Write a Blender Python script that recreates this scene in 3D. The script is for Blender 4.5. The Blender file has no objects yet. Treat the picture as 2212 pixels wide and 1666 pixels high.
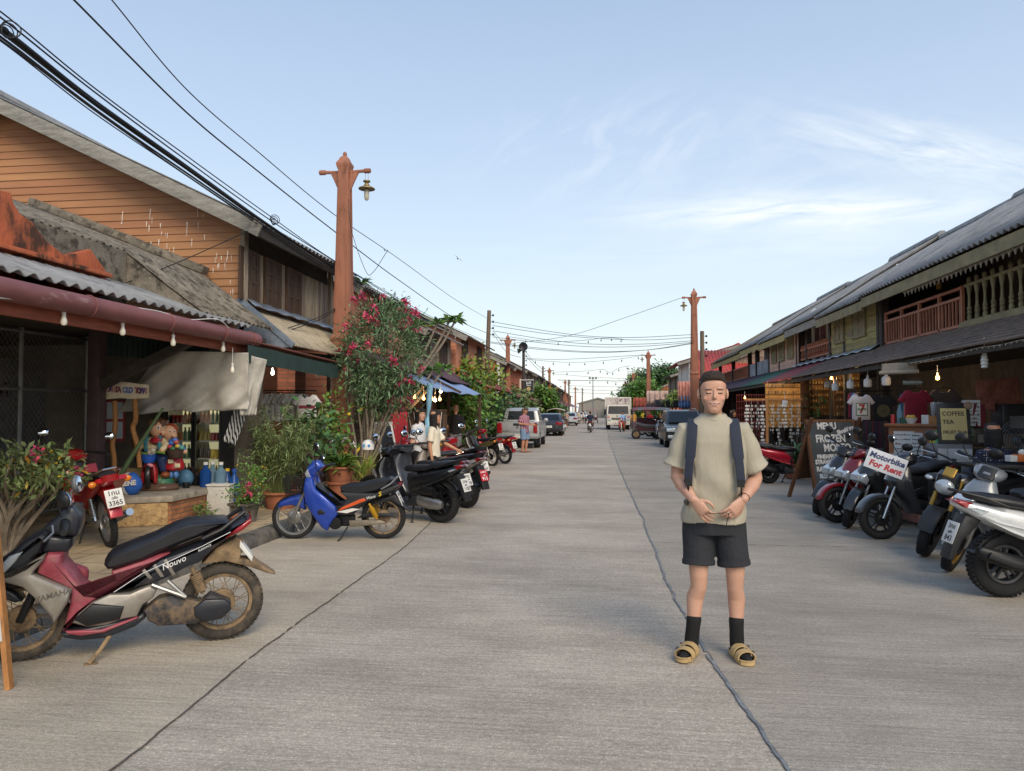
import bpy, bmesh, math, random
import numpy as np
from mathutils import Vector, Matrix, Euler
R_ = math.radians
random.seed(7); RNG = np.random.default_rng(7)
SC = bpy.context.scene
COL = SC.collection
# ---------------------------------------------------------------- camera
CAMH = 1.6; F = 740.0; YAW = R_(7.1); PITCH = R_(1.98)
cam = bpy.data.cameras.new('camera'); camo = bpy.data.objects.new('camera', cam); COL.objects.link(camo)
cam.sensor_width = 36; cam.lens = F / 1024 * 36; cam.clip_end = 3000; cam.clip_start = .05
camo.location = (0, 0, CAMH); camo.rotation_euler = (R_(90) + PITCH, 0, YAW)
SC.camera = camo
CM = Euler(camo.rotation_euler).to_matrix()
K = 1024 / 2212
def ray(x, y):                                   # photograph pixel (2212 wide) -> world direction, unit depth
 return CM @ Vector(((x * K - 512) / F, (385.5 - y * K) / F, -1))
O = Vector((0, 0, CAMH))
def at(x, y, d): return O + ray(x, y) * d
def onX(x, y, X): r = ray(x, y); return O + r * (X / r.x)
def onY(x, y, Y): r = ray(x, y); return O + r * (Y / r.y)
def onZ(x, y, Z=0.): r = ray(x, y); return O + r * ((Z - CAMH) / r.z)
# ---------------------------------------------------------------- light
w = bpy.data.worlds.new('World'); SC.world = w; w.use_nodes = True
SUN_EL, SUN_AZ = R_(16), R_(150)                  # azimuth clockwise from +Y: behind the camera, to the right
def world_nodes():
 nt = w.node_tree; nt.nodes.clear(); N = nt.nodes.new; L = nt.links.new
 out = N('ShaderNodeOutputWorld'); bg = N('ShaderNodeBackground'); bg.inputs[1].default_value = 0.115
 sky = N('ShaderNodeTexSky'); sky.sky_type = 'NISHITA'; sky.sun_disc = False
 sky.sun_elevation = SUN_EL; sky.sun_rotation = SUN_AZ; sky.air_density = 1.0; sky.dust_density = .6; sky.ozone_density = 1.6
 tc = N('ShaderNodeTexCoord'); sep = N('ShaderNodeSeparateXYZ'); L(tc.outputs['Generated'], sep.inputs[0])
 def m(op, a, b=None, c=None):
  n = N('ShaderNodeMath'); n.operation = op
  for i, q in enumerate((a, b, c)):
   if q is None: continue
   if isinstance(q, (int, float)): n.inputs[i].default_value = q
   else: L(q, n.inputs[i])
  return n.outputs[0]
 X, Y, Z = sep.outputs
 ya = m('MAXIMUM', m('ABSOLUTE', Y), .05)
 a = m('DIVIDE', X, ya); e = m('DIVIDE', Z, ya)
 def streak(ca, ce, ra, re, tilt, sa, se, seed, lo, hi, rot=0.):
  da = m('SUBTRACT', a, ca); de = m('SUBTRACT', m('SUBTRACT', e, ce), m('MULTIPLY', da, tilt))
  q = m('ADD', m('POWER', m('ABSOLUTE', m('DIVIDE', da, ra)), 2.), m('POWER', m('ABSOLUTE', m('DIVIDE', de, re)), 2.))
  g = m('POWER', 2.718, m('MULTIPLY', q, -1.))
  cb = N('ShaderNodeCombineXYZ'); L(m('MULTIPLY', da, sa), cb.inputs[0]); L(m('MULTIPLY', m('SUBTRACT', de, m('MULTIPLY', da, rot)), se), cb.inputs[1]); cb.inputs[2].default_value = seed
  no = N('ShaderNodeTexNoise'); L(cb.outputs[0], no.inputs['Vector']); no.inputs['Scale'].default_value = 1; no.inputs['Detail'].default_value = 6; no.inputs['Roughness'].default_value = .6; no.inputs['Distortion'].default_value = .6
  mr = N('ShaderNodeMapRange'); L(no.outputs[0], mr.inputs[0]); mr.inputs[1].default_value = lo; mr.inputs[2].default_value = hi
  return m('MULTIPLY', g, mr.outputs[0])
 cl = [streak(.26, .262, .20, .022, .0, 9, 55, 1.3, .28, .62, .08), streak(.42, .335, .16, .034, -.22, 10, 50, 4.1, .35, .7, -.1),
  streak(.02, .36, .16, .06, .05, 12, 22, 7.7, .45, .85, .5), streak(.2, .215, .3, .03, .02, 5, 40, 9.1, .4, .85),
  streak(.33, .26, .3, .12, -.05, 4, 14, 2.2, .42, .95, .3), streak(.0, .03, 1.2, .06, 0, 3, 20, 3.2, .35, .9)]
 tot = cl[0]
 for k, c in zip((.8, .5, .35, .5, .35), cl[1:]): tot = m('ADD', tot, m('MULTIPLY', c, k))
 tot = m('MINIMUM', m('MULTIPLY', tot, .75), .85)
 front = m('GREATER_THAN', Y, 0.); tot = m('MULTIPLY', tot, front)
 el = m('MAXIMUM', Z, 0.)
 rp = N('ShaderNodeValToRGB'); L(el, rp.inputs[0]); cr = rp.color_ramp
 stops = [(0, (.78, .80, .78)), (.08, (.69, .76, .79)), (.2, (.57, .68, .79)), (.34, (.46, .57, .73)), (.5, (.36, .47, .64)), (1, (.22, .34, .58))]
 while len(cr.elements) < len(stops): cr.elements.new(.5)
 for q, (p, c) in zip(cr.elements, stops): q.position = p; q.color = (*c, 1)
 veil = N('ShaderNodeMixRGB'); veil.inputs[0].default_value = .82; L(sky.outputs[0], veil.inputs[1])
 vs = N('ShaderNodeVectorMath'); vs.operation = 'SCALE'; L(rp.outputs[0], vs.inputs[0]); vs.inputs['Scale'].default_value = 1 / .115; L(vs.outputs[0], veil.inputs[2])
 mx = N('ShaderNodeMixRGB'); L(tot, mx.inputs[0]); L(veil.outputs[0], mx.inputs[1]); mx.inputs[2].default_value = (7.6, 7.7, 7.5, 1)
 L(mx.outputs[0], bg.inputs[0]); L(bg.outputs[0], out.inputs[0])
world_nodes()
sl = bpy.data.lights.new('sun', 'SUN'); so = bpy.data.objects.new('sun', sl); COL.objects.link(so)
sl.energy = 2.3; sl.angle = R_(35); sl.color = (1, .86, .68)
so.rotation_euler = (R_(52), 0, R_(-SUN_AZ * 180 / math.pi + 180))
SC.view_settings.view_transform = 'Standard'; SC.view_settings.look = 'None'; SC.view_settings.exposure = 0.42; SC.view_settings.gamma = 1
try: SC.cycles.max_bounces = 6; SC.cycles.use_denoising = True
except Exception: pass
# ---------------------------------------------------------------- materials
def hx(h):
 if not isinstance(h, str): return tuple(h)[:3]
 h = h.lstrip('#'); return tuple(((c / 12.92) if c <= .04045 else ((c + .055) / 1.055) ** 2.4) for c in (int(h[i:i + 2], 16) / 255 for i in (0, 2, 4)))
MATS = {}
def mat(name, col='#808080', rough=.6, metal=0., var=.15, vs=5., bump=0., bs=60., stain=None, stretch=(1, 1, 1), coat=0., emit=0., attr=None, isl=0., alpha=1., trans=0., wave=None, brick=None, dirt=.0):
 if name in MATS: return MATS[name]
 mt = bpy.data.materials.new(name); mt.use_nodes = True; nt = mt.node_tree; N = nt.nodes.new; L = nt.links.new
 b = nt.nodes['Principled BSDF']; c = hx(col)
 b.inputs['Roughness'].default_value = rough; b.inputs['Metallic'].default_value = metal
 if coat: b.inputs['Coat Weight'].default_value = coat; b.inputs['Coat Roughness'].default_value = .08
 if alpha < 1: b.inputs['Alpha'].default_value = alpha
 if trans: b.inputs['Transmission Weight'].default_value = trans; b.inputs['IOR'].default_value = 1.3
 tc = N('ShaderNodeTexCoord'); mp = N('ShaderNodeMapping'); L(tc.outputs['Object'], mp.inputs[0]); mp.inputs['Scale'].default_value = stretch
 V = mp.outputs[0]
 def noise(scale, det=5, seed=0, ro=.55):
  n = N('ShaderNodeTexNoise'); n.inputs['Scale'].default_value = scale; n.inputs['Detail'].default_value = det; n.inputs['Roughness'].default_value = ro
  if seed:
   ad = N('ShaderNodeVectorMath'); ad.operation = 'ADD'; L(V, ad.inputs[0]); ad.inputs[1].default_value = (seed, seed * 1.7, seed * .3); L(ad.outputs[0], n.inputs[0])
  else: L(V, n.inputs[0])
  return n.outputs[0]
 def rng(x, a, d, lo=0., hi=1.):
  r = N('ShaderNodeMapRange'); L(x, r.inputs[0])
  for i, q in enumerate((a, d, lo, hi)): r.inputs[i + 1].default_value = q
  return r.outputs[0]
 def mix(f, a, d, mode='MIX'):
  x = N('ShaderNodeMixRGB'); x.blend_type = mode
  for i, q in enumerate((f, a, d)):
   if isinstance(q, (int, float)): x.inputs[i].default_value = q
   elif isinstance(q, tuple): x.inputs[i].default_value = (*q[:3], 1)
   else: L(q, x.inputs[i])
  return x.outputs[0]
 base = None
 if attr:
  at_ = N('ShaderNodeAttribute'); at_.attribute_name = attr; base = at_.outputs['Color']
 if brick:
  bk = N('ShaderNodeTexBrick'); bk.inputs['Color1'].default_value = (*c, 1); bk.inputs['Color2'].default_value = (*[q * .7 for q in c], 1); bk.inputs['Mortar'].default_value = (*hx(brick[0]), 1)
  bk.inputs['Scale'].default_value = 1; bk.inputs['Brick Width'].default_value = brick[1]; bk.inputs['Row Height'].default_value = brick[2]; bk.inputs['Mortar Size'].default_value = brick[3]
  if brick[4] != 'xy':
   s2 = N('ShaderNodeSeparateXYZ'); L(V, s2.inputs[0]); cb = N('ShaderNodeCombineXYZ')
   if brick[4] == 'xz': L(s2.outputs[0], cb.inputs[0])
   elif brick[4] == 'yz': L(s2.outputs[1], cb.inputs[0])
   else:
    ad = N('ShaderNodeMath'); L(s2.outputs[0], ad.inputs[0]); L(s2.outputs[1], ad.inputs[1]); L(ad.outputs[0], cb.inputs[0])
   L(s2.outputs[2], cb.inputs[1]); L(cb.outputs[0], bk.inputs[0])
  else: L(V, bk.inputs[0])
  base = bk.outputs[0]
 if base is None:
  rgb = N('ShaderNodeRGB'); rgb.outputs[0].default_value = (*c, 1); base = rgb.outputs[0]
 if isl:
  ge = N('ShaderNodeNewGeometry'); hs = N('ShaderNodeHueSaturation'); L(base, hs.inputs['Color'])
  L(rng(ge.outputs['Random Per Island'], 0, 1, 1 - isl, 1 + isl), hs.inputs['Value'])
  L(rng(ge.outputs['Random Per Island'], 0, 1, .5 - isl * .08, .5 + isl * .08), hs.inputs['Hue']); base = hs.outputs[0]
 if var:
  f = rng(noise(vs), .3, .7, 1 - var, 1 + var); base = mix(1., base, f, 'MULTIPLY')
  f2 = rng(noise(vs * 6.3, 3, 3.1), .3, .7, 1 - var * .5, 1 + var * .5); base = mix(1., base, f2, 'MULTIPLY')
 for st in (stain or []):
  sc, scl, lo, hi = st[:4]; amt = st[4] if len(st) > 4 else 1.
  f = rng(noise(scl, 7, 5.3 + scl, .65), lo, hi, 0., amt); base = mix(f, base, hx(sc))
 L(base, b.inputs['Base Color'])
 if emit:
  L(base, b.inputs['Emission Color']); b.inputs['Emission Strength'].default_value = emit
 if bump:
  bp = N('ShaderNodeBump'); bp.inputs['Strength'].default_value = min(1, bump); bp.inputs['Distance'].default_value = .02
  L(noise(bs, 5, 1.1), bp.inputs['Height']); L(bp.outputs[0], b.inputs['Normal'])
 MATS[name] = mt; return mt
# ---------------------------------------------------------------- mesh builder
def rotm(ax, a): return Matrix.Rotation(a, 4, ax)
def tr(x, y=0, z=0): return Matrix.Translation((x, y, z) if not hasattr(x, '__len__') else tuple(x))
def frame(o, xa, za=(0, 0, 1)):                   # matrix: origin o, local x along xa, local z near za
 x = Vector(xa).normalized(); z = Vector(za); y = z.cross(x).normalized(); z = x.cross(y)
 return Matrix(((x.x, y.x, z.x, o[0]), (x.y, y.y, z.y, o[1]), (x.z, y.z, z.z, o[2]), (0, 0, 0, 1)))
class MB:
 def __init__(s): s.v = []; s.f = []; s.m = []
 def add(s, vs, fs, mi=0, M=None):
  o = len(s.v)
  s.v += [tuple(M @ Vector(p)) for p in vs] if M is not None else [tuple(p) for p in vs]
  s.f += [tuple(i + o for i in f) for f in fs]; s.m += [mi] * len(fs); return s
 def bx(s, x0, x1, y0, y1, z0, z1, mi=0, M=None):
  return s.add([(x0, y0, z0), (x1, y0, z0), (x1, y1, z0), (x0, y1, z0), (x0, y0, z1), (x1, y0, z1), (x1, y1, z1), (x0, y1, z1)],
     [(3, 2, 1, 0), (4, 5, 6, 7), (0, 1, 5, 4), (1, 2, 6, 5), (2, 3, 7, 6), (3, 0, 4, 7)], mi, M)
 def bar(s, a, b, w, h, mi=0, up=(0, 0, 1)):   # box beam from a to b
  a = Vector(a); b = Vector(b); d = b - a; M = frame(a, d, up if abs(d.normalized().dot(Vector(up))) < .99 else (1, 0, 0))
  return s.bx(0, d.length, -w / 2, w / 2, -h / 2, h / 2, mi, M)
 def rings(s, rs, mi=0, cap=True, closed=False, M=None):
  n = len(rs[0]); vs = [p for r in rs for p in r]; fs = []
  for i in range(len(rs) - (0 if closed else 1)):
   a = i * n; b = ((i + 1) % len(rs)) * n
   for j in range(n): fs.append((a + j, a + (j + 1) % n, b + (j + 1) % n, b + j))
  if cap and not closed: fs.append(tuple(range(n - 1, -1, -1))); fs.append(tuple(range((len(rs) - 1) * n, len(rs) * n)))
  return s.add(vs, fs, mi, M)
 def tube(s, pts, r, n=8, mi=0, cap=True, M=None, flat=1.):
  pts = [Vector(p) for p in pts]; rs = []; up = None
  for i, p in enumerate(pts):
   t = (pts[min(i + 1, len(pts) - 1)] - pts[max(i - 1, 0)]).normalized()
   if up is None: up = Vector((0, 0, 1)) if abs(t.z) < .9 else Vector((1, 0, 0))
   sd = t.cross(up).normalized(); up = sd.cross(t).normalized(); rr = r[i] if hasattr(r, '__len__') else r
   rs.append([p + (sd * math.cos(k * 2 * math.pi / n) + up * math.sin(k * 2 * math.pi / n) * flat) * rr for k in range(n)])
  return s.rings(rs, mi, cap, M=M)
 def lathe(s, prof, n=16, M=None, mi=0, cap=True):
  return s.rings([[(r * math.cos(k * 2 * math.pi / n), r * math.sin(k * 2 * math.pi / n), z) for k in range(n)] for r, z in prof], mi, cap, M=M)
 def ell(s, c, rx, ry, rz, n=12, m=8, mi=0, M=None):
  rs = []
  for i in range(m + 1):
   t = math.pi * i / m; q = max(math.sin(t), .02)
   rs.append([(c[0] + rx * q * math.cos(k * 2 * math.pi / n), c[1] + ry * q * math.sin(k * 2 * math.pi / n), c[2] - rz * math.cos(t)) for k in range(n)])
  return s.rings(rs, mi, True, M=M)
 def torus(s, R, r, n=28, k=10, M=None, mi=0, w=None):
  w = w or r
  return s.rings([[((R + r * math.cos(b)) * math.cos(a), (R + r * math.cos(b)) * math.sin(a), w * math.sin(b)) for b in (j * 2 * math.pi / k for j in range(k))]
      for a in (i * 2 * math.pi / n for i in range(n))], mi, closed=True, M=M)
 def puff(s, pts, y0, y1, b=.012, mi=0, M=None, shrink=None):  # outline in (x,z), thickness along y, rounded edge
  n = len(pts); P = [Vector((p[0], p[1])) for p in pts]
  A = sum(P[i].x * P[(i + 1) % n].y - P[(i + 1) % n].x * P[i].y for i in range(n))
  if A < 0: P.reverse()
  nr = []
  for i in range(n):
   e1 = (P[i] - P[i - 1]).normalized(); e2 = (P[(i + 1) % n] - P[i]).normalized()
   q = Vector((-(e1.y + e2.y), e1.x + e2.x)); nr.append(q.normalized() if q.length > 1e-6 else Vector((0, 0)))
  def ringat(y, ins): return [(P[i].x + nr[i].x * ins, y, P[i].y + nr[i].y * ins) for i in range(n)]
  b2 = shrink or b; bb = min(b, abs(y1 - y0) * .45)
  return s.rings([ringat(y0, b2), ringat(y0 + bb * .35, b2 * .3), ringat(y0 + bb, 0), ringat(y1 - bb, 0), ringat(y1 - bb * .35, b2 * .3), ringat(y1, b2)], mi, True, M=M)
 def loft(s, secs, n=14, e=2.6, mi=0, M=None, ax='x'):         # secs: (x, z, half width, half height[, y])
  rs = []
  for q in secs:
   x, z, hw, hh = q[:4]; y = q[4] if len(q) > 4 else 0; r = []
   for k in range(n):
    t = 2 * math.pi * k / n; c, sn = math.cos(t), math.sin(t)
    cy = math.copysign(abs(c) ** (2 / e), c) * hw; cz = math.copysign(abs(sn) ** (2 / e), sn) * hh
    r.append((x, y + cy, z + cz) if ax == 'x' else (x + cz, y + cy, z))
   rs.append(r)
  return s.rings(rs, mi, True, M=M)
 def grid(s, fn, nu, nv, mi=0, M=None, th=0.):                 # fn(u,v) -> point, u,v in 0..1
  vs = [fn(i / nu, j / nv) for j in range(nv + 1) for i in range(nu + 1)]
  fs = [(j * (nu + 1) + i, j * (nu + 1) + i + 1, (j + 1) * (nu + 1) + i + 1, (j + 1) * (nu + 1) + i) for j in range(nv) for i in range(nu)]
  return s.add(vs, fs, mi, M)
 def build(s, name, mats, parent=None, world=False, sharp=38, bev=0., solid=0., M=None):
  me = bpy.data.meshes.new(name); V = s.v
  if M is not None: V = [M @ Vector(p) for p in V]
  if world and parent is not None:
   inv = WM(parent).inverted(); V = [inv @ Vector(p) for p in V]
  me.from_pydata([tuple(p) for p in V], [], s.f)
  for q in (mats if isinstance(mats, (list, tuple)) else [mats]): me.materials.append(q)
  me.polygons.foreach_set('material_index', s.m); me.update()
  bm = bmesh.new(); bm.from_mesh(me)
  bmesh.ops.recalc_face_normals(bm, faces=bm.faces)
  if bev:
   ed = [e for e in bm.edges if len(e.link_faces) == 2 and e.calc_face_angle(0) > .6]
   bmesh.ops.bevel(bm, geom=ed, offset=bev, segments=2, affect='EDGES', profile=.6)
  bm.to_mesh(me); bm.free()
  me.polygons.foreach_set('use_smooth', [True] * len(me.polygons)); me.set_sharp_from_angle(angle=R_(sharp))
  o = bpy.data.objects.new(name, me); COL.objects.link(o)
  if parent is not None: o.parent = parent
  if solid:
   md = o.modifiers.new('thick', 'SOLIDIFY'); md.thickness = solid; md.offset = 0
  return o
def WM(o):
 m = o.matrix_basis.copy()
 while o.parent is not None: o = o.parent; m = o.matrix_basis @ m
 return m
def tag(o, label, cat, group=None, kind=None):
 o['label'] = label; o['category'] = cat
 if group: o['group'] = group
 if kind: o['kind'] = kind
 return o
def thing(name, label, cat, loc=(0, 0, 0), rz=0., group=None, rot=None):
 o = bpy.data.objects.new(name, None); COL.objects.link(o); o.empty_display_size = .1
 o.location = loc; o.rotation_euler = rot or (0, 0, rz)
 return tag(o, label, cat, group)
def struct(o): o['kind'] = 'structure'; return o
def meshcopy(o, parent): c = o.copy(); COL.objects.link(c); c.parent = parent; return c
def dup(root, loc, rz=None, label=None, group=None, scale=None):
 r = root.copy(); COL.objects.link(r); r.location = loc
 if rz is not None: r.rotation_euler = (0, 0, rz) if not hasattr(rz, '__len__') else rz
 if scale: r.scale = scale if hasattr(scale, '__len__') else (scale,) * 3
 if label: r['label'] = label
 if group: r['group'] = group
 for ch in list(root.children):
  c = meshcopy(ch, r)
  for g in list(ch.children): meshcopy(g, c)
 return r
def text(body, size, mt, parent, M, name='lettering', depth=.002, bold=0., shear=0., align='CENTER', world=False, sx=1.):
 cu = bpy.data.curves.new('t', 'FONT'); cu.body = body; cu.size = size; cu.extrude = depth; cu.offset = bold; cu.shear = shear; cu.align_x = align; cu.align_y = 'CENTER'; cu.resolution_u = 3
 o = bpy.data.objects.new('t', cu); COL.objects.link(o); dg = bpy.context.evaluated_depsgraph_get()
 me = bpy.data.meshes.new_from_object(o.evaluated_get(dg)); bpy.data.objects.remove(o)
 MM = M @ Matrix.Diagonal((sx, 1, 1, 1))
 if world and parent is not None: MM = WM(parent).inverted() @ MM
 me.transform(MM); me.materials.clear(); me.materials.append(mt); r = bpy.data.objects.new(name, me); COL.objects.link(r); r.parent = parent
 return r
def leaves(mb, P, D, L, W, mi=0, droop=.3, fold=.0, seg=2):       # arrays of bases, directions, lengths, widths
 P = np.asarray(P, float); D = np.asarray(D, float); n = len(P)
 D = D / (np.linalg.norm(D, axis=1, keepdims=True) + 1e-9); L = np.broadcast_to(L, n).astype(float); W = np.broadcast_to(W, n).astype(float)
 up = RNG.normal(0, .45, (n, 3)) + np.array([0, 0, 1.]); sd = np.cross(D, up); sd /= (np.linalg.norm(sd, axis=1, keepdims=True) + 1e-9)
 dz = np.array([0, 0, -1.])
 mid = P + D * (L * .5)[:, None] + dz * (droop * L * .12)[:, None]; tip = P + D * (L * .98)[:, None] + dz * (droop * L * .5)[:, None]
 A = mid + sd * (W * .5)[:, None]; B = mid - sd * (W * .5)[:, None]
 o = len(mb.v); V = np.stack([P, A, tip, B], 1).reshape(-1, 3)
 mb.v += [tuple(p) for p in V.tolist()]
 mb.f += [(o + 4 * i, o + 4 * i + 1, o + 4 * i + 2, o + 4 * i + 3) for i in range(n)]; mb.m += [mi] * n if np.isscalar(mi) else list(mi)
def rdir(n, up=0.3, spread=1.):
 d = RNG.normal(0, spread, (n, 3)); d[:, 2] += up; return d / (np.linalg.norm(d, axis=1, keepdims=True) + 1e-9)
# ---------------------------------------------------------------- palette
ASPH = mat('earth', '#8a8276', .95, var=.2)
def concrete(name, col, sp=.2):
 mt = mat(name, col, .9, var=.1, vs=.35, stretch=(1, 1, 1)); nt = mt.node_tree; N = nt.nodes.new; L = nt.links.new; b = nt.nodes['Principled BSDF']
 src = b.inputs['Base Color'].links[0].from_socket; tc = N('ShaderNodeTexCoord')
 def nz(scale, sc, det, lo, hi, a, d):
  mp = N('ShaderNodeMapping'); L(tc.outputs['Object'], mp.inputs[0]); mp.inputs['Scale'].default_value = sc
  n = N('ShaderNodeTexNoise'); L(mp.outputs[0], n.inputs[0]); n.inputs['Scale'].default_value = scale; n.inputs['Detail'].default_value = det; n.inputs['Roughness'].default_value = .7
  r = N('ShaderNodeMapRange'); L(n.outputs[0], r.inputs[0])
  for i, q in enumerate((lo, hi, a, d)): r.inputs[i + 1].default_value = q
  return r.outputs[0]
 def mul(x, f):
  m = N('ShaderNodeMixRGB'); m.blend_type = 'MULTIPLY'; m.inputs[0].default_value = 1; L(x, m.inputs[1]); L(f, m.inputs[2]); return m.outputs[0]
 h1 = nz(1, (1.6, 34, 1), 6, .3, .7, 1 - sp, 1 + sp); h2 = nz(34, (1, 1.6, 1), 3, .32, .68, .8, 1.2); h3 = nz(.9, (.5, 1, 1), 5, .38, .66, 1.15, .8); h4 = nz(120, (1, 1, 1), 2, .55, .68, 1, 1.9)
 c = mul(mul(mul(mul(src, h1), h2), h3), h4)
 sp1 = nz(38, (1, 2.4, 1), 5, .55, .63, 0, 1); sp2 = nz(.8, (.6, 1, 1), 4, .42, .62, .05, .9); mm = N('ShaderNodeMath'); mm.operation = 'MULTIPLY'; L(sp1, mm.inputs[0]); L(sp2, mm.inputs[1])
 mx = N('ShaderNodeMixRGB'); L(mm.outputs[0], mx.inputs[0]); L(c, mx.inputs[1]); mx.inputs[2].default_value = (.5, .47, .43, 1); c = mx.outputs[0]; L(c, b.inputs['Base Color'])
 bp = N('ShaderNodeBump'); bp.inputs['Strength'].default_value = .5; bp.inputs['Distance'].default_value = .012; L(h1, bp.inputs['Height']); L(bp.outputs[0], b.inputs['Normal'])
 return mt
ROAD = concrete('road concrete', '#9d9385', .24); APRON = concrete('apron concrete', '#a39886', .22); RAPRON = concrete('right concrete', '#90887c', .24)
TILE = mat('pavement tile', '#b39f7f', .85, var=.25, vs=1.5, brick=('#5d5344', .42, .42, .008, 'xy'), stain=[('#6d6250', .9, .5, .75, .6)], bump=.3, bs=30)
KERB = mat('kerb', '#6b665e', .9, var=.35, vs=3, stain=[('#2f2c28', 5, .45, .65, .8)], bump=.5, bs=40)
SEAL = mat('joint sealant', '#74777a', .85, var=.4, vs=5); CRK = mat('joint gap', '#57504a', .95, var=.3)
ORW = mat('orange clapboard', '#aa7a55', .75, var=.1, isl=.07, vs=1.4, stretch=(.3, 1, 2), stain=[('#8a5a38', .7, .5, .72, .5)])
DRIP = mat('white drips', '#e8ddd0', .8, var=.2)
GREYW = mat('grey board', '#8b8880', .85, var=.3, vs=3, stretch=(1, 1, 5), stain=[('#55504a', 8, .55, .7, .7)], bump=.3)
OLDW = mat('weathered plank', '#8a7a69', .85, var=.45, vs=3, stretch=(8, 8, .6), isl=.3, bump=.3, bs=15)
DARKW = mat('dark timber', '#4a3628', .8, var=.45, vs=3, stretch=(8, 8, .7), bump=.3)
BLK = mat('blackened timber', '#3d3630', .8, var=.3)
FIB = mat('fibre cement roof', '#7d7568', .95, var=.3, vs=2.5, stain=[('#3a352d', 6, .48, .62, .85), ('#a29a8a', 17, .58, .7, .6)], bump=.6, bs=45)
ROOFG = mat('grey roof sheet', '#8a8b8c', .85, var=.2, vs=2, stain=[('#4c4c4a', 3, .5, .7, .7)], bump=.3)
STUC = mat('stained orange stucco', '#b5603d', .9, var=.15, vs=2, stain=[('#35291f', 2.2, .52, .62, .92), ('#cbbfae', 4.7, .66, .72, .7)], bump=.5, bs=20, stretch=(1, 1, .6))
GUT = mat('purple gutter', '#7a4a48', .55, var=.2, vs=2, stain=[('#a98c88', 7, .62, .72, .6)], stretch=(1, .4, 1))
RUST = mat('red brown fascia', '#8c4a34', .75, var=.3, vs=6, stretch=(5, .6, 5))
GRN = mat('green corrugated', '#1f3330', .6, var=.2)
ZINC = mat('zinc sheet', '#8d99a6', .45, .55, var=.3, vs=3, stain=[('#6b4b38', 9, .66, .72, .8)])
LEANR = mat('pale lean to sheet', '#a99d87', .9, var=.2, vs=3, stain=[('#6d6355', 5, .5, .7, .6)])
BRICK = mat('dark brick', '#7d4631', .9, var=.2, brick=('#4d4038', .22, .075, .008, 'mix'), bump=.3)
BRICKO = mat('orange brick', '#b0714a', .9, var=.25, vs=6, brick=('#6f5a48', .21, .062, .009, 'mix'), bump=.4)
TERR = mat('terracotta pillar', '#9a6650', .8, var=.18, vs=1.6, stain=[('#57301f', 2.4, .52, .68, .75), ('#c7795a', 6, .6, .72, .4), ('#3f2a20', 4.1, .6, .68, .6)], stretch=(1, 1, .35), bump=.15)
SALM = mat('salmon wall', '#c9876a', .85, var=.12, vs=1)
BRO = mat('orange wall', '#a95f40', .85, var=.12, vs=1)
OLIV = mat('olive plank', '#968859', .8, var=.3, vs=4, stretch=(1, .5, 6), isl=.18, stain=[('#4b4630', 4, .55, .7, .6)])
OLIVD = mat('olive paint', '#857a5a', .75, var=.25, vs=4)
PINK = mat('pink plank', '#d0a994', .8, var=.12, vs=2)
REDB = mat('red brown rail', '#a06348', .6, var=.2)
SHING = mat('brown roof tile', '#6d5c50', .85, var=.3, vs=4, stain=[('#403630', 5, .5, .7, .7)])
REDM = mat('red sheet', '#8e4444', .7, var=.25, vs=3, stain=[('#b9a9a2', 8, .68, .75, .5)]); GREM = mat('green sheet', '#3f6656', .7, var=.25)
PURM = mat('purple sheet', '#56404a', .75, var=.25, vs=3); REDR = mat('bright red roof', '#a8413a', .6, var=.15)
INT = mat('dark interior', '#776e64', .9, var=.3, vs=1.2); INTW = mat('warm interior', '#6d4a31', .85, var=.3, vs=2)
WHT = mat('white paint', '#d8d6d0', .6, var=.08); CREAM = mat('cream', '#cfc3a6', .7, var=.12)
STEEL = mat('grey steel', '#7d7e7e', .5, .6, var=.2); DSTEEL = mat('dark steel', '#2c2d2f', .5, .4, var=.2)
BLACKP = mat('black plastic', '#17181a', .45, var=.15); GLASSD = mat('dark glass', '#1a2024', .06, coat=.5, var=0)
CABLE = mat('black cable', '#1d1d20', .6, var=0); GOLD = mat('old wood post', '#6a5a4c', .9, var=.4, vs=3, stretch=(6, 6, .5))
BULB = mat('unlit bulb', '#e2ddcc', .3, var=.05); LITW = mat('lit white bulb', '#fff4e2', .4, var=0, emit=7); LITY = mat('lit warm bulb', '#ffb45a', .4, var=0, emit=9)
REDT = mat('roof red tile', '#a5542f', .85, var=.2, vs=2)
LIGHTS = []
def lamp(p, e, col=(1, .72, .42), r=.05):
 l = bpy.data.lights.new('bulb light', 'POINT'); l.energy = e; l.color = col; l.shadow_soft_size = r; o = bpy.data.objects.new('bulb_light', l); COL.objects.link(o); o.location = p; return o
# ---------------------------------------------------------------- ground
struct(MB().bx(-700, 700, -60, 1400, -.35, -.03).build('ground', ASPH))
KX = -4.07
def strip(name, L, Rr, z, mt, th=.02):           # sheet between two polylines of (x, y)
 n = len(L); mb = MB(); mb.add([(p[0], p[1], z) for p in L] + [(p[0], p[1], z) for p in Rr], [(i, n + i, n + i + 1, i + 1) for i in range(n - 1)]); return struct(mb.build(name, mt))
J1 = [(-2.1, -6), (-2.15, 2), (-2.2, 3.4), (-2.29, 4.6), (-2.34, 8.6), (-2.84, 14.9), (-3.4, 26), (-3.6, 40), (-3.6, 170)]
J2 = [(.95, -6), (.85, 2.5), (.81, 3.3), (.58, 6.5), (.56, 11.5), (.42, 20), (.25, 41), (.2, 170)]
strip('road', [(x - .3, y) for x, y in J1], [(1.3, y) for x, y in J1], -.005, ROAD)
strip('road_apron', [(KX, y) for x, y in J1], J1, 0, APRON); strip('road_lane', J2, [(5.6, y) for x, y in J2], 0, RAPRON)
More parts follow.
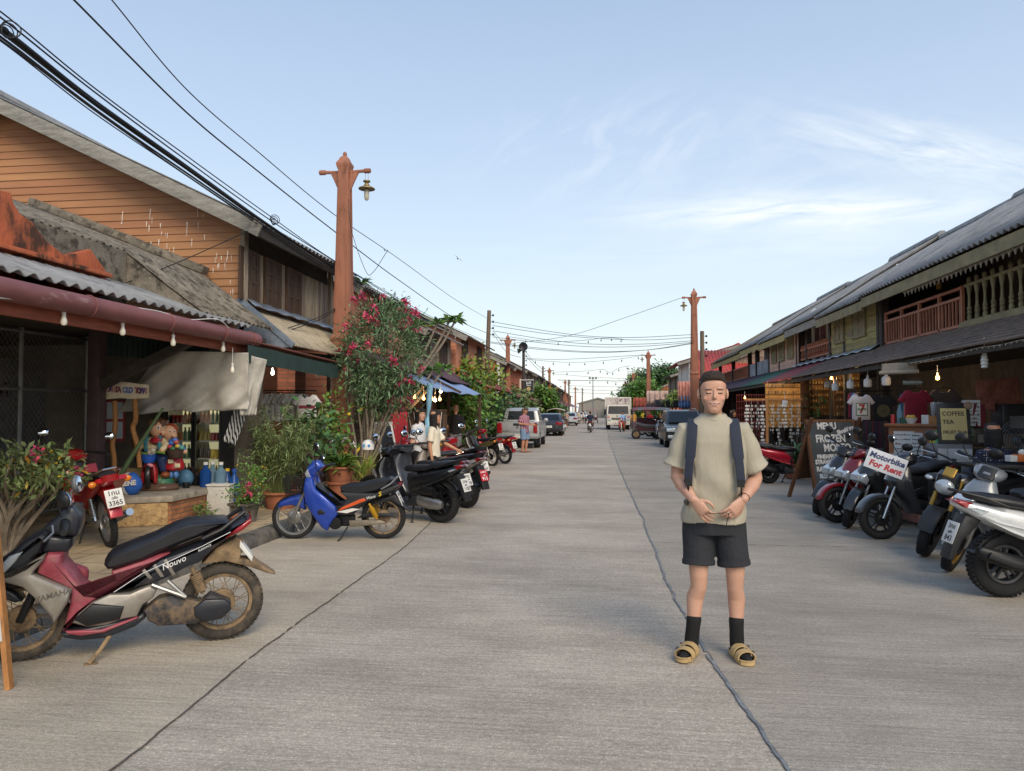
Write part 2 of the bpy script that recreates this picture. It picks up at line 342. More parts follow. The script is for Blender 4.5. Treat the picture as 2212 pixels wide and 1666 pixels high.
def wob(line, w0, amp, seed, step=.05, gaps=0.):
 rn = random.Random(seed); pts = []
 for (x0, y0), (x1, y1) in zip(line, line[1:]):
  st = step * (1 if y0 < 14 else 4); n = max(1, int(math.hypot(x1 - x0, y1 - y0) / st))
  for i in range(n): pts.append((x0 + (x1 - x0) * i / n, y0 + (y1 - y0) * i / n))
 mb = MB(); dx = 0; wq = 1; prev = None
 for x, y in pts:
  dx = dx * .9 + rn.uniform(-amp, amp) * .6; wq = wq * .7 + rn.uniform(.2, 1.5) * .3; wd = w0 * wq; cur = ((x + dx - wd, y, .0042), (x + dx + wd, y, .0042))
  if prev and rn.random() > gaps: mb.add([prev[0], prev[1], cur[1], cur[0]], [(0, 1, 2, 3)])
  prev = cur
 return mb
struct(wob(J1, .006, .008, 1, gaps=.04).build('road_joint', CRK))
struct(wob(J2, .012, .014, 2, gaps=.03).build('road_joint_seal', SEAL))
mb = MB()
for yy, x0, x1 in ((9.2, .56, 5.5), (15.5, .5, 5.5), (15.5, -2.8, .5), (23, -3.2, 5.4), (32, -3.5, 5.4)):
 n = 40
 for i in range(n):
  a = x0 + (x1 - x0) * i / n; b = x0 + (x1 - x0) * (i + 1) / n; q = .012 * math.sin(i * 1.7) + .006 * math.sin(i * 5.1); w_ = .004 + .003 * math.sin(i * 2.3)
  mb.add([(a, yy + q - w_, .004), (b, yy + q - w_, .004), (b, yy + q + w_, .004), (a, yy + q + w_, .004)], [(0, 1, 2, 3)])
struct(mb.build('slab_joint', CRK))
mb = MB(); rr = random.Random(5)
for cx, cy, s in ((.84, 3.15, .04),):
 ps = [(cx + s * rr.uniform(.4, 1) * math.cos(t * .52), cy + 3.2 * s * rr.uniform(.4, 1) * math.sin(t * .52), .0062) for t in range(12)]
 mb.add(ps, [tuple(range(12))])
struct(mb.build('road_patch', SEAL))
struct(MB().bx(-16, KX - .2, -6, 170, -.1, .12).build('pavement', TILE))
mb = MB(); seg = [(-6 + i * 1.0, -6 + i + .985) for i in range(176)]
for a, b in seg: mb.rings([[(KX + x, y, z) for x, z in ((0, -.05), (-.01, .07), (-.035, .115), (-.08, .135), (-.24, .135), (-.24, -.05))] for y in (a, b)])
struct(mb.build('kerb', KERB))
struct(MB().bx(5.6, 14, -6, 170, -.1, .015).build('shop_pavement', concrete('shop floor', '#75706a', .15)))
# ---------------------------------------------------------------- building tools
def corr(mb, p0, p1, prof, per=.177, amp=.024, mi=0, lap=.0, sub=6):  # p0->p1 along the eave; prof: list of (dx, dz) offsets running up the slope
 p0 = Vector(p0); p1 = Vector(p1); L = (p1 - p0).length; n = max(4, int(L / per * sub)); vs = []; m = len(prof)
 for k, (dx, dz) in enumerate(prof):
  a = Vector(prof[min(k + 1, m - 1)]) - Vector(prof[max(k - 1, 0)]); a.normalize(); nx, nz = -a.y, a.x
  if nz < 0: nx, nz = -nx, -nz
  for i in range(n + 1):
   t = i / n; q = amp * math.cos(2 * math.pi * t * L / per); p = p0.lerp(p1, t); vs.append((p.x + dx + nx * q, p.y, p.z + dz + nz * q))
 mb.add(vs, [(k * (n + 1) + i, k * (n + 1) + i + 1, (k + 1) * (n + 1) + i + 1, (k + 1) * (n + 1) + i) for k in range(m - 1) for i in range(n)], mi); return mb
def lapwall(mb, y, xa, xb, z0, z1, top, ph=.125, out=-1, mi=0, joints=None):  # clapboards facing -y, clipped by roof line top(x)->z given as inverse: span(z)
 z = z0
 while z < z1 - .01:
  za, zb = z, min(z + ph, z1); a0, b0 = top(za); a1, b1 = top(zb)
  if b1 - a1 > .05:
   mb.add([(a0, y - .016, za), (b0, y - .016, za), (b1, y - .001, zb), (a1, y - .001, zb), (a0, y + .004, za), (b0, y + .004, za)], [(0, 1, 2, 3), (4, 5, 1, 0)], mi)
  z += ph
 return mb
def planks(mb, axis, c, a0, a1, z0, z1, w_=.16, th=.02, sgn=1, vert=True, gap=.004, rn=random, mi=0):  # boards on plane axis=c
 if vert:
  a = a0
  while a < a1 - .01:
   b = min(a + w_ * rn.uniform(.85, 1.15), a1); o = rn.uniform(0, .006) * sgn
   e = (c + o, c + o + th * sgn) if sgn > 0 else (c + o + th * sgn, c + o)
   mb.bx(e[0], e[1], a + gap, b - gap, z0, z1, mi) if axis == 'x' else mb.bx(a + gap, b - gap, e[0], e[1], z0, z1, mi); a = b
 else:
  z = z0
  while z < z1 - .01:
   b = min(z + w_ * rn.uniform(.85, 1.15), z1); o = rn.uniform(0, .006) * sgn
   e = (c + o, c + o + th * sgn) if sgn > 0 else (c + o + th * sgn, c + o)
   mb.bx(e[0], e[1], a0, a1, z + gap, b - gap, mi) if axis == 'x' else mb.bx(a0, a1, e[0], e[1], z + gap, b - gap, mi); z = b
 return mb
def shutter(parent, X, y0, y1, z0, z1, sgn, mt, name='window_shutter'):   # pair of panelled leaves facing +-x
 fr = MB(); s = sgn
 def xb(a, b): return (X + a * s, X + b * s) if s > 0 else (X + b * s, X + a * s)
 for a, b in ((y0 - .05, y0), (y1, y1 + .05)): fr.bx(*xb(.004, .05), a, b, z0 - .05, z1 + .05)
 for a, b in ((z0 - .05, z0), (z1, z1 + .05)): fr.bx(*xb(.004, .05), y0, y1, a, b)
 f = fr.build(name, mt, parent, world=True); ym = (y0 + y1) / 2
 for a, b in ((y0, ym - .008), (ym + .008, y1)):
  lf = MB(); lf.bx(*xb(.006, .03), a, b, z0, z1); st = .05; zs = [z0, z0 + (z1 - z0) * .38, z0 + (z1 - z0) * .72, z1]
  for q in (a, b - st): lf.bx(*xb(.0305, .043), q, q + st, z0, z1)
  for q in zs: lf.bx(*xb(.0305, .043), a + st, b - st, max(z0, q - st / 2), min(z1, q + st / 2))
  lf.build('shutter_leaf', mt, f)
  f.children[-1].matrix_basis = Matrix.Identity(4) if parent is None else WM(f).inverted()
 return f
def balusters(mb, X, y0, y1, z0, z1, n, kind='bar', w_=.035, mi=0):
 for i in range(n):
  y = y0 + (y1 - y0) * (i + .5) / n
  if kind == 'bar': mb.bx(X - w_ / 2, X + w_ / 2, y - w_ / 2, y + w_ / 2, z0, z1, mi)
  else:
   h = z1 - z0; s_ = 2.0
   mb.lathe([(w_ * q, z0 + h * t) for t, q in ((0, .9), (.1, 1), (.13, .6), (.18, 1.1), (.22, .7), (.27, 1.1), (.32, .65), (.55, .5), (.8, 1.25), (.86, .7), (.92, 1.0), (.97, .8), (1, .2))], 8, tr(X, y, 0), mi)
 return mb
# ---------------------------------------------------------------- left side, nearest shop with parapet
t = thing('corner_shop', 'low open shop with purple gutter, stained orange parapet and chain link front', 'shop', (-6, 7, .12))
mb = MB(); corr(mb, (-5.02, 1.0, 2.80), (-5.02, 10.05, 2.80), [(0, 0), (-.55, .22), (-1.1, .42)]); mb.build('front_roof', ROOFG, t, world=True, solid=.012)
mb = MB(); mb.tube([(-4.98, 1.0, 2.62), (-4.98, 10.1, 2.62)], .1, 14); mb.build('gutter', GUT, t, world=True)
for y in (3.4, 5.2, 6.6, 7.9, 9.1, 9.9): MB().torus(.105, .008, 16, 6, tr(-4.98, y, 2.62) @ rotm('X', R_(90))).build('gutter_strap', GUT, t, world=True)
MB().bx(-5.11, -5.06, 1.0, 10.0, 2.42, 2.6).build('fascia_board', RUST, t, world=True, bev=.004)
# stained parapet: outline on the plane X=-6
PO = [onX(x, y, -6.0) for x, y in ((-260, 640), (-260, 330), (-120, 330), (-60, 400), (-5, 410), (24, 416), (30, 440), (44, 462), (70, 480), (100, 520), (140, 552), (165, 548), (196, 538), (208, 556), (226, 580), (231, 592), (230, 640))]
mb = MB(); P2 = [(p.y, p.z) for p in PO]
mb.rings([[(-6.0, a, b) for a, b in P2], [(-6.16, a, b) for a, b in P2]]); mb.build('parapet', STUC, t, world=True, bev=.01)
a = onX(-260, 460, -5.95); b = onX(233, 596, -5.95); mb = MB(); mb.bar((-5.94, a.y, a.z), (-5.94, b.y, b.z), .11, .05); mb.build('parapet_ledge', STUC, t, world=True, bev=.008)
pr = [(0, 0), (-.55, .40), (-1.15, .86), (-2.4, 1.38), (-4.2, 2.08)]
mb = MB(); corr(mb, (-5.16, 8.95, 2.88), (-5.16, 11.02, 2.88), pr, .13, .02); corr(mb, (-6.22, 5.0, 3.69), (-6.22, 8.95, 3.69), [(q[0] + 1.06, q[1] - .81) for q in [(-1.06, .81)] + pr[2:]], .13, .02); mb.build('rear_roof', FIB, t, world=True, solid=.012)
MB().rings([[(-5.16 + a, y, 2.87 + b) for a, b in [(0, 0)] + pr[1:3] + [(-1.16, .2), (-.9, .3)]] for y in (8.96, 8.98)]).bx(-6.24, -6.21, 5.0, 8.95, 3.0, 3.69).build('roof_end', FIB, t, world=True)
mb = MB()
for (x0, z0), (x1, z1) in zip(pr[2:], pr[3:]): mb.bar((-5.16 + x0, 11.06, 2.98 + z0), (-5.16 + x1 - .02, 11.06, 2.98 + z1), .2, .13)
mb.build('ridge_cap', FIB, t, world=True, bev=.03)
MB().bx(-10.6, -10.4, 1, 10.9, .12, 4.9).build('back_wall', INT, t, world=True)
MB().bx(-10.4, -5.3, 10.95, 11.0, .12, 2.75).build('end_wall', INT, t, world=True)
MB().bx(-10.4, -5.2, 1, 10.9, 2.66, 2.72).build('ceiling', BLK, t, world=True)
POST = mat('dark purple post', '#4c3a3d', .6, var=.2)
pb = onX(208, 900, -6.7)
MB().bx(-6.78, -6.62, pb.y - .08, pb.y + .08, .12, 2.66).build('post', POST, t, world=True, bev=.01)
MB().bar((-6.62, pb.y, 1.95), (-5.2, pb.y + .05, 2.62), .09, .12).build('eave_brace', BLK, t, world=True)
mb = MB(); corr(mb, (-6.9, pb.y + .1, 2.36), (-5.0, 13.7, 2.36), [(0, 0), (0, .3)], .08, .012)
mb.build('valance_sheet', GRN, t, world=True)
# chain link screen
cf = thing('chain_link_screen', 'galvanised chain link screen between grey pipes across the dark shop front', 'fence', (-7.2, 8, .12))
X = -7.2; ys = [onX(x, 800, X).y for x in (-330, -120, 45, 188)]
fr = MB()
for y in ys: fr.tube([(X, y, .12), (X, y, 2.64)], .03, 8)
y45, y188 = ys[2], ys[3]
for z in (.3, 1.04, 1.88, 2.6): fr.tube([(X, ys[0], z), (X, y188, z)], .024, 8)
fr.build('pipe_frame', STEEL, cf, world=True)
mb = MB(); s = .075; y = ys[0] - 2.5; WR = []
def wire_clip(y0, sg):
 z0, z1 = .3, 2.6; a = y0; b = y0 + (z1 - z0) * .8
 pa, pb_ = (a, z0), (b, z1)
 if sg < 0: pa, pb_ = (a, z1), (b, z0)
 lo, hi = ys[0], y188
 if pb_[0] < lo or pa[0] > hi: return
 def cut(pa, pb_, y): t_ = (y - pa[0]) / (pb_[0] - pa[0]); return (y, pa[1] + (pb_[1] - pa[1]) * t_)
 if pa[0] < lo: pa = cut(pa, pb_, lo)
 if pb_[0] > hi: pb_ = cut(pa, pb_, hi)
 mb.tube([(X, *pa), (X, *pb_)], .003, 3, cap=False)
while y < y188:
 wire_clip(y, 1); wire_clip(y, -1); y += s
mb.build('wire_mesh', STEEL, cf, world=True)
# things dimly seen in the cage: benches and a banner
b = thing('wooden_bench', 'rough wooden bench in the dark behind the chain link screen', 'bench', (-8.3, 8, .12)); mb = MB(); mb.bx(-8.6, -8.0, 5.5, 10.2, .75, .82); mb.build('seat_plank', DARKW, b, world=True, bev=.01)
for y in (5.7, 8, 10): mb.bx(-8.5, -8.1, y, y + .08, .12, .75)
mb.build('trestle', DARKW, b, world=True)
BAN = mat('grey banner', '#77767a', .8, var=.25, vs=2); bn = thing('hanging_banner', 'grey printed banner hanging in the dark behind the chain link', 'banner', (-9, 9, 1))
MB().grid(lambda u, v: (-9.0 + .05 * math.sin(u * 9), 6.5 + 4.6 * u, .9 + 1.5 * v), 20, 6).build('banner_sheet', BAN, bn, world=True)
text('ซ่อมมอเตอร์ไซค์\nพร้อมอะไหล่', .3, mat('banner ink', '#4a2f3a', .7), bn, Matrix.Translation((-8.93, 9.2, 1.75)) @ rotm('Z', R_(90)) @ rotm('X', R_(90)), world=True)
# ---------------------------------------------------------------- orange gable house
g = thing('gable_house', 'two storey house with orange clapboard gable and old brown shutters beside the tall lamp pillar', 'house', (-9, 12, .12))
RX, RZ, EX, EZ = -10.05, 6.84, -5.35, 4.56; sl_ = (RZ - EZ) / (EX - RX)
def span(z):
 zz = z + .10; h = max(0, (RZ - zz) / sl_); return (max(RX - h, -14), min(RX + h, -5.8))
mb = MB(); lapwall(mb, 11.9, -14, -5.8, 1.0, RZ - .12, span, .125); mb.build('gable_wall', ORW, g, world=True, sharp=20)
MB().bx(-14, -5.82, 11.9, 12.0, .12, 4.3).build('wall_core', ORW, g, world=True)
rd = random.Random(3); mb = MB()
for cx, cz, n in ((-7.9, 4.75, 3), (-7.4, 4.9, 5), (-7.15, 4.55, 6), (-6.75, 4.65, 3), (-6.55, 4.7, 4), (-6.25, 4.05, 6), (-6.05, 4.1, 5), (-5.95, 3.6, 4), (-6.5, 3.7, 4), (-7.4, 4.3, 4), (-6.25, 3.45, 3), (-5.95, 3.0, 3), (-6.2, 2.95, 3), (-7.0, 4.2, 2), (-7.2, 3.95, 3)):
 for _ in range(n):
  x = cx + rd.gauss(0, .05); z = cz + rd.gauss(0, .12); h = rd.uniform(.03, .14); w_ = rd.uniform(.004, .009); mb.add([(x - w_, 11.882, z), (x + w_, 11.882, z), (x + w_ * .5, 11.879, z - h), (x - w_ * .5, 11.879, z - h)], [(0, 1, 2, 3)])
dr = mb.build('paint_drip', DRIP, g, world=True)
mb = MB(); corr(mb, (EX, 11.45, EZ), (EX, 16.2, EZ), [(0, 0), (RX - EX, RZ - EZ)]); corr(mb, (2 * RX - EX, 11.45, EZ), (2 * RX - EX, 16.2, EZ), [(0, 0), (EX - RX, RZ - EZ)])
mb.tube([(RX, 11.4, RZ + .02), (RX, 16.2, RZ + .02)], .12, 8); mb.build('roof', ROOFG, g, world=True, solid=.012)
mb = MB(); dz = -.13
mb.bar((RX, 11.47, RZ + dz), (EX + .06, 11.47, EZ + dz - .02), .04, .22); mb.bar((RX, 11.472, RZ + dz), (2 * RX - EX, 11.472, EZ + dz), .04, .22); mb.build('bargeboard', GREYW, g, world=True, bev=.006)
mb = MB(); mb.bx(-5.42, -5.36, 11.5, 16.1, EZ - .22, EZ - .04)
for y in np.arange(11.9, 16.2, .55): mb.bar((-5.4, y, EZ - .1), (-6.4, y, EZ + .32), .05, .1)
mb.build('eave_timber', BLK, g, world=True)
rn = random.Random(4); mb = MB(); planks(mb, 'x', -5.82, 11.92, 15.75, 3.36, 4.26, .13, .02, 1, True, rn=rn); mb.build('front_wall', OLDW, g, world=True)
MB().bx(-5.99, -5.86, 11.98, 15.75, 4.2, 4.75).build('eave_gap_shade', BLK, g, world=True)  # solid dark strip standing in for the shade of the open eave gap
for q in (11.86, 15.66): MB().bx(-5.82, -5.74, q, q + .12, .12, 4.6).build('corner_post', OLDW, g, world=True)
for xa, xb_ in ((556, 588), (605, 632), (648, 672)):
 shutter(g, -5.795, onX(xa, 620, -5.8).y, onX(xb_, 620, -5.8).y, 3.44, 4.2, 1, DARKW)
mb = MB(); corr(mb, (-4.98, 11.95, 2.66), (-4.98, 15.9, 2.66), [(0, 0), (-.8, .66)], .1, .014); mb.build('lean_to_roof', LEANR, g, world=True, solid=.01)
mb = MB(); mb.grid(lambda u, v: (-5.79 + .05 * v + .2 * (1 - v), 11.95 + 3.9 * u, 3.3 - .0 + .12 * v + .012 * math.sin(u * 40)), 40, 2); mb.build('flashing', ZINC, g, world=True, solid=.004)
mb = MB(); mb.rings([[(x, y, z) for x, z in ((-5.82, 3.36), (-4.95, 2.62), (-5.9, 2.55))] for y in (11.86, 11.875)])
mb.bar((-5.84, 11.85, 3.42), (-4.9, 11.85, 2.64), .03, .09); mb.build('gable_flashing', ZINC, g, world=True)
mb = MB(); corr(mb, (-4.88, 10.3, 2.58), (-4.86, 13.85, 2.50), [(0, 0), (-1.0, .12)], .08, .01); mb.build('awning_sheet', mat('rusty sheet', '#6e4238', .8, var=.3), g, world=True, solid=.01)
mb = MB(); corr(mb, (-4.9, 10.35, 2.28), (-4.88, 13.8, 2.2), [(0, 0), (0, .24)], .05, .008); mb.build('awning_valance', GRN, g, world=True)
MB().bx(-8.4, -8.25, 11.95, 15.8, .12, 3.1).build('inner_wall', mat('inner brick', '#94592f', .9, var=.2, brick=('#4d3b2e', .22, .075, .01, 'mix')), g, world=True)
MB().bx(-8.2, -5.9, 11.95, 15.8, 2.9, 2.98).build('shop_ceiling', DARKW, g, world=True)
MB().bx(-6.05, -5.8, 11.92, 12.15, .12, 2.6).build('brick_pillar', BRICK, g, world=True, bev=.008); MB().bx(-6.15, -5.8, 14.0, 14.5, .12, 2.5).bx(-6.14, -5.86, 14.5, 15.75, .12, 1.0).build('brick_pillar', BRICK, g, world=True)
mb = MB()
for i in range(14): mb.bx(-7.62, -7.6, 12.2 + i * .17, 12.23 + i * .17, 1.3, 2.5)
for z in (1.3, 1.9, 2.5): mb.bx(-7.63, -7.595, 12.1, 14.6, z, z + .04)
mb.build('window_grille', BLK, g, world=True)
g.location.y -= .63
# generic two storey shophouse -----------------------------------------------------------
def house(name, label, side, y0, y1, xw, ze, rise, depth, upper, roofm, gable, awn=None, zf=3.1, nwin=2, wm=DARKW, over=.5, low=INT, group=None, detail=1, cat='shophouse'):
 s = side; t = thing(name, label, cat, (s * (xw + depth / 2), (y0 + y1) / 2, .1), group=group); rn = random.Random(int(y0 * 10) + 5)
 xr = xw + depth / 2; per = .177 if y0 < 40 else .35; sb = 6 if y0 < 40 else 4
 def X(a, b): return (s * a, s * b) if s > 0 else (s * b, s * a)
 mb = MB(); corr(mb, (s * (xw - over), y0 - .2, ze), (s * (xw - over), y1 + .15, ze), [(0, 0), (s * (depth / 2 + over), rise)], per, per * .13, sub=sb)
 corr(mb, (s * (xw + depth + over), y0 - .2, ze), (s * (xw + depth + over), y1 + .15, ze), [(0, 0), (-s * (depth / 2 + over), rise)], per, per * .13, sub=sb)
 mb.tube([(s * xr, y0 - .2, ze + rise), (s * xr, y1 + .15, ze + rise)], .12, 6); mb.build('roof', roofm, t, world=True, solid=.012)
 mb = MB(); k = rise / (depth / 2 + over)
 for e in (1, -1): mb.bar((s * xr, y0 - .2, ze + rise - .13), (s * (xr - e * (depth / 2 + over)), y0 - .2, ze - .13), .05, .2)
 mb.build('bargeboard', GREYW, t, world=True)
 def sp(z):
  h = max(0, (ze + rise - .05 - z) / k); a, b = max(xr - h, xw + .001), min(xr + h, xw + depth); return (a, b) if s > 0 else (-b, -a)
 mb = MB(); lapwall(mb, y0, 0, 0, .1, ze + rise - .1, sp, .16 if y0 < 60 else .3); mb.build('gable_wall', gable, t, world=True, sharp=20)
 mb = MB(); planks(mb, 'x', s * xw, y0 + .02, y1, zf, ze + over * k, .16 if y0 < 60 else .4, .03, -s, True, rn=rn); mb.build('upper_wall', upper, t, world=True)
 wy = (y1 - y0) / max(nwin, 1)
 for i in range(nwin):
  c = y0 + wy * (i + .5); hw = min(.55, wy * .3)
  if detail > 1: shutter(t, s * (xw - .03), c - hw, c + hw, zf + .25, ze - .05, -s, wm)
  else:
   f = MB().bx(*X(xw - .07, xw - .035), c - hw, c + hw, zf + .25, ze - .05).build('window', wm, t, world=True)
 MB().bx(*X(xw + 1.6, xw + 1.75), y0 + .02, y1, .1, zf).build('shopfront', low, t, world=True)
 mb = MB()
 for y in np.arange(y0 + .1, y1, max(1.8, (y1 - y0) / 3)): mb.bx(*X(xw - .02, xw + .14), y, y + .14, .1, zf)
 mb.bx(*X(xw - .0, xw + .12), y0, y1, zf - .2, zf); mb.build('post', DARKW, t, world=True)
 if awn:
  am, wd, dz = awn; mb = MB(); corr(mb, (s * (xw - wd), y0, zf - dz), (s * (xw - wd), y1, zf - dz), [(0, 0), (s * wd, dz)], per * .7, .015, sub=sb); mb.build('awning', am, t, world=True, solid=.01)
  mb = MB()
  for y in (y0 + .2, y1 - .3): mb.bx(*X(xw - wd + .08, xw - wd + .16), y, y + .09, .0, zf - dz - .02)
  mb.build('awning_post', DARKW, t, world=True)
 return t
house('shophouse', 'salmon walled shophouse behind the pink flowering oleander', -1, 16.3, 21.5, 5.9, 4.45, 2.0, 7, SALM, ROOFG, SALM, (PURM, 1.1, .5), nwin=1, detail=2)
house('shophouse', 'dark timber shophouse with purple awning beyond the blue tarpaulin stall', -1, 22, 27.5, 5.8, 4.1, 1.9, 7, OLDW, ROOFG, OLDW, (PURM, 1.2, .6), nwin=2, detail=2)
house('shophouse', 'salmon upstairs shophouse with bare grey roof beside the first wooden power pole', -1, 28, 35, 5.7, 4.5, 1.9, 7, SALM, FIB, SALM, (REDM, 1.3, .7), nwin=2, detail=2, zf=3.2)
house('shophouse', 'low timber shophouse with orange red roof sheets behind the potted greenery', -1, 36, 45, 6.5, 3.5, 1.4, 7, OLDW, REDT, OLDW, (REDM, 1.2, .5), nwin=2, zf=2.5)
house('gable_house', 'orange clapboard gable house with white corner trim beside the second lamp pillar', -1, 46.5, 51, 6.6, 4.7, 2.0, 8, OLDW, ROOFG, BRO, (REDM, 1.2, .6), nwin=1, cat='house')
house('shophouse', 'plain orange walled shophouse between second pillar and black signboard', -1, 51.5, 59, 6.6, 4.6, 2.0, 7, BRO, FIB, BRO, (REDM, 1.5, .8), nwin=0)
MB().bx(-6.75, -6.58, 46.35, 46.5, .1, 4.7).build('corner_trim', WHT, bpy.data.objects['gable_house.001'], world=True)
for i, (y0, y1, ze, um, rm, am, lb) in enumerate([(60, 69, 4.9, OLDW, FIB, PURM, 'weathered timber shophouse just past the black signboard'), (69.5, 79, 5.0, OLDW, ROOFG, ZINC, 'grey roofed timber shophouse before the third left pillar'), (79.5, 88, 4.9, DARKW, FIB, PURM, 'dark timber shophouse at the third left pillar'),
  (88.5, 98, 4.9, BRO, ROOFG, ZINC, 'red brown shophouse past the third left pillar'), (98.5, 110, 4.8, OLDW, FIB, REDM, 'faded timber shophouse before the fourth left pillar'), (110.5, 122, 4.8, DARKW, ROOFG, PURM, 'dark shophouse at the fourth left pillar'), (122.5, 136, 4.6, SALM, REDT, REDM, 'salmon shophouse with red tile roof near the road end'), (136.5, 150, 4.4, BRO, REDT, ZINC, 'last red tiled shophouse on the left before the road end')]):
 house('shophouse', lb, -1, y0, y1, 6.7, ze, 2.0, 7, um, rm, BRO if i % 2 else OLDW, (am, 1.7, .8), nwin=3)
# buildings closing the road end
house('market_hall', 'red roofed market hall across the far road end', --1, 168, 176, 1.2, 3.4, 1.6, 9, BRO, REDT, OLDW, None, nwin=0, cat='building')
house('market_hall', 'grey roofed hall beyond the truck at the road end', --1, 178, 186, -6, 3.4, 1.4, 9, CREAM, ROOFG, GREYW, None, nwin=0, cat='building')
# ---------------------------------------------------------------- right side row
XW, XE, XA = 6.3, 5.75, 5.1
def rrow(label, y0, y1, roofz=(4.2, 6.35), fas=OLIVD, awnm=None, awd=1.2, lace=False, roofm=ROOFG):
 t = thing('shophouse', label, 'shophouse', (8.5, (y0 + y1) / 2, .02)); za, zr = roofz
 mb = MB(); corr(mb, (XE, y0, za), (XE, y1, za), [(0, 0), (.8, .52), (1.6, 1.05), (3.4, zr - za)], .177, .03); corr(mb, (13, y0, za), (13, y1, za), [(0, 0), (9.15 - 13, zr - za)], .35, .03, sub=4)
 mb.tube([(9.15, y0, zr), (9.15, y1, zr)], .12, 6); mb.build('roof', roofm, t, world=True, solid=.012)
 MB().bx(XE + .05, XE + .09, y0, y1, za - .26, za - .05).build('fascia_board', fas, t, world=True)
 mb = MB()
 for y in np.arange(y0 + .2, y1, .6): mb.bar((XE + .1, y, za - .08), (XE + 1.2, y, za + .62), .05, .1)
 mb.bx(XE + 1.5, 9, y0 + .01, y1 - .01, za + .78, za + .83); mb.build('rafter', BLK, t, world=True)
 MB().bx(8.6, 8.75, y0, y1, 2.9, 5.2).build('upper_back_wall', INT, t, world=True)
 MB().bx(6.28, 9.96, y0, y1, 2.84, 3.02).build('upper_floor', BLK, t, world=True)
 MB().bx(9.8, 9.95, y0, y1, .02, 3.0).build('back_wall', INT, t, world=True)
 mb = MB()
 for y in np.arange(y0 + .08, y1, max(2.4, (y1 - y0) / 2 - .1)): mb.bx(6.2, 6.36, y, y + .15, .02, za + .2)
 mb.bx(6.2, 6.34, y0, y1, 2.7, 2.84); mb.build('post', BLK, t, world=True, bev=.008)
 if awnm:
  mb = MB()
  if awnm is SHING:
   n = 9
   for i in range(n):                       # courses of small tiles
    a, b = i / n, (i + 1.25) / n; xa = XA + 1.2 * a; xb = XA + 1.2 * min(b, 1.02); z0 = 2.5 + .58 * a + .03; z1 = 2.5 + .58 * min(b, 1.02) + .008
    mb.rings([[(xa, y, z0), (xb, y, z1), (xb, y, z1 - .012), (xa, y, z0 - .022)] for y in (y0, y1)])
  else: corr(mb, (XA, y0, 2.5), (XA, y1, 2.5), [(0, 0), (1.2, .58)], .1, .014)
  mb.build('awning', awnm, t, world=True, solid=0 if awnm is SHING else .01)
  mb = MB(); mb.bx(XA + .06, XA + .12, y0, y1, 2.40, 2.48)
  for y in np.arange(y0 + .3, y1, 1.1): mb.bar((XA + .05, y, 2.46), (XW, y, 3.0), .05, .07)
  mb.build('awning_frame', BLK, t, world=True)
 return t
YFAS = mat('yellow fascia', '#a3935f', .8, var=.2)
Y = lambda x, X=XW: onX(x, 750, X).y
yb = [4.5, Y(2083), Y(1911), Y(1803), Y(1729), Y(1667), Y(1622), Y(1556)]
ra = rrow('nearest right shophouse with lace trimmed eave over olive and red brown balconies', yb[0], yb[2], awnm=SHING)
# lace valance
mb = MB(); y = onX(2290, 500, XE + .1).y; yl = onX(1950, 600, XE + .1).y; mb.bx(XE + .1, XE + .13, y, yl, 3.99, 4.0); n = int((yl - y) / .16)
for i in range(n):
 c = y + (i + .5) * (yl - y) / n
 mb.rings([[(XE + .1 + dx, c + a, 3.99 + b) for a, b in ((-.075, 0), (-.075, -.05), (-.05, -.09), (-.035, -.07), (0, -.15), (.035, -.07), (.05, -.09), (.075, -.05), (.075, 0))] for dx in (0, .015)])
 for q in (-.04, .04): mb.torus(.028, .009, 8, 4, tr(XE + .092, c + q, 3.955) @ rotm('Y', R_(90)))
mb.build('lace_trim', mat('lace wood', '#8d8474', .85, var=.25), ra, world=True)
def rail(name, x0, x1, parent, kind, mt, n, z0, z1, w_=.035, Xr=XW - .04):
 y0, y1 = onX(x0, 750, Xr).y, onX(x1, 750, Xr).y
 if y0 > y1: y0, y1 = y1, y0
 mb = MB(); mb.bx(Xr - .03, Xr + .03, y0, y1, z1 - .05, z1); mb.bx(Xr - .025, Xr + .025, y0, y1, z0, z0 + .05)
 balusters(mb, Xr, y0, y1, z0 + .04, z1 + (.12 if kind == 'turned' else -.04), n, kind, w_); return mb.build(name, mt, parent, world=True)
rail('balustrade', 2290, 2088, ra, 'turned', OLIVD, 10, 3.12, 3.8, .04); MB().bx(XW - .08, XW + .02, yb[0], yb[1], 3.0, 3.15).build('balcony_edge', OLIVD, ra, world=True)
r2 = rail('balustrade', 2080, 1914, ra, 'bar', REDB, 26, 3.08, 3.62, .028)
mb = MB(); a, b_ = onX(2080, 700, XW - .04).y, onX(1914, 700, XW - .04).y; mb.bx(XW - .07, XW - .01, a, b_, 3.74, 3.79)
for i in range(5): q = a + (b_ - a) * i / 4; mb.bx(XW - .065, XW - .015, q - .03, q + .03, 3.02, 3.8)
mb.build('handrail', REDB, ra, world=True)
rb = rrow('olive plank shophouse bay with two closed shutters upstairs on the right', yb[2], yb[3], (4.15, 6.28), awnm=SHING)
mb = MB(); planks(mb, 'x', XW - .05, yb[2], yb[3], 3.0, 4.3, .15, .03, -1, False); mb.build('upper_wall', OLIV, rb, world=True)
for xa, xb_ in ((1878, 1851), (1831, 1813)): shutter(rb, XW - .085, onX(xa, 700, XW).y, onX(xb_, 700, XW).y, 3.45, 4.05, -1, OLIVD)
ya, yc = onX(1868, 700, XW).y, onX(1838, 700, XW).y; MB().bx(XW - .1, XW - .085, ya, yc, 3.5, 3.62).build('patch_board', OLDW, rb, world=True)
FOIL = mat('silver flashing', '#aebac2', .4, .6, var=.2, vs=8)
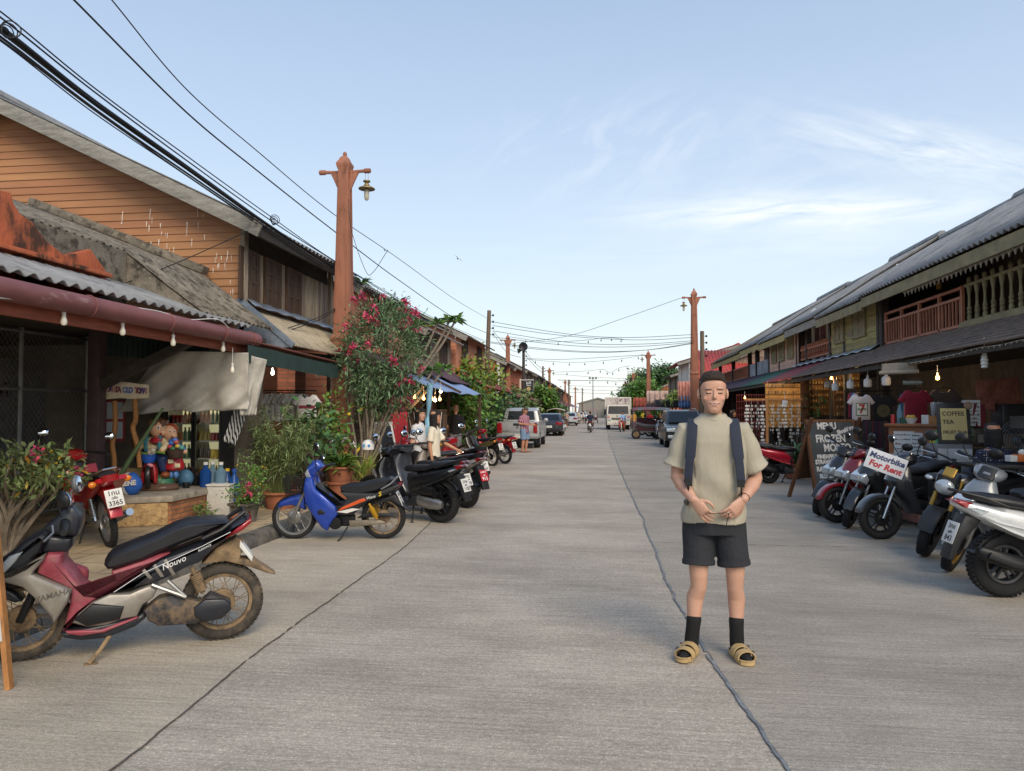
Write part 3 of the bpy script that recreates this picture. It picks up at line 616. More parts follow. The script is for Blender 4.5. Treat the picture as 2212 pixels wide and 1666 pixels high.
def foil(p, y0, y1): MB().grid(lambda u, v: (XW - .06 - .22 * v, y0 + (y1 - y0) * u, 3.14 - .12 * v + .015 * math.sin(u * 30 + v * 3)), 40, 3).build('flashing', FOIL, p, world=True, solid=.004)
foil(rb, yb[2], yb[3])
rc = rrow('right shophouse bay with striped curtain behind a low dark balustrade', yb[3], yb[4], (4.22, 6.4), GREYW, awnm=REDM)
CUR = mat('striped curtain', '#6a4a4a', .9, var=.15); CURW = mat('pale curtain', '#b9b6b0', .9, var=.1)
mb = MB(); nn = 60
for i in range(nn):
 f = lambda q: XW + .25 + .05 * math.sin(q * 40); a, b_ = i / nn, (i + 1) / nn
 mb.add([(f(a), yb[3] + (yb[4] - yb[3]) * a, 3.1), (f(b_), yb[3] + (yb[4] - yb[3]) * b_, 3.1), (f(b_), yb[3] + (yb[4] - yb[3]) * b_, 4.25), (f(a), yb[3] + (yb[4] - yb[3]) * a, 4.25)], [(0, 1, 2, 3)], int((i // 5) % 3 == 1))
mb.build('curtain', [CUR, CURW], rc, world=True); rail('balustrade', 1801, 1731, rc, 'turned', REDB, 14, 3.2, 3.55, .05); foil(rc, yb[3], yb[4])
rd_ = rrow('pale pink plank shophouse bay with three olive shutters on the right', yb[4], yb[5], (4.14, 6.27), YFAS, awnm=GREM)
mb = MB(); planks(mb, 'x', XW - .05, yb[4], yb[5], 2.95, 4.35, .2, .03, -1, False); mb.build('upper_wall', PINK, rd_, world=True)
for xa, xb_ in ((1720, 1709), (1700, 1690), (1683, 1674)): shutter(rd_, XW - .085, onX(xa, 740, XW).y, onX(xb_, 740, XW).y, 3.4, 4.15, -1, OLIVD)
re_ = rrow('far right shophouse with open balcony and corrugated silver parapet', yb[5], yb[6], (4.2, 6.35), YFAS, awnm=PURM)
mb = MB(); corr(mb, (XW - .04, yb[5], 3.0), (XW - .04, yb[6], 3.0), [(0, 0), (0, .6)], .15, .02); mb.build('parapet_sheet', ZINC, re_, world=True)
rf = rrow('end right shophouse with open timber balcony under a yellow edged eave', yb[6], yb[7], (4.12, 6.24), YFAS, awnm=PURM, roofm=FIB)
rail('balustrade', 1621, 1558, rf, 'bar', REDB, 34, 3.05, 3.6, .035)
MB().bx(6.2, 12, yb[7], yb[7] + .1, .02, 2.9).build('end_wall', DARKW, rf, world=True)
# beyond the row on the right
RH_ = house('shophouse', 'bright red roofed house rising behind the end of the right row', 1, 46, 54, 7.2, 4.4, 2.2, 9, OLDW, REDR, OLDW, (PURM, 1.4, .7), nwin=2)
MB().grid(lambda u, v: (5.5 + 5.5 * u, 44.3 + 3.2 * v, 3.5 + 1.9 * v + .03 * math.cos(u * 5.5 / .2 * 6.283)), 180, 1).build('front_roof', REDR, RH_, world=True, solid=.012); MB().bx(5.6, 10.9, 47.3, 47.4, .02, 5.3).build('front_wall', OLDW, RH_, world=True)
house('shophouse', 'house with brown wood gable and white shuttered front under a red eave on the right', 1, 56, 64, 6.3, 5.2, 1.3, 7, WHT, REDR, OLDW, (FIB, 1.6, .9), nwin=2, wm=WHT, over=.9)
house('shophouse', 'red walled house with grey roof between the white fronted house and the green vines', 1, 69, 80, 6.8, 4.9, 1.5, 8, OLDW, FIB, mat('faded red wall', '#a03a32', .85, var=.2), (REDM, 1.6, .8), nwin=2, over=.8)
for y0, y1, lb in ((96, 112, 'tiled shophouse past the vine covered wall on the right'), (113, 132, 'orange shophouse far down the right side of the road'), (133, 150, 'last shophouse on the right before the road end')):
 house('shophouse', lb, 1, y0, y1, 7.0, 4.4, 2.0, 8, OLDW, REDT, BRO, (REDM, 1.6, .8), nwin=2)
bo = thing('office_block', 'pale modern block with flat roof rising far behind the right side trees', 'building', (13, 150, 0)); MB().bx(9, 22, 152, 166, 0, 8.4).build('wall', CREAM, bo, world=True)
MB().bx(8.2, 23, 151, 167, 8.4, 8.8).build('roof', WHT, bo, world=True); MB().bx(8.93, 21, 151.9, 152, 6.2, 7.6).build('window_band', mat('far window', '#7d8894', .3, var=.1), bo, world=True)
# ---------------------------------------------------------------- motorbikes
TYRE = mat('tyre rubber', '#1e1e1f', .85, var=.25, vs=9); TYRED = mat('dusty tyre', '#3f3a34', .9, var=.4, vs=7, stain=[('#7d6d57', 9, .5, .7, .5)])
ALU = mat('alloy', '#9a9a98', .35, .8, var=.15); CHROME = mat('chrome', '#c4c6c8', .15, .95, var=.05); BLKM = mat('black metal', '#1b1c1e', .45, .3, var=.2)
MUD = mat('dusty metal', '#8a7458', .8, .2, var=.3, vs=9, stain=[('#4a4038', 14, .5, .66, .8)]); SEATM = mat('black vinyl seat', '#1c1d21', .42, var=.15, vs=12, bump=.1, bs=200)
PLBK = mat('dark plastic', '#202124', .5, var=.15); LENS = mat('clear lens', '#b9c2c8', .08, .3, var=.1, coat=1); REDL = mat('red lens', '#8e1018', .15, var=.1, coat=.8); AMBL = mat('amber lens', '#d8780c', .2, var=.1, coat=.8)
MIRG = mat('mirror glass', '#dfe8f0', .03, 1., var=0); PLATE = mat('plate white', '#d4d4cf', .5, var=.06); INK = mat('black ink', '#16161a', .6, var=0); WINK = mat('white ink', '#e4e4e2', .6, var=0); SPRY = mat('yellow spring', '#b58a1c', .5, var=.2); GOLDF = mat('gold fork', '#a8853a', .35, .5, var=.15)
SHINY = {}
def paint(c, coat=.7, dust=None):
 k = (c, dust)
 if k not in SHINY: SHINY[k] = mat('paint ' + c, c, .32, .15, var=.08, coat=coat, stain=[(dust, 5, .45, .75, .55)] if dust else None)
 return SHINY[k]
def wheel(parent, name, x, R, w_, style, rim=ALU, tyre=TYRE, M=Matrix.Identity(4), disc=True):
 ax = M @ tr(x, 0, R) @ rotm('X', R_(90)); mb = MB(); r = w_ / 2
 mb.torus(R - r, r, 40, 12, ax, w=r * 1.0)
 n = 44                                           # tread blocks
 for i in range(n):
  for sg in (-1, 1):
   a = 2 * math.pi * (i + (.5 if sg > 0 else 0)) / n; q = ax @ rotm('Z', a) @ tr(R - .0045, 0, sg * r * .35) @ rotm('X', sg * .5); mb.bx(-.006, .005, -.012, .012, -r * .4, r * .4, 0, q)
 wh = mb.build(name, tyre, parent); ri = R - w_ * .98
 mb = MB(); mb.lathe([(ri - .012, -r * .62), (ri + .008, -r * .7), (ri + .012, -r * .55), (ri - .004, 0), (ri + .012, r * .55), (ri + .008, r * .7), (ri - .012, r * .62), (ri - .018, 0), (ri - .012, -r * .62)], 40, ax, cap=False)
 if style == 'cast':
  for k in range(5):
   q = ax @ rotm('Z', k * 2 * math.pi / 5 + .3)
   for s_ in (-.22, .22): mb.bar(q @ Vector((.035, s_ * .09, 0)), q @ Vector((ri, s_ * .14, 0)), .016, .03, 0, q.to_3x3() @ Vector((0, 0, 1)))
 mb.build('rim', rim, wh)
 mb = MB(); mb.lathe([(.03, -r * 1.1), (.045, -r * .9), (.045, r * .9), (.03, r * 1.1)], 14, ax)
 if disc and style == 'cast': mb.lathe([(.1, -r * .95), (.1, -r * .9)], 24, ax)
 if style != 'cast':
  mb.lathe([(.075, -r * .6), (.085, -r * .4), (.085, r * .4), (.075, r * .6)], 20, ax)
  for k in range(36):
   a0 = k * 2 * math.pi / 36; a1 = a0 + (.55 if k % 4 < 2 else -.55); s_ = r * .55 * (1 if k % 2 else -1)
   mb.tube([ax @ Vector((.07 * math.cos(a1), .07 * math.sin(a1), s_)), ax @ Vector((ri * math.cos(a0), ri * math.sin(a0), 0))], .0022, 4, cap=False)
  mb.build('spokes', rim, wh)
 else: mb.build('hub', BLKM, wh)
 return wh
def spring(parent, a, b, r=.028, mt=STEEL, name='shock_absorber'):
 a, b = Vector(a), Vector(b); M = frame(a, b - a, (0, 1, 0)); L = (b - a).length; mb = MB(); n = 9
 mb.tube([M @ Vector((t * L, 0, 0)) for t in (0, 1)], r * .5, 8)
 pts = [M @ Vector((L * (.12 + .62 * i / (n * 8)), r * math.cos(i * math.pi / 4), r * math.sin(i * math.pi / 4))) for i in range(n * 8 + 1)]; mb.tube(pts, r * .24, 5); return mb.build(name, mt, parent)
def mirror(parent, base, top, face, r=.05, shell=BLACKP, facing=(-1, 0, .1)):
 mb = MB(); b, t = Vector(base), Vector(top); mb.tube([b, b.lerp(t, .6) + Vector((.02, 0, 0)), t], .006, 6); M = frame(t, facing)
 mb.ell((0, 0, 0), .03, r * 1.25, r, 12, 8, 0, M); m_ = mb.build('mirror', shell, parent); mb = MB(); mb.ell((.016, 0, 0), .016, r * 1.12, r * .88, 14, 8, 0, M); mb.build('mirror_glass', MIRG, m_); return m_
def plate(parent, o, rz_, tilt, lines, bg=PLATE, ink=INK, w_=.17, h=.19):
 M = tr(o) @ rotm('Z', rz_) @ rotm('X', tilt); mb = MB(); mb.bx(-w_ / 2, w_ / 2, -.004, .0, -h / 2, h / 2, 0, M); p = mb.build('licence_plate', bg, parent, bev=.002)
 for tx, z, s_ in lines: text(tx, s_, ink, p, M @ tr(0, -.0045, z) @ rotm('X', R_(90)), depth=.0006, bold=.001)
 return p
PLN = [0]
def nextplate():
 PLN[0] += 1; k = PLN[0] * 37 % 23; return [(str(1 + k % 6) + 'ก' + 'กขคงจชตธน'[k % 9], .05, .06), (['ตรัง', 'กระบี่', 'ภูเก็ต'][k % 3], 0, .03), (str(317 + k * 263 % 8700), -.055, .068)]
def place(name, label, rear, front, lean=6, group=None, cat='motorbike'):
 r = Vector(rear); f = Vector(front); h = f - r; a = math.atan2(h.y, h.x); lx = -R_(lean)
 t = thing(name, label, cat, r, group=group); t.rotation_mode = 'XYZ'; t.rotation_euler = (lx, 0, a); t.rotation_euler = Euler((0, 0, 0)); M = rotm('Z', a) @ rotm('X', lx); t.rotation_euler = M.to_euler(); return t
def steerM(x, z, ang, rake=.45): # rotation about the raked steering axis through (x, 0, z)
 axv = Vector((-math.sin(rake), 0, math.cos(rake))); return tr(x, 0, z) @ Matrix.Rotation(ang, 4, axv) @ tr(-x, 0, -z)
def bars(t, S, x, z, grip=BLACKP, w_=.33, lever=CHROME, cover=None):
 mb = MB(); mb.tube([S @ Vector((x - .12, w_, z + .03)), S @ Vector((x - .02, .16, z + .03)), S @ Vector((x, 0, z)), S @ Vector((x - .02, -.16, z + .03)), S @ Vector((x - .12, -w_, z + .03))], .011, 8)
 hb = mb.build('handlebar', BLKM, t)
 for s_ in (1, -1):
  g = MB(); g.tube([S @ Vector((x - .135, s_ * (w_ + .03), z + .03)), S @ Vector((x - .065, s_ * (w_ - .11), z + .032))], .018, 10); g.build('grip', grip, hb)
  g = MB(); g.tube([S @ Vector((x - .03, s_ * (w_ - .12), z + .03)), S @ Vector((x - .03, s_ * (w_ - .04), z + .025)), S @ Vector((x - .075, s_ * (w_ + .04), z + .015))], .007, 6); g.build('brake_lever', lever, hb)
 return hb
def scooter(name, label, rear, front, body='#202226', panel=None, lean=5, steer=0, wb=1.26, R=.27, tw=.1, style='cast', head='apron', plates=None, rim=BLKM, dust=None, group=None, seat=SEATM, fender=None, pbg=PLATE, pink=INK, mirr=True, fairs=1., cat='motor scooter', floor=PLBK, tailc=None, fork=ALU):
 t = place(name, label, rear, front, lean, group, cat); P = paint(body, dust=dust); Q = paint(panel or body, dust=dust); S = steerM(wb - .16, .6, steer); L_ = MB
 wheel(t, 'rear_wheel', 0, R, tw * 1.08, style, rim); fw = wheel(t, 'front_wheel', wb, R, tw * .92, style, rim, M=S)
 for s_ in (1, -1):
  mb = MB(); mb.tube([S @ Vector((wb, s_ * .075, R)), S @ Vector((wb - .1, s_ * .072, R + .26))], .022, 10); mb.tube([S @ Vector((wb - .1, s_ * .072, R + .26)), S @ Vector((wb - .17, s_ * .07, R + .42))], .015, 8); mb.build('fork_leg', fork, t)
 arc = [(wb + (R + .035) * math.cos(a), R + (R + .035) * math.sin(a)) for a in np.linspace(R_(12), R_(150), 12)]; inn = [(wb + (R - .01) * math.cos(a) * 1.0, R + (R - .02) * math.sin(a)) for a in np.linspace(R_(145), R_(18), 10)]
 MB().puff(arc + inn, -.068, .068, .03, M=S, shrink=.012).build('front_fender', paint(fender or body, dust=dust), t)
 a = .03 * fairs; secs = [(z, x, hw, hd) for z, x, hw, hd in ((.24, .80, .13, .05), (.34, .84, .16, .07), (.48, .92, .185, .085), (.62, 1.0, .2, .12), (.74, 1.04, .2, .14), (.84, 1.03, .165, .12), (.92, 1.0, .11, .08))]
 mb = MB(); rs = []
 for z, x, hw, hd in secs:
  r = []
  for k in range(18):
   q = 2 * math.pi * k / 18; c, sn = math.cos(q), math.sin(q); vx = hd * 1.35 * c if c > 0 else hd * .5 * c
   r.append((x - .05 + wb - 1.26 + vx * (1 - .25 * abs(sn)), math.copysign(abs(sn) ** .7, sn) * hw, z))
  rs.append(r)
 mb.rings(rs); ap = mb.build('front_apron', P, t)
 ox = wb - 1.26
 if head == 'apron':
  for s_ in (1, -1):
   MB().puff([(1.06 + ox, .60), (1.16 + ox, .66), (1.15 + ox, .73), (1.0 + ox, .80), (.98 + ox, .76)], s_ * .028, s_ * .155, .03, M=rotm('Z', -s_ * .20) @ tr(.035, s_ * .17, 0)).build('headlight', LENS, t)
  MB().loft([(.84 + ox, .99, .12, .05), (.9 + ox, 1.0, .15, .06), (.98 + ox, .985, .13, .07), (1.04 + ox, .96, .07, .04)], M=S).build('handlebar_cowl', P, t)
  MB().puff([(1.0 + ox, .93), (1.07 + ox, .965), (.98 + ox, 1.06), (.94 + ox, 1.05)], -.075, .075, .02, M=S).build('visor', PLBK, t)
 else:
  MB().loft([(.84 + ox, 1.0, .1, .07), (.92 + ox, 1.0, .14, .09), (1.0 + ox, .98, .12, .095), (1.05 + ox, .97, .09, .08)], e=2.2, M=S).build('handlebar_cowl', paint(panel or body), t)
  mb = MB(); mb.ell((1.05 + ox, 0, .97), .035, .082, .078, 16, 10, M=S); mb.build('headlight', LENS, t)
  for s_ in (1, -1): mb = MB(); mb.ell((1.07 + ox, s_ * .13, .74), .03, .035, .03, 10, 8); mb.build('indicator', AMBL, t)
 bars(t, S, .9 + ox, 1.03)
 if mirr:
  for s_ in (1, -1): mirror(t, S @ Vector((.9 + ox, s_ * .2, 1.05)), S @ Vector((.92 + ox, s_ * .33, 1.24)), 0, .055, facing=S.to_3x3() @ Vector((-1, -s_ * .15, .15)))
 MB().puff([(.30, .24), (.86 + ox, .22), (.86 + ox, .33), (.74, .31), (.50, .31), (.42, .36), (.3, .4)], -.17, .17, .025).build('footboard', floor, t)
 MB().puff([(.45, .36), (.52, .62), (.50, .70), (.34, .73), (.2, .5), (.3, .36)], -.14, .14, .03).build('seat_front_panel', PLBK, t)
 mb = MB(); mb.loft([(.5, .56, .13, .14), (.34, .58, .165, .15), (.1, .64, .175, .13), (-.1, .70, .16, .10), (-.28, .76, .115, .07), (-.43, .82, .05, .03)], 18, 2.8); mb.build('tail_body', Q if not tailc else paint(tailc), t)
 for s_ in (1, -1): MB().puff([(.44, .44), (.2, .5), (-.05, .60), (-.3, .72), (-.1, .66), (.15, .60), (.4, .54)], s_ * .155, s_ * .182, .012).build('side_panel', P, t)
 mb = MB(); mb.loft([(.6, .755, .07, .03), (.54, .765, .125, .05), (.35, .77, .145, .055), (.15, .785, .15, .05), (.08, .815, .15, .055), (-.15, .85, .14, .05), (-.3, .875, .09, .03)], 18, 2.5); mb.build('seat', seat, t)
 mb = MB(); mb.tube([(-.05, .17, .8), (-.25, .15, .88), (-.42, .07, .92), (-.42, -.07, .92), (-.25, -.15, .88), (-.05, -.17, .8)], .013, 8); mb.build('grab_rail', BLKM, t)
 MB().puff([(-.34, .76), (-.46, .835), (-.40, .85), (-.25, .81)], -.085, .085, .02).build('tail_light', REDL, t)
 for s_ in (1, -1): MB().puff([(-.26, .74), (-.38, .79), (-.3, .79), (-.2, .76)], s_ * .086, s_ * .125, .012).build('rear_indicator', LENS, t)
 MB().puff([(-.22, .68), (-.36, .72), (-.44, .55), (-.50, .34), (-.46, .33), (-.38, .5), (-.28, .6)], -.075, .075, .012).build('rear_mudguard', PLBK, t)
 MB().puff([(.02, R + .29), (-.2, R + .2), (-.28, R + .1), (-.24, R + .1), (-.15, R + .24), (.05, R + .32)], -.06, .06, .008).build('hugger', PLBK, t)
 plate(t, (-.445, 0, .56), R_(-90), R_(-20), plates or nextplate(), pbg, pink)
 mb = MB(); mb.loft([(.42, .33, .06, .06, .08), (.3, .32, .07, .09, .1), (.1, .29, .055, .085, .13), (-.06, .28, .055, .075, .13), (-.12, .28, .03, .05, .13)], 16, 2.4); mb.build('belt_case', PLBK if R < .3 else ALU, t)
 mb = MB(); mb.loft([(.5, .32, .12, .1), (.38, .34, .13, .12), (.26, .36, .1, .12), (.2, .38, .06, .08)], 12, 3); mb.loft([(.36, .5, .05, .06, .11), (.2, .48, .06, .08, .13), (.02, .46, .05, .06, .13)], 12, 3); mb.build('engine', BLKM, t)
 mb = MB(); mb.tube([(.4, -.06, .25), (.25, -.13, .24), (.14, -.15, .27)], .018, 8); mb.loft([(.16, .30, .035, .04, -.155), (.1, .31, .055, .065, -.165), (-.1, .36, .055, .07, -.165), (-.28, .42, .045, .058, -.165), (-.31, .43, .03, .03, -.165)], 14, 2.3); mb.build('exhaust', BLKM, t)
 MB().puff([(.12, .33), (.0, .36), (-.24, .44), (-.26, .39), (-.05, .31), (.1, .28)], -.238, -.22, .008).build('heat_shield', PLBK, t)
 spring(t, (.0, .12, .30), (.1, .13, .62), .03, BLKM)
 mb = MB(); mb.tube([(.42, .1, .24), (.36, .22, .02)], .011, 6); mb.bx(.33, .39, .2, .25, .0, .014); mb.build('kickstand', BLKM, t)
 return t
def moped(name, label, rear, front, body='#9a1b22', lean=5, steer=0, wb=1.22, R=.285, dust=None, group=None, plates=None, basket=False, style='spoke', shockm=CHROME, rim=ALU, cat='moped', tail=None, head='round', engine=MUD):
 t = place(name, label, rear, front, lean, group, cat); P = paint(body, dust=dust); S = steerM(wb - .2, .7, steer)
 wheel(t, 'rear_wheel', 0, R, .075, style, rim); wheel(t, 'front_wheel', wb, R, .068, style, rim, M=S)
 for s_ in (1, -1):
  mb = MB(); mb.tube([S @ Vector((wb, s_ * .06, R)), S @ Vector((wb - .12, s_ * .06, R + .3)), S @ Vector((wb - .2, s_ * .055, R + .46))], [.02, .02, .014], 8); mb.build('fork_leg', ALU, t)
 arc = [(wb + (R + .03) * math.cos(a), R + (R + .03) * math.sin(a)) for a in np.linspace(R_(25), R_(155), 12)]; inn = [(wb + (R - .02) * math.cos(a), R + (R - .02) * math.sin(a)) for a in np.linspace(R_(150), R_(30), 10)]
 MB().puff(arc + inn, -.055, .055, .02, M=S, shrink=.01).build('front_fender', P, t)
 for s_ in (1, -1): MB().puff([(wb - .30, .84), (wb - .24, .72), (wb - .34, .52), (wb - .45, .36), (wb - .55, .30), (wb - .62, .36), (wb - .58, .5), (wb - .42, .66), (wb - .36, .84)], s_ * .05, s_ * .2, .03, M=rotm('Z', -s_ * .12) @ tr(.03, s_ * .09, 0)).build('leg_shield', P, t)
 MB().puff([(wb - .36, .9), (wb - .30, .84), (wb - .38, .62), (wb - .55, .45), (.3, .47), (.3, .55), (.52, .53), (wb - .5, .62), (wb - .42, .8)], -.06, .06, .02).build('frame_cover', PLBK, t)
 MB().loft([(wb - .42, .98, .1, .05), (wb - .34, .98, .13, .075), (wb - .25, .95, .11, .085), (wb - .2, .93, .08, .07)], e=2.3, M=S).build('handlebar_cowl', P, t)
 mb = MB(); mb.ell((wb - .2, 0, .93), .03, .075, .065, 14, 8, M=S); mb.build('headlight', LENS, t); bars(t, S, wb - .36, 1.0)
 for s_ in (1, -1): mirror(t, S @ Vector((wb - .36, s_ * .22, 1.03)), S @ Vector((wb - .34, s_ * .34, 1.22)), 0, .05, facing=S.to_3x3() @ Vector((-1, -s_ * .15, .1)))
 for s_ in (1, -1): MB().puff([(.42, .44), (.5, .56), (.3, .68), (-.1, .74), (-.36, .8), (-.4, .76), (-.15, .64), (.1, .54), (.3, .42)], s_ * .06, s_ * .14, .02).build('side_panel', paint(tail or body, dust=dust), t)
 mb = MB(); mb.loft([(.56, .74, .07, .025), (.5, .75, .11, .045), (.3, .755, .125, .05), (.1, .775, .13, .05), (-.15, .80, .125, .05), (-.3, .82, .09, .03)], 16, 2.6); mb.build('seat', SEATM, t)
 mb = MB(); mb.tube([(-.05, .14, .76), (-.3, .13, .85), (-.4, .06, .89), (-.4, -.06, .89), (-.3, -.13, .85), (-.05, -.14, .76)], .011, 8); mb.build('grab_rail', CHROME, t)
 MB().puff([(-.3, .70), (-.42, .76), (-.42, .83), (-.3, .82)], -.08, .08, .025).build('tail_light', REDL, t)
 for s_ in (1, -1): mb = MB(); mb.ell((-.36, s_ * .17, .75), .03, .04, .035, 10, 8); mb.tube([(-.34, s_ * .07, .75), (-.36, s_ * .15, .75)], .012, 6); mb.build('indicator', AMBL, t)
 MB().puff([(-.02, R + .33), (-.25, .69), (-.36, .6), (-.42, .38), (-.38, .36), (-.31, .5), (-.2, R + .28)], -.065, .065, .012).build('rear_fender', P if tail is None else PLBK, t)
 plate(t, (-.43, 0, .58), R_(-90), R_(-16), plates or nextplate())
 mb = MB(); mb.lathe([(.03, -.13), (.075, -.13), (.085, -.1), (.085, .1), (.075, .13), (.03, .13)], 16, tr(.62, 0, .33) @ rotm('X', R_(90))); mb.loft([(.9, .38, .06, .06), (.8, .37, .065, .07), (.66, .36, .07, .08)], 12, 3); mb.bx(.4, .62, -.06, .06, .26, .42); mb.build('engine', engine, t, bev=.006)
 MB().puff([(.56, .36), (.0, .33), (-.06, .28), (0, .23), (.5, .27)], .075, .105, .012).build('chain_case', ALU if dust is None else MUD, t)
 mb = MB(); mb.tube([(.86, -.08, .32), (.7, -.12, .2), (.4, -.13, .2), (.2, -.14, .24)], .017, 8); mb.tube([(.2, -.14, .24), (.05, -.15, .29), (-.3, -.16, .38)], [.03, .045, .04], 12); mb.build('exhaust', CHROME if dust is None else BLKM, t)
 for s_ in (1, -1): spring(t, (.0, s_ * .105, R + .03), (.1, s_ * .1, .64), .026, shockm)
 mb = MB(); mb.tube([(.5, .08, .24), (.44, .2, .02)], .01, 6); mb.bx(.41, .47, .18, .23, .0, .014); mb.build('kickstand', BLKM, t)
 if basket: wire_basket(t, S, wb - .08, .86)
 return t
def wire_basket(t, S, x, z, mt=None):
 mb = MB(); H = .2
 def rr(f, zz): return [Vector((x + a * .13 * f, b * .17 * f, zz)) for a, b in ((-1, -1), (1, -1), (1, 1), (-1, 1))]
 for k in range(7):
  f = .78 + .22 * k / 6; c = rr(f, z - H / 2 + H * k / 6); mb.tube([S @ q for q in c + [c[0]]], .006 if k == 6 else .003, 4)
 for i in range(40):
  a, b = rr(.78, z - H / 2), rr(1., z + H / 2); e = i // 10; f = (i % 10) / 10; mb.tube([S @ a[e].lerp(a[(e + 1) % 4], f), S @ b[e].lerp(b[(e + 1) % 4], f)], .003, 4, cap=False)
 for i in range(7): a = rr(.78, z - H / 2); f = i / 6; mb.tube([S @ a[0].lerp(a[3], f), S @ a[1].lerp(a[2], f)], .003, 4)
 return mb.build('basket', mt or BLKM, t)
# ---- the two bikes seen broadside in front, outlines measured on the plane of the bike
def tracer(t, k, ox, oy):
 inv = WM(t).inverted(); o = inv @ O
 def T(pts, y=.12):
  r = []
  for zx, zy in pts:
   d = inv.to_3x3() @ ray(ox + zx * k, oy + zy * k); q = o + d * ((y - o.y) / d.y); r.append((q.x, q.z))
  return r
 return T
t = place('moped', 'dusty maroon and silver moped with black seat and muddy spoked wheels parked nearest the camera', onZ(479.6, 1380, 0), onZ(34, 1428, 0), 3, cat='moped'); NV = t; t.name = 'moped'
T = tracer(t, .31128, 0, 993.7); DUST = '#8d785c'
MAR = mat('faded maroon', '#8d3a47', .5, var=.2, vs=6, stain=[('#b0747c', 4, .5, .75, .6), ('#7d6a55', 9, .55, .72, .6)]); SIL = mat('dull silver', '#98938a', .45, .5, var=.12, vs=6, stain=[('#7f7160', 6, .55, .75, .6)]); NBK = mat('worn black', '#20232b', .4, var=.2, vs=5, coat=.2, stain=[('#5f564c', 6, .56, .75, .5)])
wheel(t, 'rear_wheel', 0, .27, .085, 'spoke', MUD, TYRED); wheel(t, 'front_wheel', 1.2, .27, .075, 'spoke', MUD, TYRED)
def pf(name, pts, mt, y0=-.12, y1=.12, b=.02, par=None, yt=None, shrink=None): return MB().puff(T(pts, y1 if yt is None else yt), y0, y1, b, shrink=shrink).build(name, mt, par or t)
st_ = pf('seat', [(715, 740), (722, 700), (770, 650), (900, 600), (1060, 540), (1200, 470), (1300, 435), (1420, 425), (1560, 420), (1590, 440), (1500, 490), (1380, 545), (1260, 590), (1100, 655), (1000, 705), (900, 735), (800, 765), (740, 770)], SEATM, -.14, .14, .05, shrink=.03)
tb = pf('tail_panel', [(775, 925), (900, 850), (1000, 775), (1110, 690), (1250, 640), (1420, 575), (1560, 500), (1700, 410), (1740, 405), (1700, 470), (1600, 540), (1500, 610), (1380, 720), (1280, 760), (1150, 830), (1050, 870), (900, 900)], NBK, -.15, .15, .04)
pf('leg_shield', [(770, 775), (1100, 660), (1180, 650), (1000, 770), (850, 860), (740, 950), (640, 1010), (560, 1075), (460, 1180), (430, 1200), (480, 1010), (490, 900), (250, 790), (270, 700), (330, 650), (440, 645), (430, 720), (480, 780), (540, 860), (600, 920), (680, 930), (740, 890), (775, 840)], MAR, -.13, .13, .03)
fc = pf('front_cover', [(220, 800), (490, 910), (470, 990), (370, 1150), (340, 1090), (250, 980), (150, 890), (0, 850), (-60, 830), (60, 790), (170, 740), (310, 660), (300, 700), (230, 780)], SIL, .07, .175, .025); pf('front_cover', [(220, 800), (490, 910), (470, 990), (370, 1150), (340, 1090), (250, 980), (150, 890), (0, 850), (-60, 830), (60, 790), (170, 740), (310, 660), (300, 700), (230, 780)], SIL, -.175, -.07, .025, yt=.17)
pf('front_cowl', [(-120, 840), (-80, 760), (60, 660), (160, 570), (300, 500), (330, 520), (270, 650), (220, 690), (200, 740), (100, 790)], NBK, -.17, .17, .05)
pf('headlight', [(-10, 745), (60, 672), (165, 632), (110, 712), (20, 795)], LENS, .12, .178, .02)
pf('handlebar_column', [(275, 640), (330, 525), (505, 540), (500, 600), (470, 640), (440, 650), (320, 655)], NBK, -.09, .1, .03)
pf('handlebar_cowl', [(300, 470), (380, 400), (430, 340), (500, 325), (555, 380), (555, 470), (530, 540), (330, 525)], NBK, -.13, .12, .04)
pf('footboard_side', [(640, 990), (760, 935), (900, 930), (1040, 870), (1090, 900), (1060, 960), (990, 1010), (950, 1090), (850, 1110), (740, 1150), (600, 1165), (500, 1135), (540, 1075)], SIL, -.155, .155, .02)
pf('footboard_mat', [(510, 1110), (640, 1000), (860, 1020), (830, 1110), (600, 1158)], BLACKP, .14, .172, .012); pf('belly_pan', [(415, 1205), (480, 1190), (950, 1090), (1000, 1060), (1010, 1100), (940, 1160), (740, 1240), (560, 1258), (440, 1240)], NBK, -.15, .15, .02)
pf('trim_strip', [(450, 1190), (700, 1180), (950, 1090), (960, 1100), (720, 1200), (560, 1222), (470, 1212)], MAR, .14, .168, .008)
pf('engine', [(990, 1050), (1100, 960), (1200, 935), (1300, 960), (1400, 985), (1460, 930), (1600, 985), (1605, 1045), (1540, 1110), (1400, 1135), (1330, 1145), (1100, 1160), (1030, 1125)], mat('dusty engine', '#3d3c3e', .7, .3, var=.4, vs=12, stain=[('#8a7458', 10, .48, .66, .8)]), .02, .14, .025)
pf('belt_cover', [(1350, 1090), (1345, 1030), (1420, 970), (1560, 965), (1605, 1000), (1600, 1050), (1520, 1110), (1410, 1125)], NBK, .13, .17, .02)
pf('tail_light', [(1555, 550), (1640, 470), (1745, 400), (1748, 440), (1690, 490), (1620, 525)], REDL, -.13, .158, .02); pf('rear_mudguard', [(1400, 725), (1500, 610), (1640, 540), (1690, 560), (1665, 690), (1760, 690), (1915, 797), (1850, 785), (1740, 745), (1560, 705)], MUD, -.07, .07, .012)
pts = T([(1665, 545), (1660, 590), (1745, 692), (1752, 658)], .02); MB().puff(pts, -.085, .085, .003).build('licence_plate', PLATE, t)
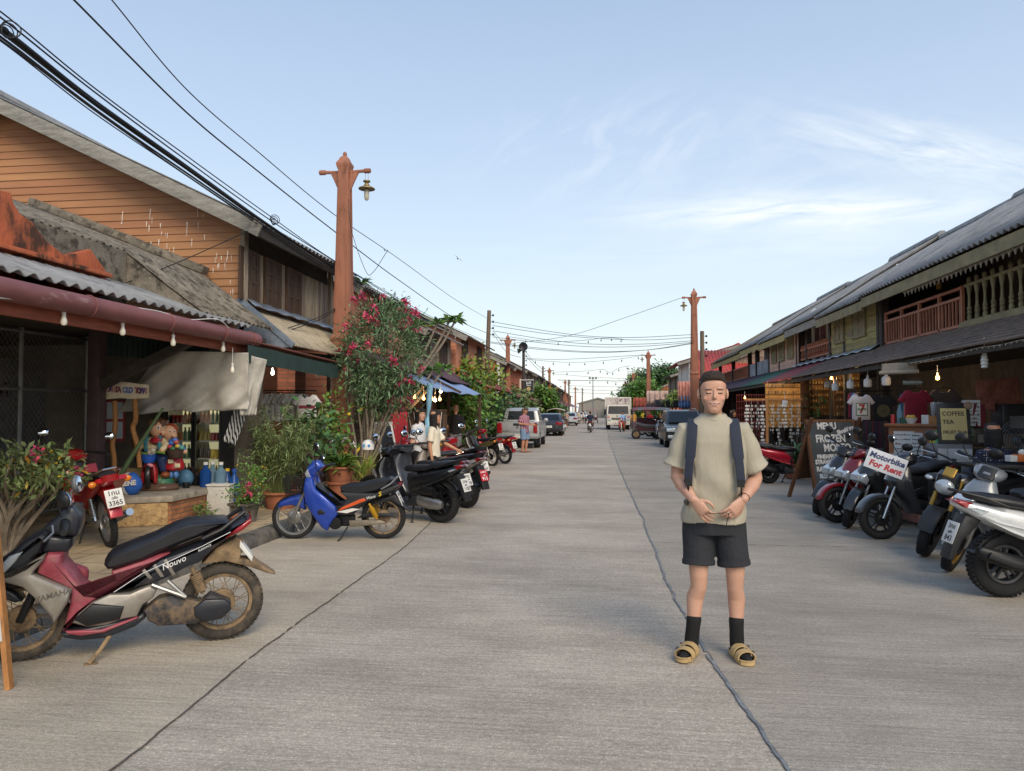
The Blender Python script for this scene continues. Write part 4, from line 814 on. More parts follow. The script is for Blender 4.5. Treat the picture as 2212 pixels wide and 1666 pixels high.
g3 = T([(1405, 545), (1540, 480), (1692, 372)], .14); mb = MB(); mb.tube([(g3[0][0], .15, g3[0][1]), (g3[1][0], .15, g3[1][1]), (g3[2][0], .1, g3[2][1]), (g3[2][0], -.1, g3[2][1]), (g3[1][0], -.15, g3[1][1]), (g3[0][0], -.15, g3[0][1])], .014, 8); mb.build('grab_rail', BLKM, t)
sa, sb2 = T([(1330, 745), (1410, 925)], .13); spring(t, (sb2[0], .12, sb2[1]), (sa[0], .12, sa[1]), .032, MUD)
fk = T([(205, 965), (105, 1160)], .08); mb = MB(); mb.tube([(1.2, .075, .27), (1.12, .075, .47), (1.08, .07, .6)], .022, 8); mb.build('fork_leg', BLKM, t); mb = MB(); mb.tube([(1.2, -.075, .27), (1.12, -.075, .47), (1.08, -.07, .6)], .022, 8); mb.build('fork_leg', BLKM, t)
pf('front_fender', [(-170, 930), (-60, 850), (0, 850), (120, 900), (170, 960), (120, 975), (0, 935), (-120, 960)], NBK, -.07, .07, .02, yt=0)
gr = T([(430, 500), (360, 470), (320, 555)], .33); gx, gz = gr[0]; c0 = T([(440, 430)], .1)[0]
mb = MB(); mb.tube([(c0[0] - .01, .1, c0[1] + .0), (gx, .26, gz), (gx - .01, .34, gz - .005)], [.03, .026, .02], 10); hb = mb.build('grip', BLACKP, t); mb = MB(); mb.tube([(c0[0] - .01, -.1, c0[1] + .02), (gx, -.36, gz + .05)], .02, 10); mb.build('grip', BLACKP, t)
lv = T([(350, 470), (365, 510), (345, 530), (320, 550)], .3); mb = MB(); mb.tube([(lv[0][0], .24, lv[0][1]), (lv[1][0], .28, lv[1][1]), (lv[2][0], .31, lv[2][1]), (lv[3][0], .36, lv[3][1])], .008, 6); mb.build('brake_lever', ALU, hb)
for (bx_, by_), (tx_, ty_), yy, sh in (((495, 310), (535, 165), -.05, STEEL), ((430, 400), (440, 280), .2, BLACKP)):
 b0, t0 = T([(bx_, by_), (tx_, ty_)], yy); mirror(t, (b0[0], yy, b0[1]), (t0[0], yy, t0[1]), 0, .06, sh, (-.85, .1 if yy < 0 else -.5, .1))
ks = T([(780, 1210), (690, 1330), (620, 1415)], .22); mb = MB(); mb.tube([(ks[0][0], .1, ks[0][1]), (ks[1][0], .19, ks[1][1]), (ks[2][0], .25, ks[2][1] + .01)], .014, 8); mb.bx(ks[2][0] - .05, ks[2][0] + .03, .22, .29, ks[2][1] - .01, ks[2][1] + .008); mb.build('kickstand', MUD, t)
fpg = T([(1050, 880), (1160, 850), (1290, 960)], .2); mb = MB(); mb.tube([(fpg[0][0], .15, fpg[0][1]), (fpg[2][0], .17, fpg[2][1])], .014, 8); mb.tube([(fpg[1][0], .15, fpg[1][1]), (fpg[2][0], .17, fpg[2][1])], .014, 8); mb.build('footpeg_bracket', ALU, t)
MB().puff(T([(470, 725), (590, 765), (605, 790), (600, 850), (560, 885), (540, 860)], -.05), -.16, -.1, .02).build('glove_box', MAR, t)
def decal(par, tx, px, size, mt, y, ang=0., shear=0., TT=None, bold=.0, flip=True):
 (x, z), = (TT or T)([px], y); text(tx, size, mt, par, tr(x, y + .001, z) @ rotm('Z', math.pi) @ rotm('X', R_(90)) @ rotm('Z', ang), depth=.0008, bold=bold, shear=shear)
decal(fc, 'YAMAHA', (365, 940), .05, mat('grey ink', '#5c5850', .6, var=0), .176, R_(14), .2, bold=.001); decal(tb, 'Nouvo', (1205, 715), .055, WINK, .151, R_(22), .3); decal(tb, 'ELEGANCE', (1420, 610), .018, WINK, .151, R_(25), .2)
mb = MB(); q = T([(790, 918), (985, 790), (1400, 600), (1600, 500)], .152); mb.tube([(a, .1515, b) for a, b in q], .0022, 4); mb.build('pinstripe', WINK, tb)
for k in range(3):
 q = T([(985 + k * 75, 770 - k * 35), (1005 + k * 75, 755 - k * 35), (1060 + k * 80, 820 - k * 12), (1035 + k * 80, 825 - k * 12)], .151); MB().puff(q, .1502, .152, .0005).build('stripe_decal', SIL, tb)
# blue moped
t = place('moped', 'glossy blue moped with front basket and orange striped black side panel', onZ(829, 1163.5), onZ(636, 1163.5), 3, cat='moped'); WV = t
T = tracer(t, .28526, 475.3, 734.5); BLU = mat('blue paint', '#1a3fa0', .28, .2, var=.08, coat=.8)
wbv = (onZ(636, 1163.5) - onZ(829, 1163.5)).length
wheel(t, 'rear_wheel', 0, .275, .07, 'spoke', MUD, TYRE); wheel(t, 'front_wheel', wbv, .275, .062, 'spoke', ALU, TYRE)
ls = [(640, 1050), (700, 1040), (720, 1130), (790, 1190), (870, 1260), (885, 1330), (850, 1370), (830, 1400), (805, 1450), (760, 1420), (690, 1320), (640, 1230), (625, 1130)]
pf('leg_shield', ls, BLU, .02, .17, .03); pf('leg_shield', ls, BLU, -.17, -.02, .03, yt=.17)
pf('shield_opening', [(735, 1300), (760, 1280), (795, 1305), (790, 1320), (745, 1325)], BLACKP, .165, .173, .004)
pf('front_fender', [(428, 1275), (450, 1225), (520, 1190), (600, 1168), (640, 1180), (640, 1290), (600, 1270), (540, 1250), (470, 1262)], BLU, -.06, .06, .02)
pf('handlebar_cowl', [(640, 1010), (660, 960), (700, 915), (735, 918), (775, 960), (740, 1000), (700, 1048), (650, 1042)], BLU, -.1, .1, .03); pf('headlight', [(636, 1010), (664, 972), (692, 1042), (650, 1046)], LENS, -.085, .104, .02)
pf('seat', [(903, 1118), (960, 1095), (1060, 1090), (1160, 1065), (1280, 1045), (1302, 1060), (1260, 1110), (1180, 1150), (1060, 1172), (950, 1165), (912, 1150)], SEATM, -.12, .12, .04, shrink=.025)
cp = pf('side_panel', [(700, 1080), (740, 1110), (800, 1190), (860, 1240), (930, 1240), (960, 1200), (905, 1150), (1180, 1160), (1260, 1120), (1350, 1090), (1370, 1102), (1300, 1160), (1180, 1200), (1090, 1240), (1000, 1330), (880, 1330), (870, 1260), (780, 1190)], PLBK, -.13, .13, .025)
ORG = mat('orange decal', '#c8501c', .4, var=.1); pf('stripe_decal', [(920, 1268), (1060, 1205), (1095, 1198), (1105, 1216), (1000, 1258), (890, 1298)], ORG, .129, .133, .001, cp); pf('stripe_decal', [(880, 1302), (1000, 1275), (1060, 1280), (960, 1312)], WHT, .129, .133, .001, cp); decal(cp, 'Wave', (1140, 1192), .05, WINK, .132, R_(14), .3); decal(cp, 'S', (1208, 1168), .075, mat('yellow ink', '#d8b427', .5, var=0), .132, R_(14), .3, bold=.002)
pf('tail_light', [(1268, 1128), (1370, 1075), (1368, 1110), (1310, 1152)], REDL, -.09, .11, .02); g3 = T([(1220, 1130), (1290, 1090), (1340, 1040)], .12); mb = MB(); mb.tube([(g3[0][0], .12, g3[0][1]), (g3[1][0], .13, g3[1][1]), (g3[2][0], .1, g3[2][1]), (g3[2][0], -.1, g3[2][1]), (g3[0][0], -.12, g3[0][1])], .013, 8); mb.build('grab_rail', STEEL, t)
pf('rear_fender', [(1130, 1250), (1250, 1190), (1330, 1165), (1400, 1250), (1450, 1290), (1440, 1296), (1370, 1250), (1300, 1210), (1200, 1230)], PLBK, -.06, .06, .01, yt=0.)
q = T([(1358, 1196)], 0)[0]; plate(t, (q[0] - .01, 0, q[1]), R_(-90), R_(-25), [('ขกต', .05, .06), ('ตรัง', 0, .03), ('62', -.055, .07)])
eng = MB(); c0 = T([(872, 1385)], .1)[0]; eng.lathe([(.03, -.13), (.075, -.13), (.082, -.1), (.082, .1), (.07, .13), (.03, .135)], 18, tr(c0[0], 0, c0[1]) @ rotm('X', R_(90))); eng.loft([(c0[0] + .02, c0[1] + .0, .06, .07), (c0[0] + .2, c0[1] + .05, .06, .07)], 12, 3); eng.bx(c0[0] - .22, c0[0], -.06, .06, c0[1] - .05, c0[1] + .08); eng.build('engine', BLKM, t, bev=.006)
pf('chain_case', [(975, 1368), (1205, 1362), (1250, 1378), (1245, 1392), (980, 1420)], mat('dusty alloy', '#8a8070', .5, .5, var=.25, vs=9), .08, .11, .01); pf('chain_guard', [(1035, 1350), (1080, 1315), (1260, 1310), (1340, 1345), (1200, 1340)], PLBK, .06, .085, .008)
for s_ in (1, -1): a, b = T([(1190, 1355), (1128, 1238)], .12); spring(t, (a[0], s_ * .12, a[1]), (b[0], s_ * .12, b[1]), .028, SPRY)
for s_ in (1, -1): mb = MB(); a = T([(625, 1295)], .06)[0]; mb.tube([(wbv, s_ * .06, .275), (wbv - .1, s_ * .06, .50), (wbv - .17, s_ * .05, .68)], .02, 8); mb.build('fork_leg', ALU, t)
ks = T([(950, 1430), (915, 1500), (890, 1532)], .2); mb = MB(); mb.tube([(ks[0][0], .08, ks[0][1]), (ks[1][0], .16, ks[1][1]), (ks[2][0], .2, ks[2][1] + .01)], .011, 6); mb.build('kickstand', BLKM, t)
b0, b1 = T([(560, 1040)], .1)[0], T([(550, 1170)], .1)[0]; wire_basket(t, Matrix.Identity(4), b0[0] + .0, (b0[1] + b1[1]) / 2)
h0 = T([(740, 1005)], .12)[0]; mb = MB(); mb.tube([(h0[0], .08, h0[1] + .02), (h0[0] - .04, .2, h0[1] + .02), (h0[0] - .12, .33, h0[1] + .0)], [.013, .013, .02], 8); mb.tube([(h0[0], -.08, h0[1] + .06), (h0[0] - .1, -.33, h0[1] + .05)], [.013, .02], 8); mb.build('handlebar', BLACKP, t)
for px_, yy in (((727, 808), .18), ((770, 900), -.3)):
 t0 = T([px_], yy)[0]; mirror(t, (h0[0] + .02, yy * .6, h0[1] + .04), (t0[0], yy, t0[1]), 0, .055, BLACKP, (-.8, -.4, .1))
# ---- the rest of the left row
moped('moped', 'bright red moped with round headlight and white plate reading 3365 on the tiled pavement', onZ(239, 1181, .12), onZ(239, 1181, .12) + Vector((-.95, .77, 0)), '#a3131c', 9, -.5, plates=[('1กน', .052, .07), ('ตรัง', 0, .036), ('3365', -.055, .07)])
s1 = scooter('motor_scooter', 'black scooter with silver belt case and slim wheels right behind the blue moped', (-2.33, 10.5, 0), (-3.45, 11.0, 0), '#15171b', lean=3, R=.3, style='cast', plates=[('5กษ', .05, .065), ('ภูเก็ต', 0, .03), ('1187', -.055, .07)])
scooter('motor_scooter', 'dark grey scooter with white plate reading 8018 between the black and the red plated scooters', (-2.42, 11.35, 0), (-3.45, 12.0, 0), '#3c4048', lean=3, plates=[('4กฎ', .055, .065), ('กรุงเทพ', 0, .03), ('8018', -.055, .07)])
scooter('motor_scooter', 'pearl grey scooter with a red plate reading 913 beside the two girls', (-2.28, 12.15, 0), (-3.3, 12.9, 0), '#a59a90', '#8d847c', lean=2, R=.285, tw=.12, pbg=mat('plate red', '#a8202a', .5, var=.05), pink=WINK, plates=[('ก·0417', .055, .045), ('ตรัง', 0, .03), ('913', -.055, .08)])
scooter('motor_scooter', 'red and black scooter with wide handlebar and exposed exhaust beyond the red plated scooter', (-2.5, 14.2, 0), (-3.3, 15.2, 0), '#9a1620', '#1a1b1e', lean=3, steer=.3)
moped('moped', 'red moped with black wire basket standing behind the two girls', (-2.95, 14.3, 0), (-4.15, 14.0, 0), '#a3131c', 3, .2, basket=True)
moped('moped', 'black moped covered in colourful stickers with white spoked rims before the silver pickup', (-3.24, 21.4, 0), (-4.2, 22.2, 0), '#35302c', 5, .3, tail='#5d5a35', rim=WHT, style='cast')
moped('moped', 'red tailed moped with white plate nearest the wooden notice post', (-3.0, 22.4, 0), (-4.0, 23.1, 0), '#9a1620', 5, .3)
# ---- the right row, fronts to the road
scooter('motor_scooter', 'bright red and white rounded scooter parked side on before the shell chimes', (3.6, 17.03, 0), (4.85, 17.09, 0), '#a8102a', '#b01530', lean=-3, R=.235, head='round', tailc='#a8102a')
scooter('motor_scooter', 'black scooter with green sticker hidden behind the red scooter by the menu board', (4.5, 12.28, 0), (3.3, 11.86, 0), '#17191c', lean=5, steer=.55)
scooter('motor_scooter', 'metallic dark red scooter with slanted headlights in front of the menu board', (4.5, 11.60, 0), (3.32, 11.20, 0), '#7d1420', '#7d1420', lean=4, steer=-.15)
scooter('motor_scooter', 'glossy black scooter with slanted headlights turned wheel next to the dark red scooter', (4.5, 11.18, 0), (3.36, 10.66, 0), '#1a1c20', lean=5, steer=.6)
fino = scooter('motor_scooter', 'charcoal scooter with silver flame fender carrying the motorbike for rent sign', (4.62, 10.19, 0), (3.46, 9.84, 0), '#2b2e33', '#24272b', lean=4, steer=-.12, head='round', fender='#3f4348', floor=mat('brown mat', '#6d4840', .8, var=.2), fork=CHROME)
rs = scooter('motor_scooter', 'black and white scooter seen from behind at the right edge with wide dusty rear tyre', (3.40, 6.92, 0), (4.6, 7.05, 0), '#c9cccc', '#d2d4d4', lean=-3, R=.29, tw=.125, style='cast', rim=mat('grey rim', '#4b4c4e', .5, .3, var=.2))
b5 = scooter('motor_scooter', 'silver grey scooter with green tank sticker squeezed beside the white scooter', (4.65, 8.31, 0), (3.5, 7.92, 0), '#80858a', '#4d5156', lean=5, steer=.6, rim=GOLDF)
def naked(name, label, rear, front, lean=5, steer=.5):
 t = place(name, label, rear, front, lean, None, 'motorbike'); wb = 1.2; R = .27; S = steerM(wb - .18, .6, steer); K2 = paint('#202327'); wheel(t, 'rear_wheel', 0, R, .13, 'cast', BLKM); wheel(t, 'front_wheel', wb, R, .125, 'cast', BLKM, M=S)
 for s_ in (1, -1): mb = MB(); mb.tube([S @ Vector((wb, s_ * .095, R)), S @ Vector((wb - .1, s_ * .095, R + .27))], .026, 10); mb.build('fork_lower', BLKM, t); mb = MB(); mb.tube([S @ Vector((wb - .1, s_ * .095, R + .25)), S @ Vector((wb - .24, s_ * .095, R + .60))], .024, 10); mb.build('fork_tube', GOLDF, t)
 arc = [(wb + (R + .03) * math.cos(a), R + (R + .03) * math.sin(a)) for a in np.linspace(R_(15), R_(140), 10)]; inn = [(wb + (R - .0) * math.cos(a), R + (R - .0) * math.sin(a)) for a in np.linspace(R_(135), R_(20), 10)]
 MB().puff(arc + inn, -.085, .085, .03, M=S, shrink=.012).build('front_fender', PLBK, t); mb = MB(); mb.ell((wb - .03, 0, .80), .06, .1, .085, 16, 10, M=S); mb.build('headlight', LENS, t)
 MB().puff([(wb - .1, .70), (wb - .02, .74), (wb - .04, .92), (wb - .14, .96), (wb - .2, .8)], -.11, .11, .03, M=S).build('headlight_cowl', K2, t); MB().puff([(wb - .05, .90), (wb - .03, .93), (wb - .11, 1.01), (wb - .13, .99)], -.06, .06, .012, M=S).build('visor', GOLDF, t)
 bars(t, S, wb - .28, 1.04, w_=.36)
 for s_ in (1, -1): mirror(t, S @ Vector((wb - .28, s_ * .22, 1.06)), S @ Vector((wb - .26, s_ * .32, 1.26)), 0, .06, facing=S.to_3x3() @ Vector((-1, 0, .1))); mb = MB(); mb.ell((wb - .16, s_ * .2, .82), .03, .045, .025, 10, 8, M=S); mb.build('indicator', LENS, t)
 mb = MB(); mb.loft([(.95, .78, .05, .06), (.85, .80, .13, .1), (.65, .82, .14, .1), (.5, .78, .09, .06)], 16, 2.6); mb.build('fuel_tank', K2, t); mb = MB(); mb.loft([(.6, .76, .09, .035), (.4, .77, .12, .05), (.1, .82, .12, .05), (-.2, .88, .08, .03)], 16, 2.6); mb.build('seat', SEATM, t)
 mb = MB(); mb.loft([(.5, .7, .1, .06), (.1, .75, .1, .06), (-.3, .84, .04, .03)], 12, 2.6); mb.build('tail_body', K2, t); MB().puff([(.35, .2), (.75, .18), (.85, .4), (.7, .62), (.45, .6), (.3, .4)], -.11, .11, .03).build('engine', BLKM, t, bev=0)
 mb = MB(); mb.bar((.5, .1, .36), (0, .1, R), .03, .05); mb.bar((.5, -.1, .36), (0, -.1, R), .03, .05); mb.bar((.95, 0, .8), (.5, 0, .3), .06, .06); mb.build('frame', BLKM, t); mb = MB(); mb.tube([(.7, -.12, .25), (.4, -.15, .2), (-.1, -.17, .35)], [.02, .03, .05], 10); mb.build('exhaust', BLKM, t); spring(t, (.2, .0, .38), (.4, 0, .68), .035, BLKM)
 MB().puff([(-.05, .62), (-.3, .72), (-.45, .42), (-.4, .4), (-.28, .58)], -.07, .07, .012).build('rear_mudguard', PLBK, t); return t
naked('motorbike', 'black naked motorbike with gold forks and big round headlight turned towards the road', (4.62, 9.25, 0), (3.47, 8.69, 0))
# ---------------------------------------------------------------- lamp pillars
def pillar(label, x, y, side, group=None, H=6.77, sx=.84):
 t = thing('lamp_pillar', label, 'lamp pillar', (x, y, .0), group=group); t.scale = (sx, sx, H / 6.77); mb = MB()
 def sq(h, z): return [(-h, -h, z), (h, -h, z), (h, h, z), (-h, h, z)]
 mb.rings([sq(a, z) for a, z in ((.24, .0), (.24, .3), (.205, .34), (.2, 2.95), (.235, 3.0), (.235, 3.05), (.215, 3.08), (.19, 3.12), (.125, 6.38), (.15, 6.44), (.165, 6.5), (.165, 6.52), (.12, 6.58), (.09, 6.64), (.05, 6.68))])
 mb.ell((0, 0, 6.72), .05, .05, .055, 10, 8); mb.build('shaft', TERR, t, sharp=25, bev=.006)
 mb = MB()                                         # raised fillets on each face
 for k in range(4):
  R = rotm('Z', k * math.pi / 2)
  for s_ in (-1, 1): mb.bar(R @ Vector((s_ * .13, -.192, 3.2)), R @ Vector((s_ * .075, -.137, 6.2)), .018, .022, 0, R.to_3x3() @ Vector((0, 1, 0)))
  for s_ in (-1, 1): mb.bar(R @ Vector((s_ * .14, -.205, .5)), R @ Vector((s_ * .14, -.203, 2.8)), .018, .02, 0, R.to_3x3() @ Vector((0, 1, 0)))
 mb.build('fillet', TERR, t)
 for s_ in (-1, 1):
  mb = MB(); mb.tube([(s_ * .12, 0, 6.36), (s_ * .48, 0, 6.37)], .034, 8); mb.tube([(s_ * .46, 0, 6.37), (s_ * .48, 0, 6.37), (s_ * .62, 0, 6.37), (s_ * .64, 0, 6.37)], [.03, .05, .05, .02], 10)
  mb.puff([(s_ * .13, 6.34), (s_ * .34, 6.34), (s_ * .26, 6.2), (s_ * .18, 6.05), (s_ * .135, 5.96)], -.03, .03, .008); mb.build('bracket_arm', TERR, t)
 lx = side * .54; mb = MB(); mb.tube([(lx - .03, 0, 6.33), (lx - .04, 0, 6.15)], .004, 4); mb.tube([(lx + .03, 0, 6.33), (lx + .04, 0, 6.15)], .004, 4)
 mb.lathe([(.02, 6.06), (.085, 6.05), (.085, 6.03), (.04, 6.01), (.06, 5.98), (.07, 5.95), (.19, 5.90), (.195, 5.88), (.15, 5.87), (.06, 5.885)], 20, tr(lx, 0, .12)); l = mb.build('lantern', mat('worn brass', '#8a7a52', .5, .5, var=.3), t)
 mb = MB(); mb.lathe([(.045, 5.88), (.06, 5.84), (.062, 5.74), (.05, 5.68), (.03, 5.66)], 14, tr(lx, 0, .12)); mb.build('glass_jar', mat('lamp glass', '#b9b3a0', .2, var=.1), l)
 return t
A1 = at(741, 870, 14.6); pillar('tall terracotta lamp pillar with hanging lantern behind the pink flowering oleander', A1.x, A1.y, 1)
for x, d, lb in ((1097, 49.6, 'second left terracotta lamp pillar beside the first wooden power pole'), (1187, 86.7, 'third left lamp pillar beyond the black signboard'), (1221, 121, 'fourth left lamp pillar in front of the far awnings'), (1243, 155, 'fifth left lamp pillar near the red roofed market hall')):
 a = at(x, 880, d); pillar(lb, a.x, a.y, 1, 'terracotta lamp pillars along the road')
for x, d, lb in ((1501, 37.5, 'terracotta lamp pillar on the right rising behind the black car'), (1401, 62.9, 'second right lamp pillar beside the white truck'), (1368, 98, 'right lamp pillar half hidden by the green vines'), (1352, 130, 'farthest right lamp pillar among the distant trees')):
 a = at(x, 880, d); pillar(lb, a.x, a.y, -1, 'terracotta lamp pillars along the road', H=7.85 if d < 40 else 6.77, sx=.95)
def powerpole(label, x, y, H, mt=GOLD, r=.13, lean=0.):
 t = thing('power_pole', label, 'power pole', (x, y, 0)); mb = MB(); mb.tube([(0, 0, 0), (lean * .5, 0, H / 2), (lean, 0, H)], [r, r * .9, r * .75], 10); mb.build('post', mt, t)
 mb = MB()
 for i in range(4): z = H - .25 - i * .32; mb.tube([(lean, -.02, z), (lean + .2, -.03, z)], .012, 6); mb.lathe([(.03, z - .05), (.055, z - .03), (.035, z), (.055, z + .03), (.03, z + .05)], 8, tr(lean + .2, -.03, 0))
 mb.build('insulator_rack', BLKM, t); return t
P1 = at(1047, 952, 36.6); P1.z = 0
pp1 = powerpole('leaning old wooden power pole with insulators beside the first salmon shophouse', P1.x, P1.y, 6.6, lean=.22)
mb = MB(); mb.bx(-.19, .2, -.17, -.15, 1.1, 1.75); mb.build('notice_sheet', mat('weathered notice', '#b9b49a', .8, var=.4, vs=9, stain=[('#4d5a3a', 8, .5, .62, .8), ('#c9b83a', 5, .62, .66, .9)]), pp1)
P2 = at(1131, 900, 53); pp2 = powerpole('black power pole with round loudspeaker before the dark signboard', P2.x, P2.y, 6.1, BLK)
mb = MB(); mb.lathe([(.05, 0), (.1, .05), (.3, .3), (.33, .32), (.3, .34), (.05, .2)], 18, tr(0, .1, 6.2) @ rotm('X', R_(90))); mb.lathe([(.05, 0), (.2, .25), (.22, .26), (.05, .15)], 14, tr(-.15, -.1, 5.95) @ rotm('Y', R_(-100))); mb.build('loudspeaker', DSTEEL, pp2)
for x, d, H, lb in ((1173, 79, 6.4, 'wooden power pole just before the third left lamp pillar'), (1229, 108, 6.2, 'thin power pole with cap behind the fourth lamp pillar'), (1518, 36, 5.5, 'wooden power pole behind the nearest right lamp pillar'), (1258, 140, 6.0, 'distant power pole at the road end')):
 a = at(x, 885, d); powerpole(lb, a.x, a.y, H)
a = at(1281, 885, 165); t = thing('floodlight_mast', 'tall thin floodlight mast rising at the far end of the road', 'floodlight mast', (a.x, a.y, 0)); MB().tube([(0, 0, 0), (0, 0, 8.8)], [.14, .08], 8).build('mast', STEEL, t)
mb = MB(); mb.bx(-.9, .9, -.06, .06, 8.75, 8.85)
for k in (-.7, 0, .7): mb.bx(k - .2, k + .2, -.3, .1, 8.85, 9.2)
mb.build('lamp_head', STEEL, t)
# black hanging signboard
s0 = at(1142, 837, 51); t = thing('signboard', 'black hanging signboard with white Thai heading and gold roundel on a white bracket', 'sign', (s0.x, s0.y, 1)); MB().bx(s0.x - .29, s0.x + .29, s0.y - .04, s0.y, s0.z - .47, s0.z + .47).build('board', mat('navy board', '#1a2230', .5, var=.1), t, world=True)
M_ = tr(s0.x, s0.y - .042, s0.z) @ rotm('X', R_(90)); text('โกโก้', .2, WINK, t, M_ @ tr(0, .3, 0), world=True, bold=.006); text('Photo', .13, WINK, t, M_ @ tr(0, .14, 0), world=True, bold=.003, shear=.2); text('OPEN DAILY', .06, WINK, t, M_ @ tr(0, -.36, 0), world=True)
MB().lathe([(.15, 0), (.15, .01)], 20, M_ @ tr(0, -.1, -.005)).build('roundel', mat('gold disc', '#b9a064', .5, var=.2), t, world=True)
mb = MB(); mb.bx(s0.x - .62, s0.x - .55, s0.y - .02, s0.y + .05, .1, s0.z + .6); mb.bx(s0.x - .55, s0.x + .35, s0.y - .02, s0.y + .02, s0.z + .5, s0.z + .55); mb.build('bracket', WHT, t, world=True)
# ---------------------------------------------------------------- overhead wires
def smooth(P, n=10):
 P = [Vector(p) for p in P]; P = [2 * P[0] - P[1]] + P + [2 * P[-1] - P[-2]]; r = []
 for i in range(1, len(P) - 2):
  for k in range(n): t_ = k / n; a, b, c, d = P[i - 1:i + 3]; r.append(.5 * ((2 * b) + (c - a) * t_ + (2 * a - 5 * b + 4 * c - d) * t_ ** 2 + (3 * b - a - 3 * c + d) * t_ ** 3))
 return r + [P[-2]]
def wire(P, r, label, group, mt=CABLE, nm='overhead_wire', cat='wire', n=10): return tag(MB().tube(smooth(P, n), r, 5).build(nm, mt), label, cat, group)
def lw(x, y, X=-5.25): return onX(x, y, X)
rw = random.Random(11); GB = 'black cables bundled along the left roofs'
base = [(-180, -60), (0, 58), (200, 215), (400, 358), (580, 484), (715, 572), (850, 652), (960, 708), (1055, 748)]
offs = [(-14, 6, .013), (-7, 2, .016), (-2, 8, .012), (4, 3, .017), (9, 10, .013), (-18, -10, .009), (14, -4, .008), (0, -22, .008), (6, 16, .008), (-4, 22, .007)]
for i, (ox, oy, r) in enumerate(offs):
 P = []
 for k, (x, y) in enumerate(base):
  f = (1 - (x + 180) / 1240) ** 1.2; X = -5.3 - .1 * math.sin(i) - (.65 * ((x - 700) / 355) if x > 700 else 0)
  P.append(onX(x, y + (oy * 1.3 + ox * .4) * (.3 + f) + rw.uniform(-2, 2), X))
 wire(P, r, 'black cable in the thick bundle sagging past the gable house roof', GB)
wire([onX(x, y, X) for x, y, X in ((20, -130, -5.2), (150, -10, -5.2), (400, 240, -5.2), (560, 372, -5.2), (715, 494, -5.25), (860, 604, -5.4), (990, 692, -5.7), (1058, 722, -5.9))], .011, 'single black wire passing just above the cable bundle across the first pillar', None)
wire([onX(x, y, X) for x, y, X in ((140, -110, -5.2), (235, -8, -5.2), (400, 190, -5.2), (560, 330, -5.2), (720, 462, -5.25), (860, 558, -5.4), (985, 648, -5.7), (1060, 692, -5.9))], .008, 'uppermost thin wire running from the top left corner to the first power pole', None)
for (x, y), lb in (((12, 70), 'coil of spare cable looped on the bundle at the top left corner'), ((590, 480), 'coil of spare cable looped on the bundle above the gable eave')):
 mb = MB(); c = onX(x, y, -5.25)
 for k in range(4): mb.torus(.045 + .01 * k, .006, 14, 5, tr(c + Vector((0, .02 * k, .02 * k))) @ rotm('Y', R_(90)) @ rotm('X', .3 * k))
 tag(mb.build('cable_coil', CABLE), lb, 'cable coil')
wire([onX(x, y, X) for x, y, X in ((250, 620, -6.2), (400, 560, -5.9), (560, 488, -5.4))], .007, 'thin slack wire crossing the clapboard gable to the bundle', None)
for k in range(2): wire([onX(540 + k * 10, 733 + k * 4, -5.5), onX(630, 706 + k * 6, -5.4), onX(700, 680 + k * 5, -5.3), onX(765, 640 + k * 3, -5.1)], .009, 'dark service cable rising from the lean-to roof to the first pillar', 'service cables over the lean-to')
wire([at(752, 430, 14.3), at(760, 500, 14.3), at(790, 585, 14.4), at(806, 588, 14.4), at(838, 540, 14.5)], .006, 'loose thin wire hanging beside the first lamp pillar', None)
z6 = lambda zx, zy, d: at(993.7 + zx * .23437, 648.1 + zy * .23437, d)
GC = 'wires crossing the street between the power poles'
for P in ([(300, 200), (700, 270), (1150, 330), (1600, 345), (2150, 318)], [(300, 235), (800, 310), (1250, 352), (1700, 368), (2150, 345)], [(310, 285), (800, 365), (1200, 405), (1700, 405), (2150, 375)], [(300, 340), (800, 400), (1250, 432), (1700, 425), (2150, 390)], [(280, 385), (700, 440), (1200, 475), (1700, 462), (2150, 395)], [(280, 395), (700, 452), (1250, 484), (1750, 458), (2150, 402)]):
 wire([z6(*p, 36.5) for p in P], .012, 'thin black wire sagging across the street between the power poles', GC)
for P in ([(590, 540), (1000, 545), (1700, 505)], [(470, 400), (1000, 330), (1500, 170), (2040, -20)], [(860, 680), (1300, 715), (1700, 725)], [(900, 740), (1400, 745), (1700, 720)], [(1000, 790), (1400, 800), (1600, 795)], [(1010, 820), (1350, 835), (1560, 830)], [(1010, 850), (1300, 862), (1500, 860)], [(600, 470), (680, 570), (760, 640)], [(600, 500), (680, 600), (760, 670)], [(300, 280), (440, 440), (560, 490)], [(300, 300), (430, 480), (560, 530)]):
 wire([z6(*p, 75 if P[0][0] > 850 else 50) for p in P], .014, 'faint wire strung over the far part of the street', 'wires over the far street')
def stringlight(label, P, d, n, r=.012):
 t = thing('string_light', label, 'string light', z6(*P[0], d), group='strings of bulbs over the street'); pts = smooth([z6(*p, d) for p in P], 14); MB().tube(pts, r, 5).build('flex', CABLE, t, world=True); mb = None
 for i in range(n):
  q = pts[int((i + .6) / n * (len(pts) - 1))]; s_ = d / 68; mb = MB(); mb.tube([q, q - Vector((0, 0, .12 * s_))], .012 * s_, 5); mb.lathe([(.01, -.3 * s_), (.05 * s_, -.27 * s_), (.055 * s_, -.2 * s_), (.03 * s_, -.12 * s_)], 8, tr(q)); mb.build('bulb', mat('far bulb', '#4c4f52', .3, var=0), t, world=True)
stringlight('string of small bulbs across the street just beyond the first power pole', [(460, 340), (800, 385), (1150, 370), (1300, 352), (1420, 350), (1520, 365)], 44, 6)
stringlight('lower string of seven bulbs from the loudspeaker pole to the second right pillar', [(610, 545), (900, 570), (1150, 572), (1450, 545), (1720, 505)], 54, 7)
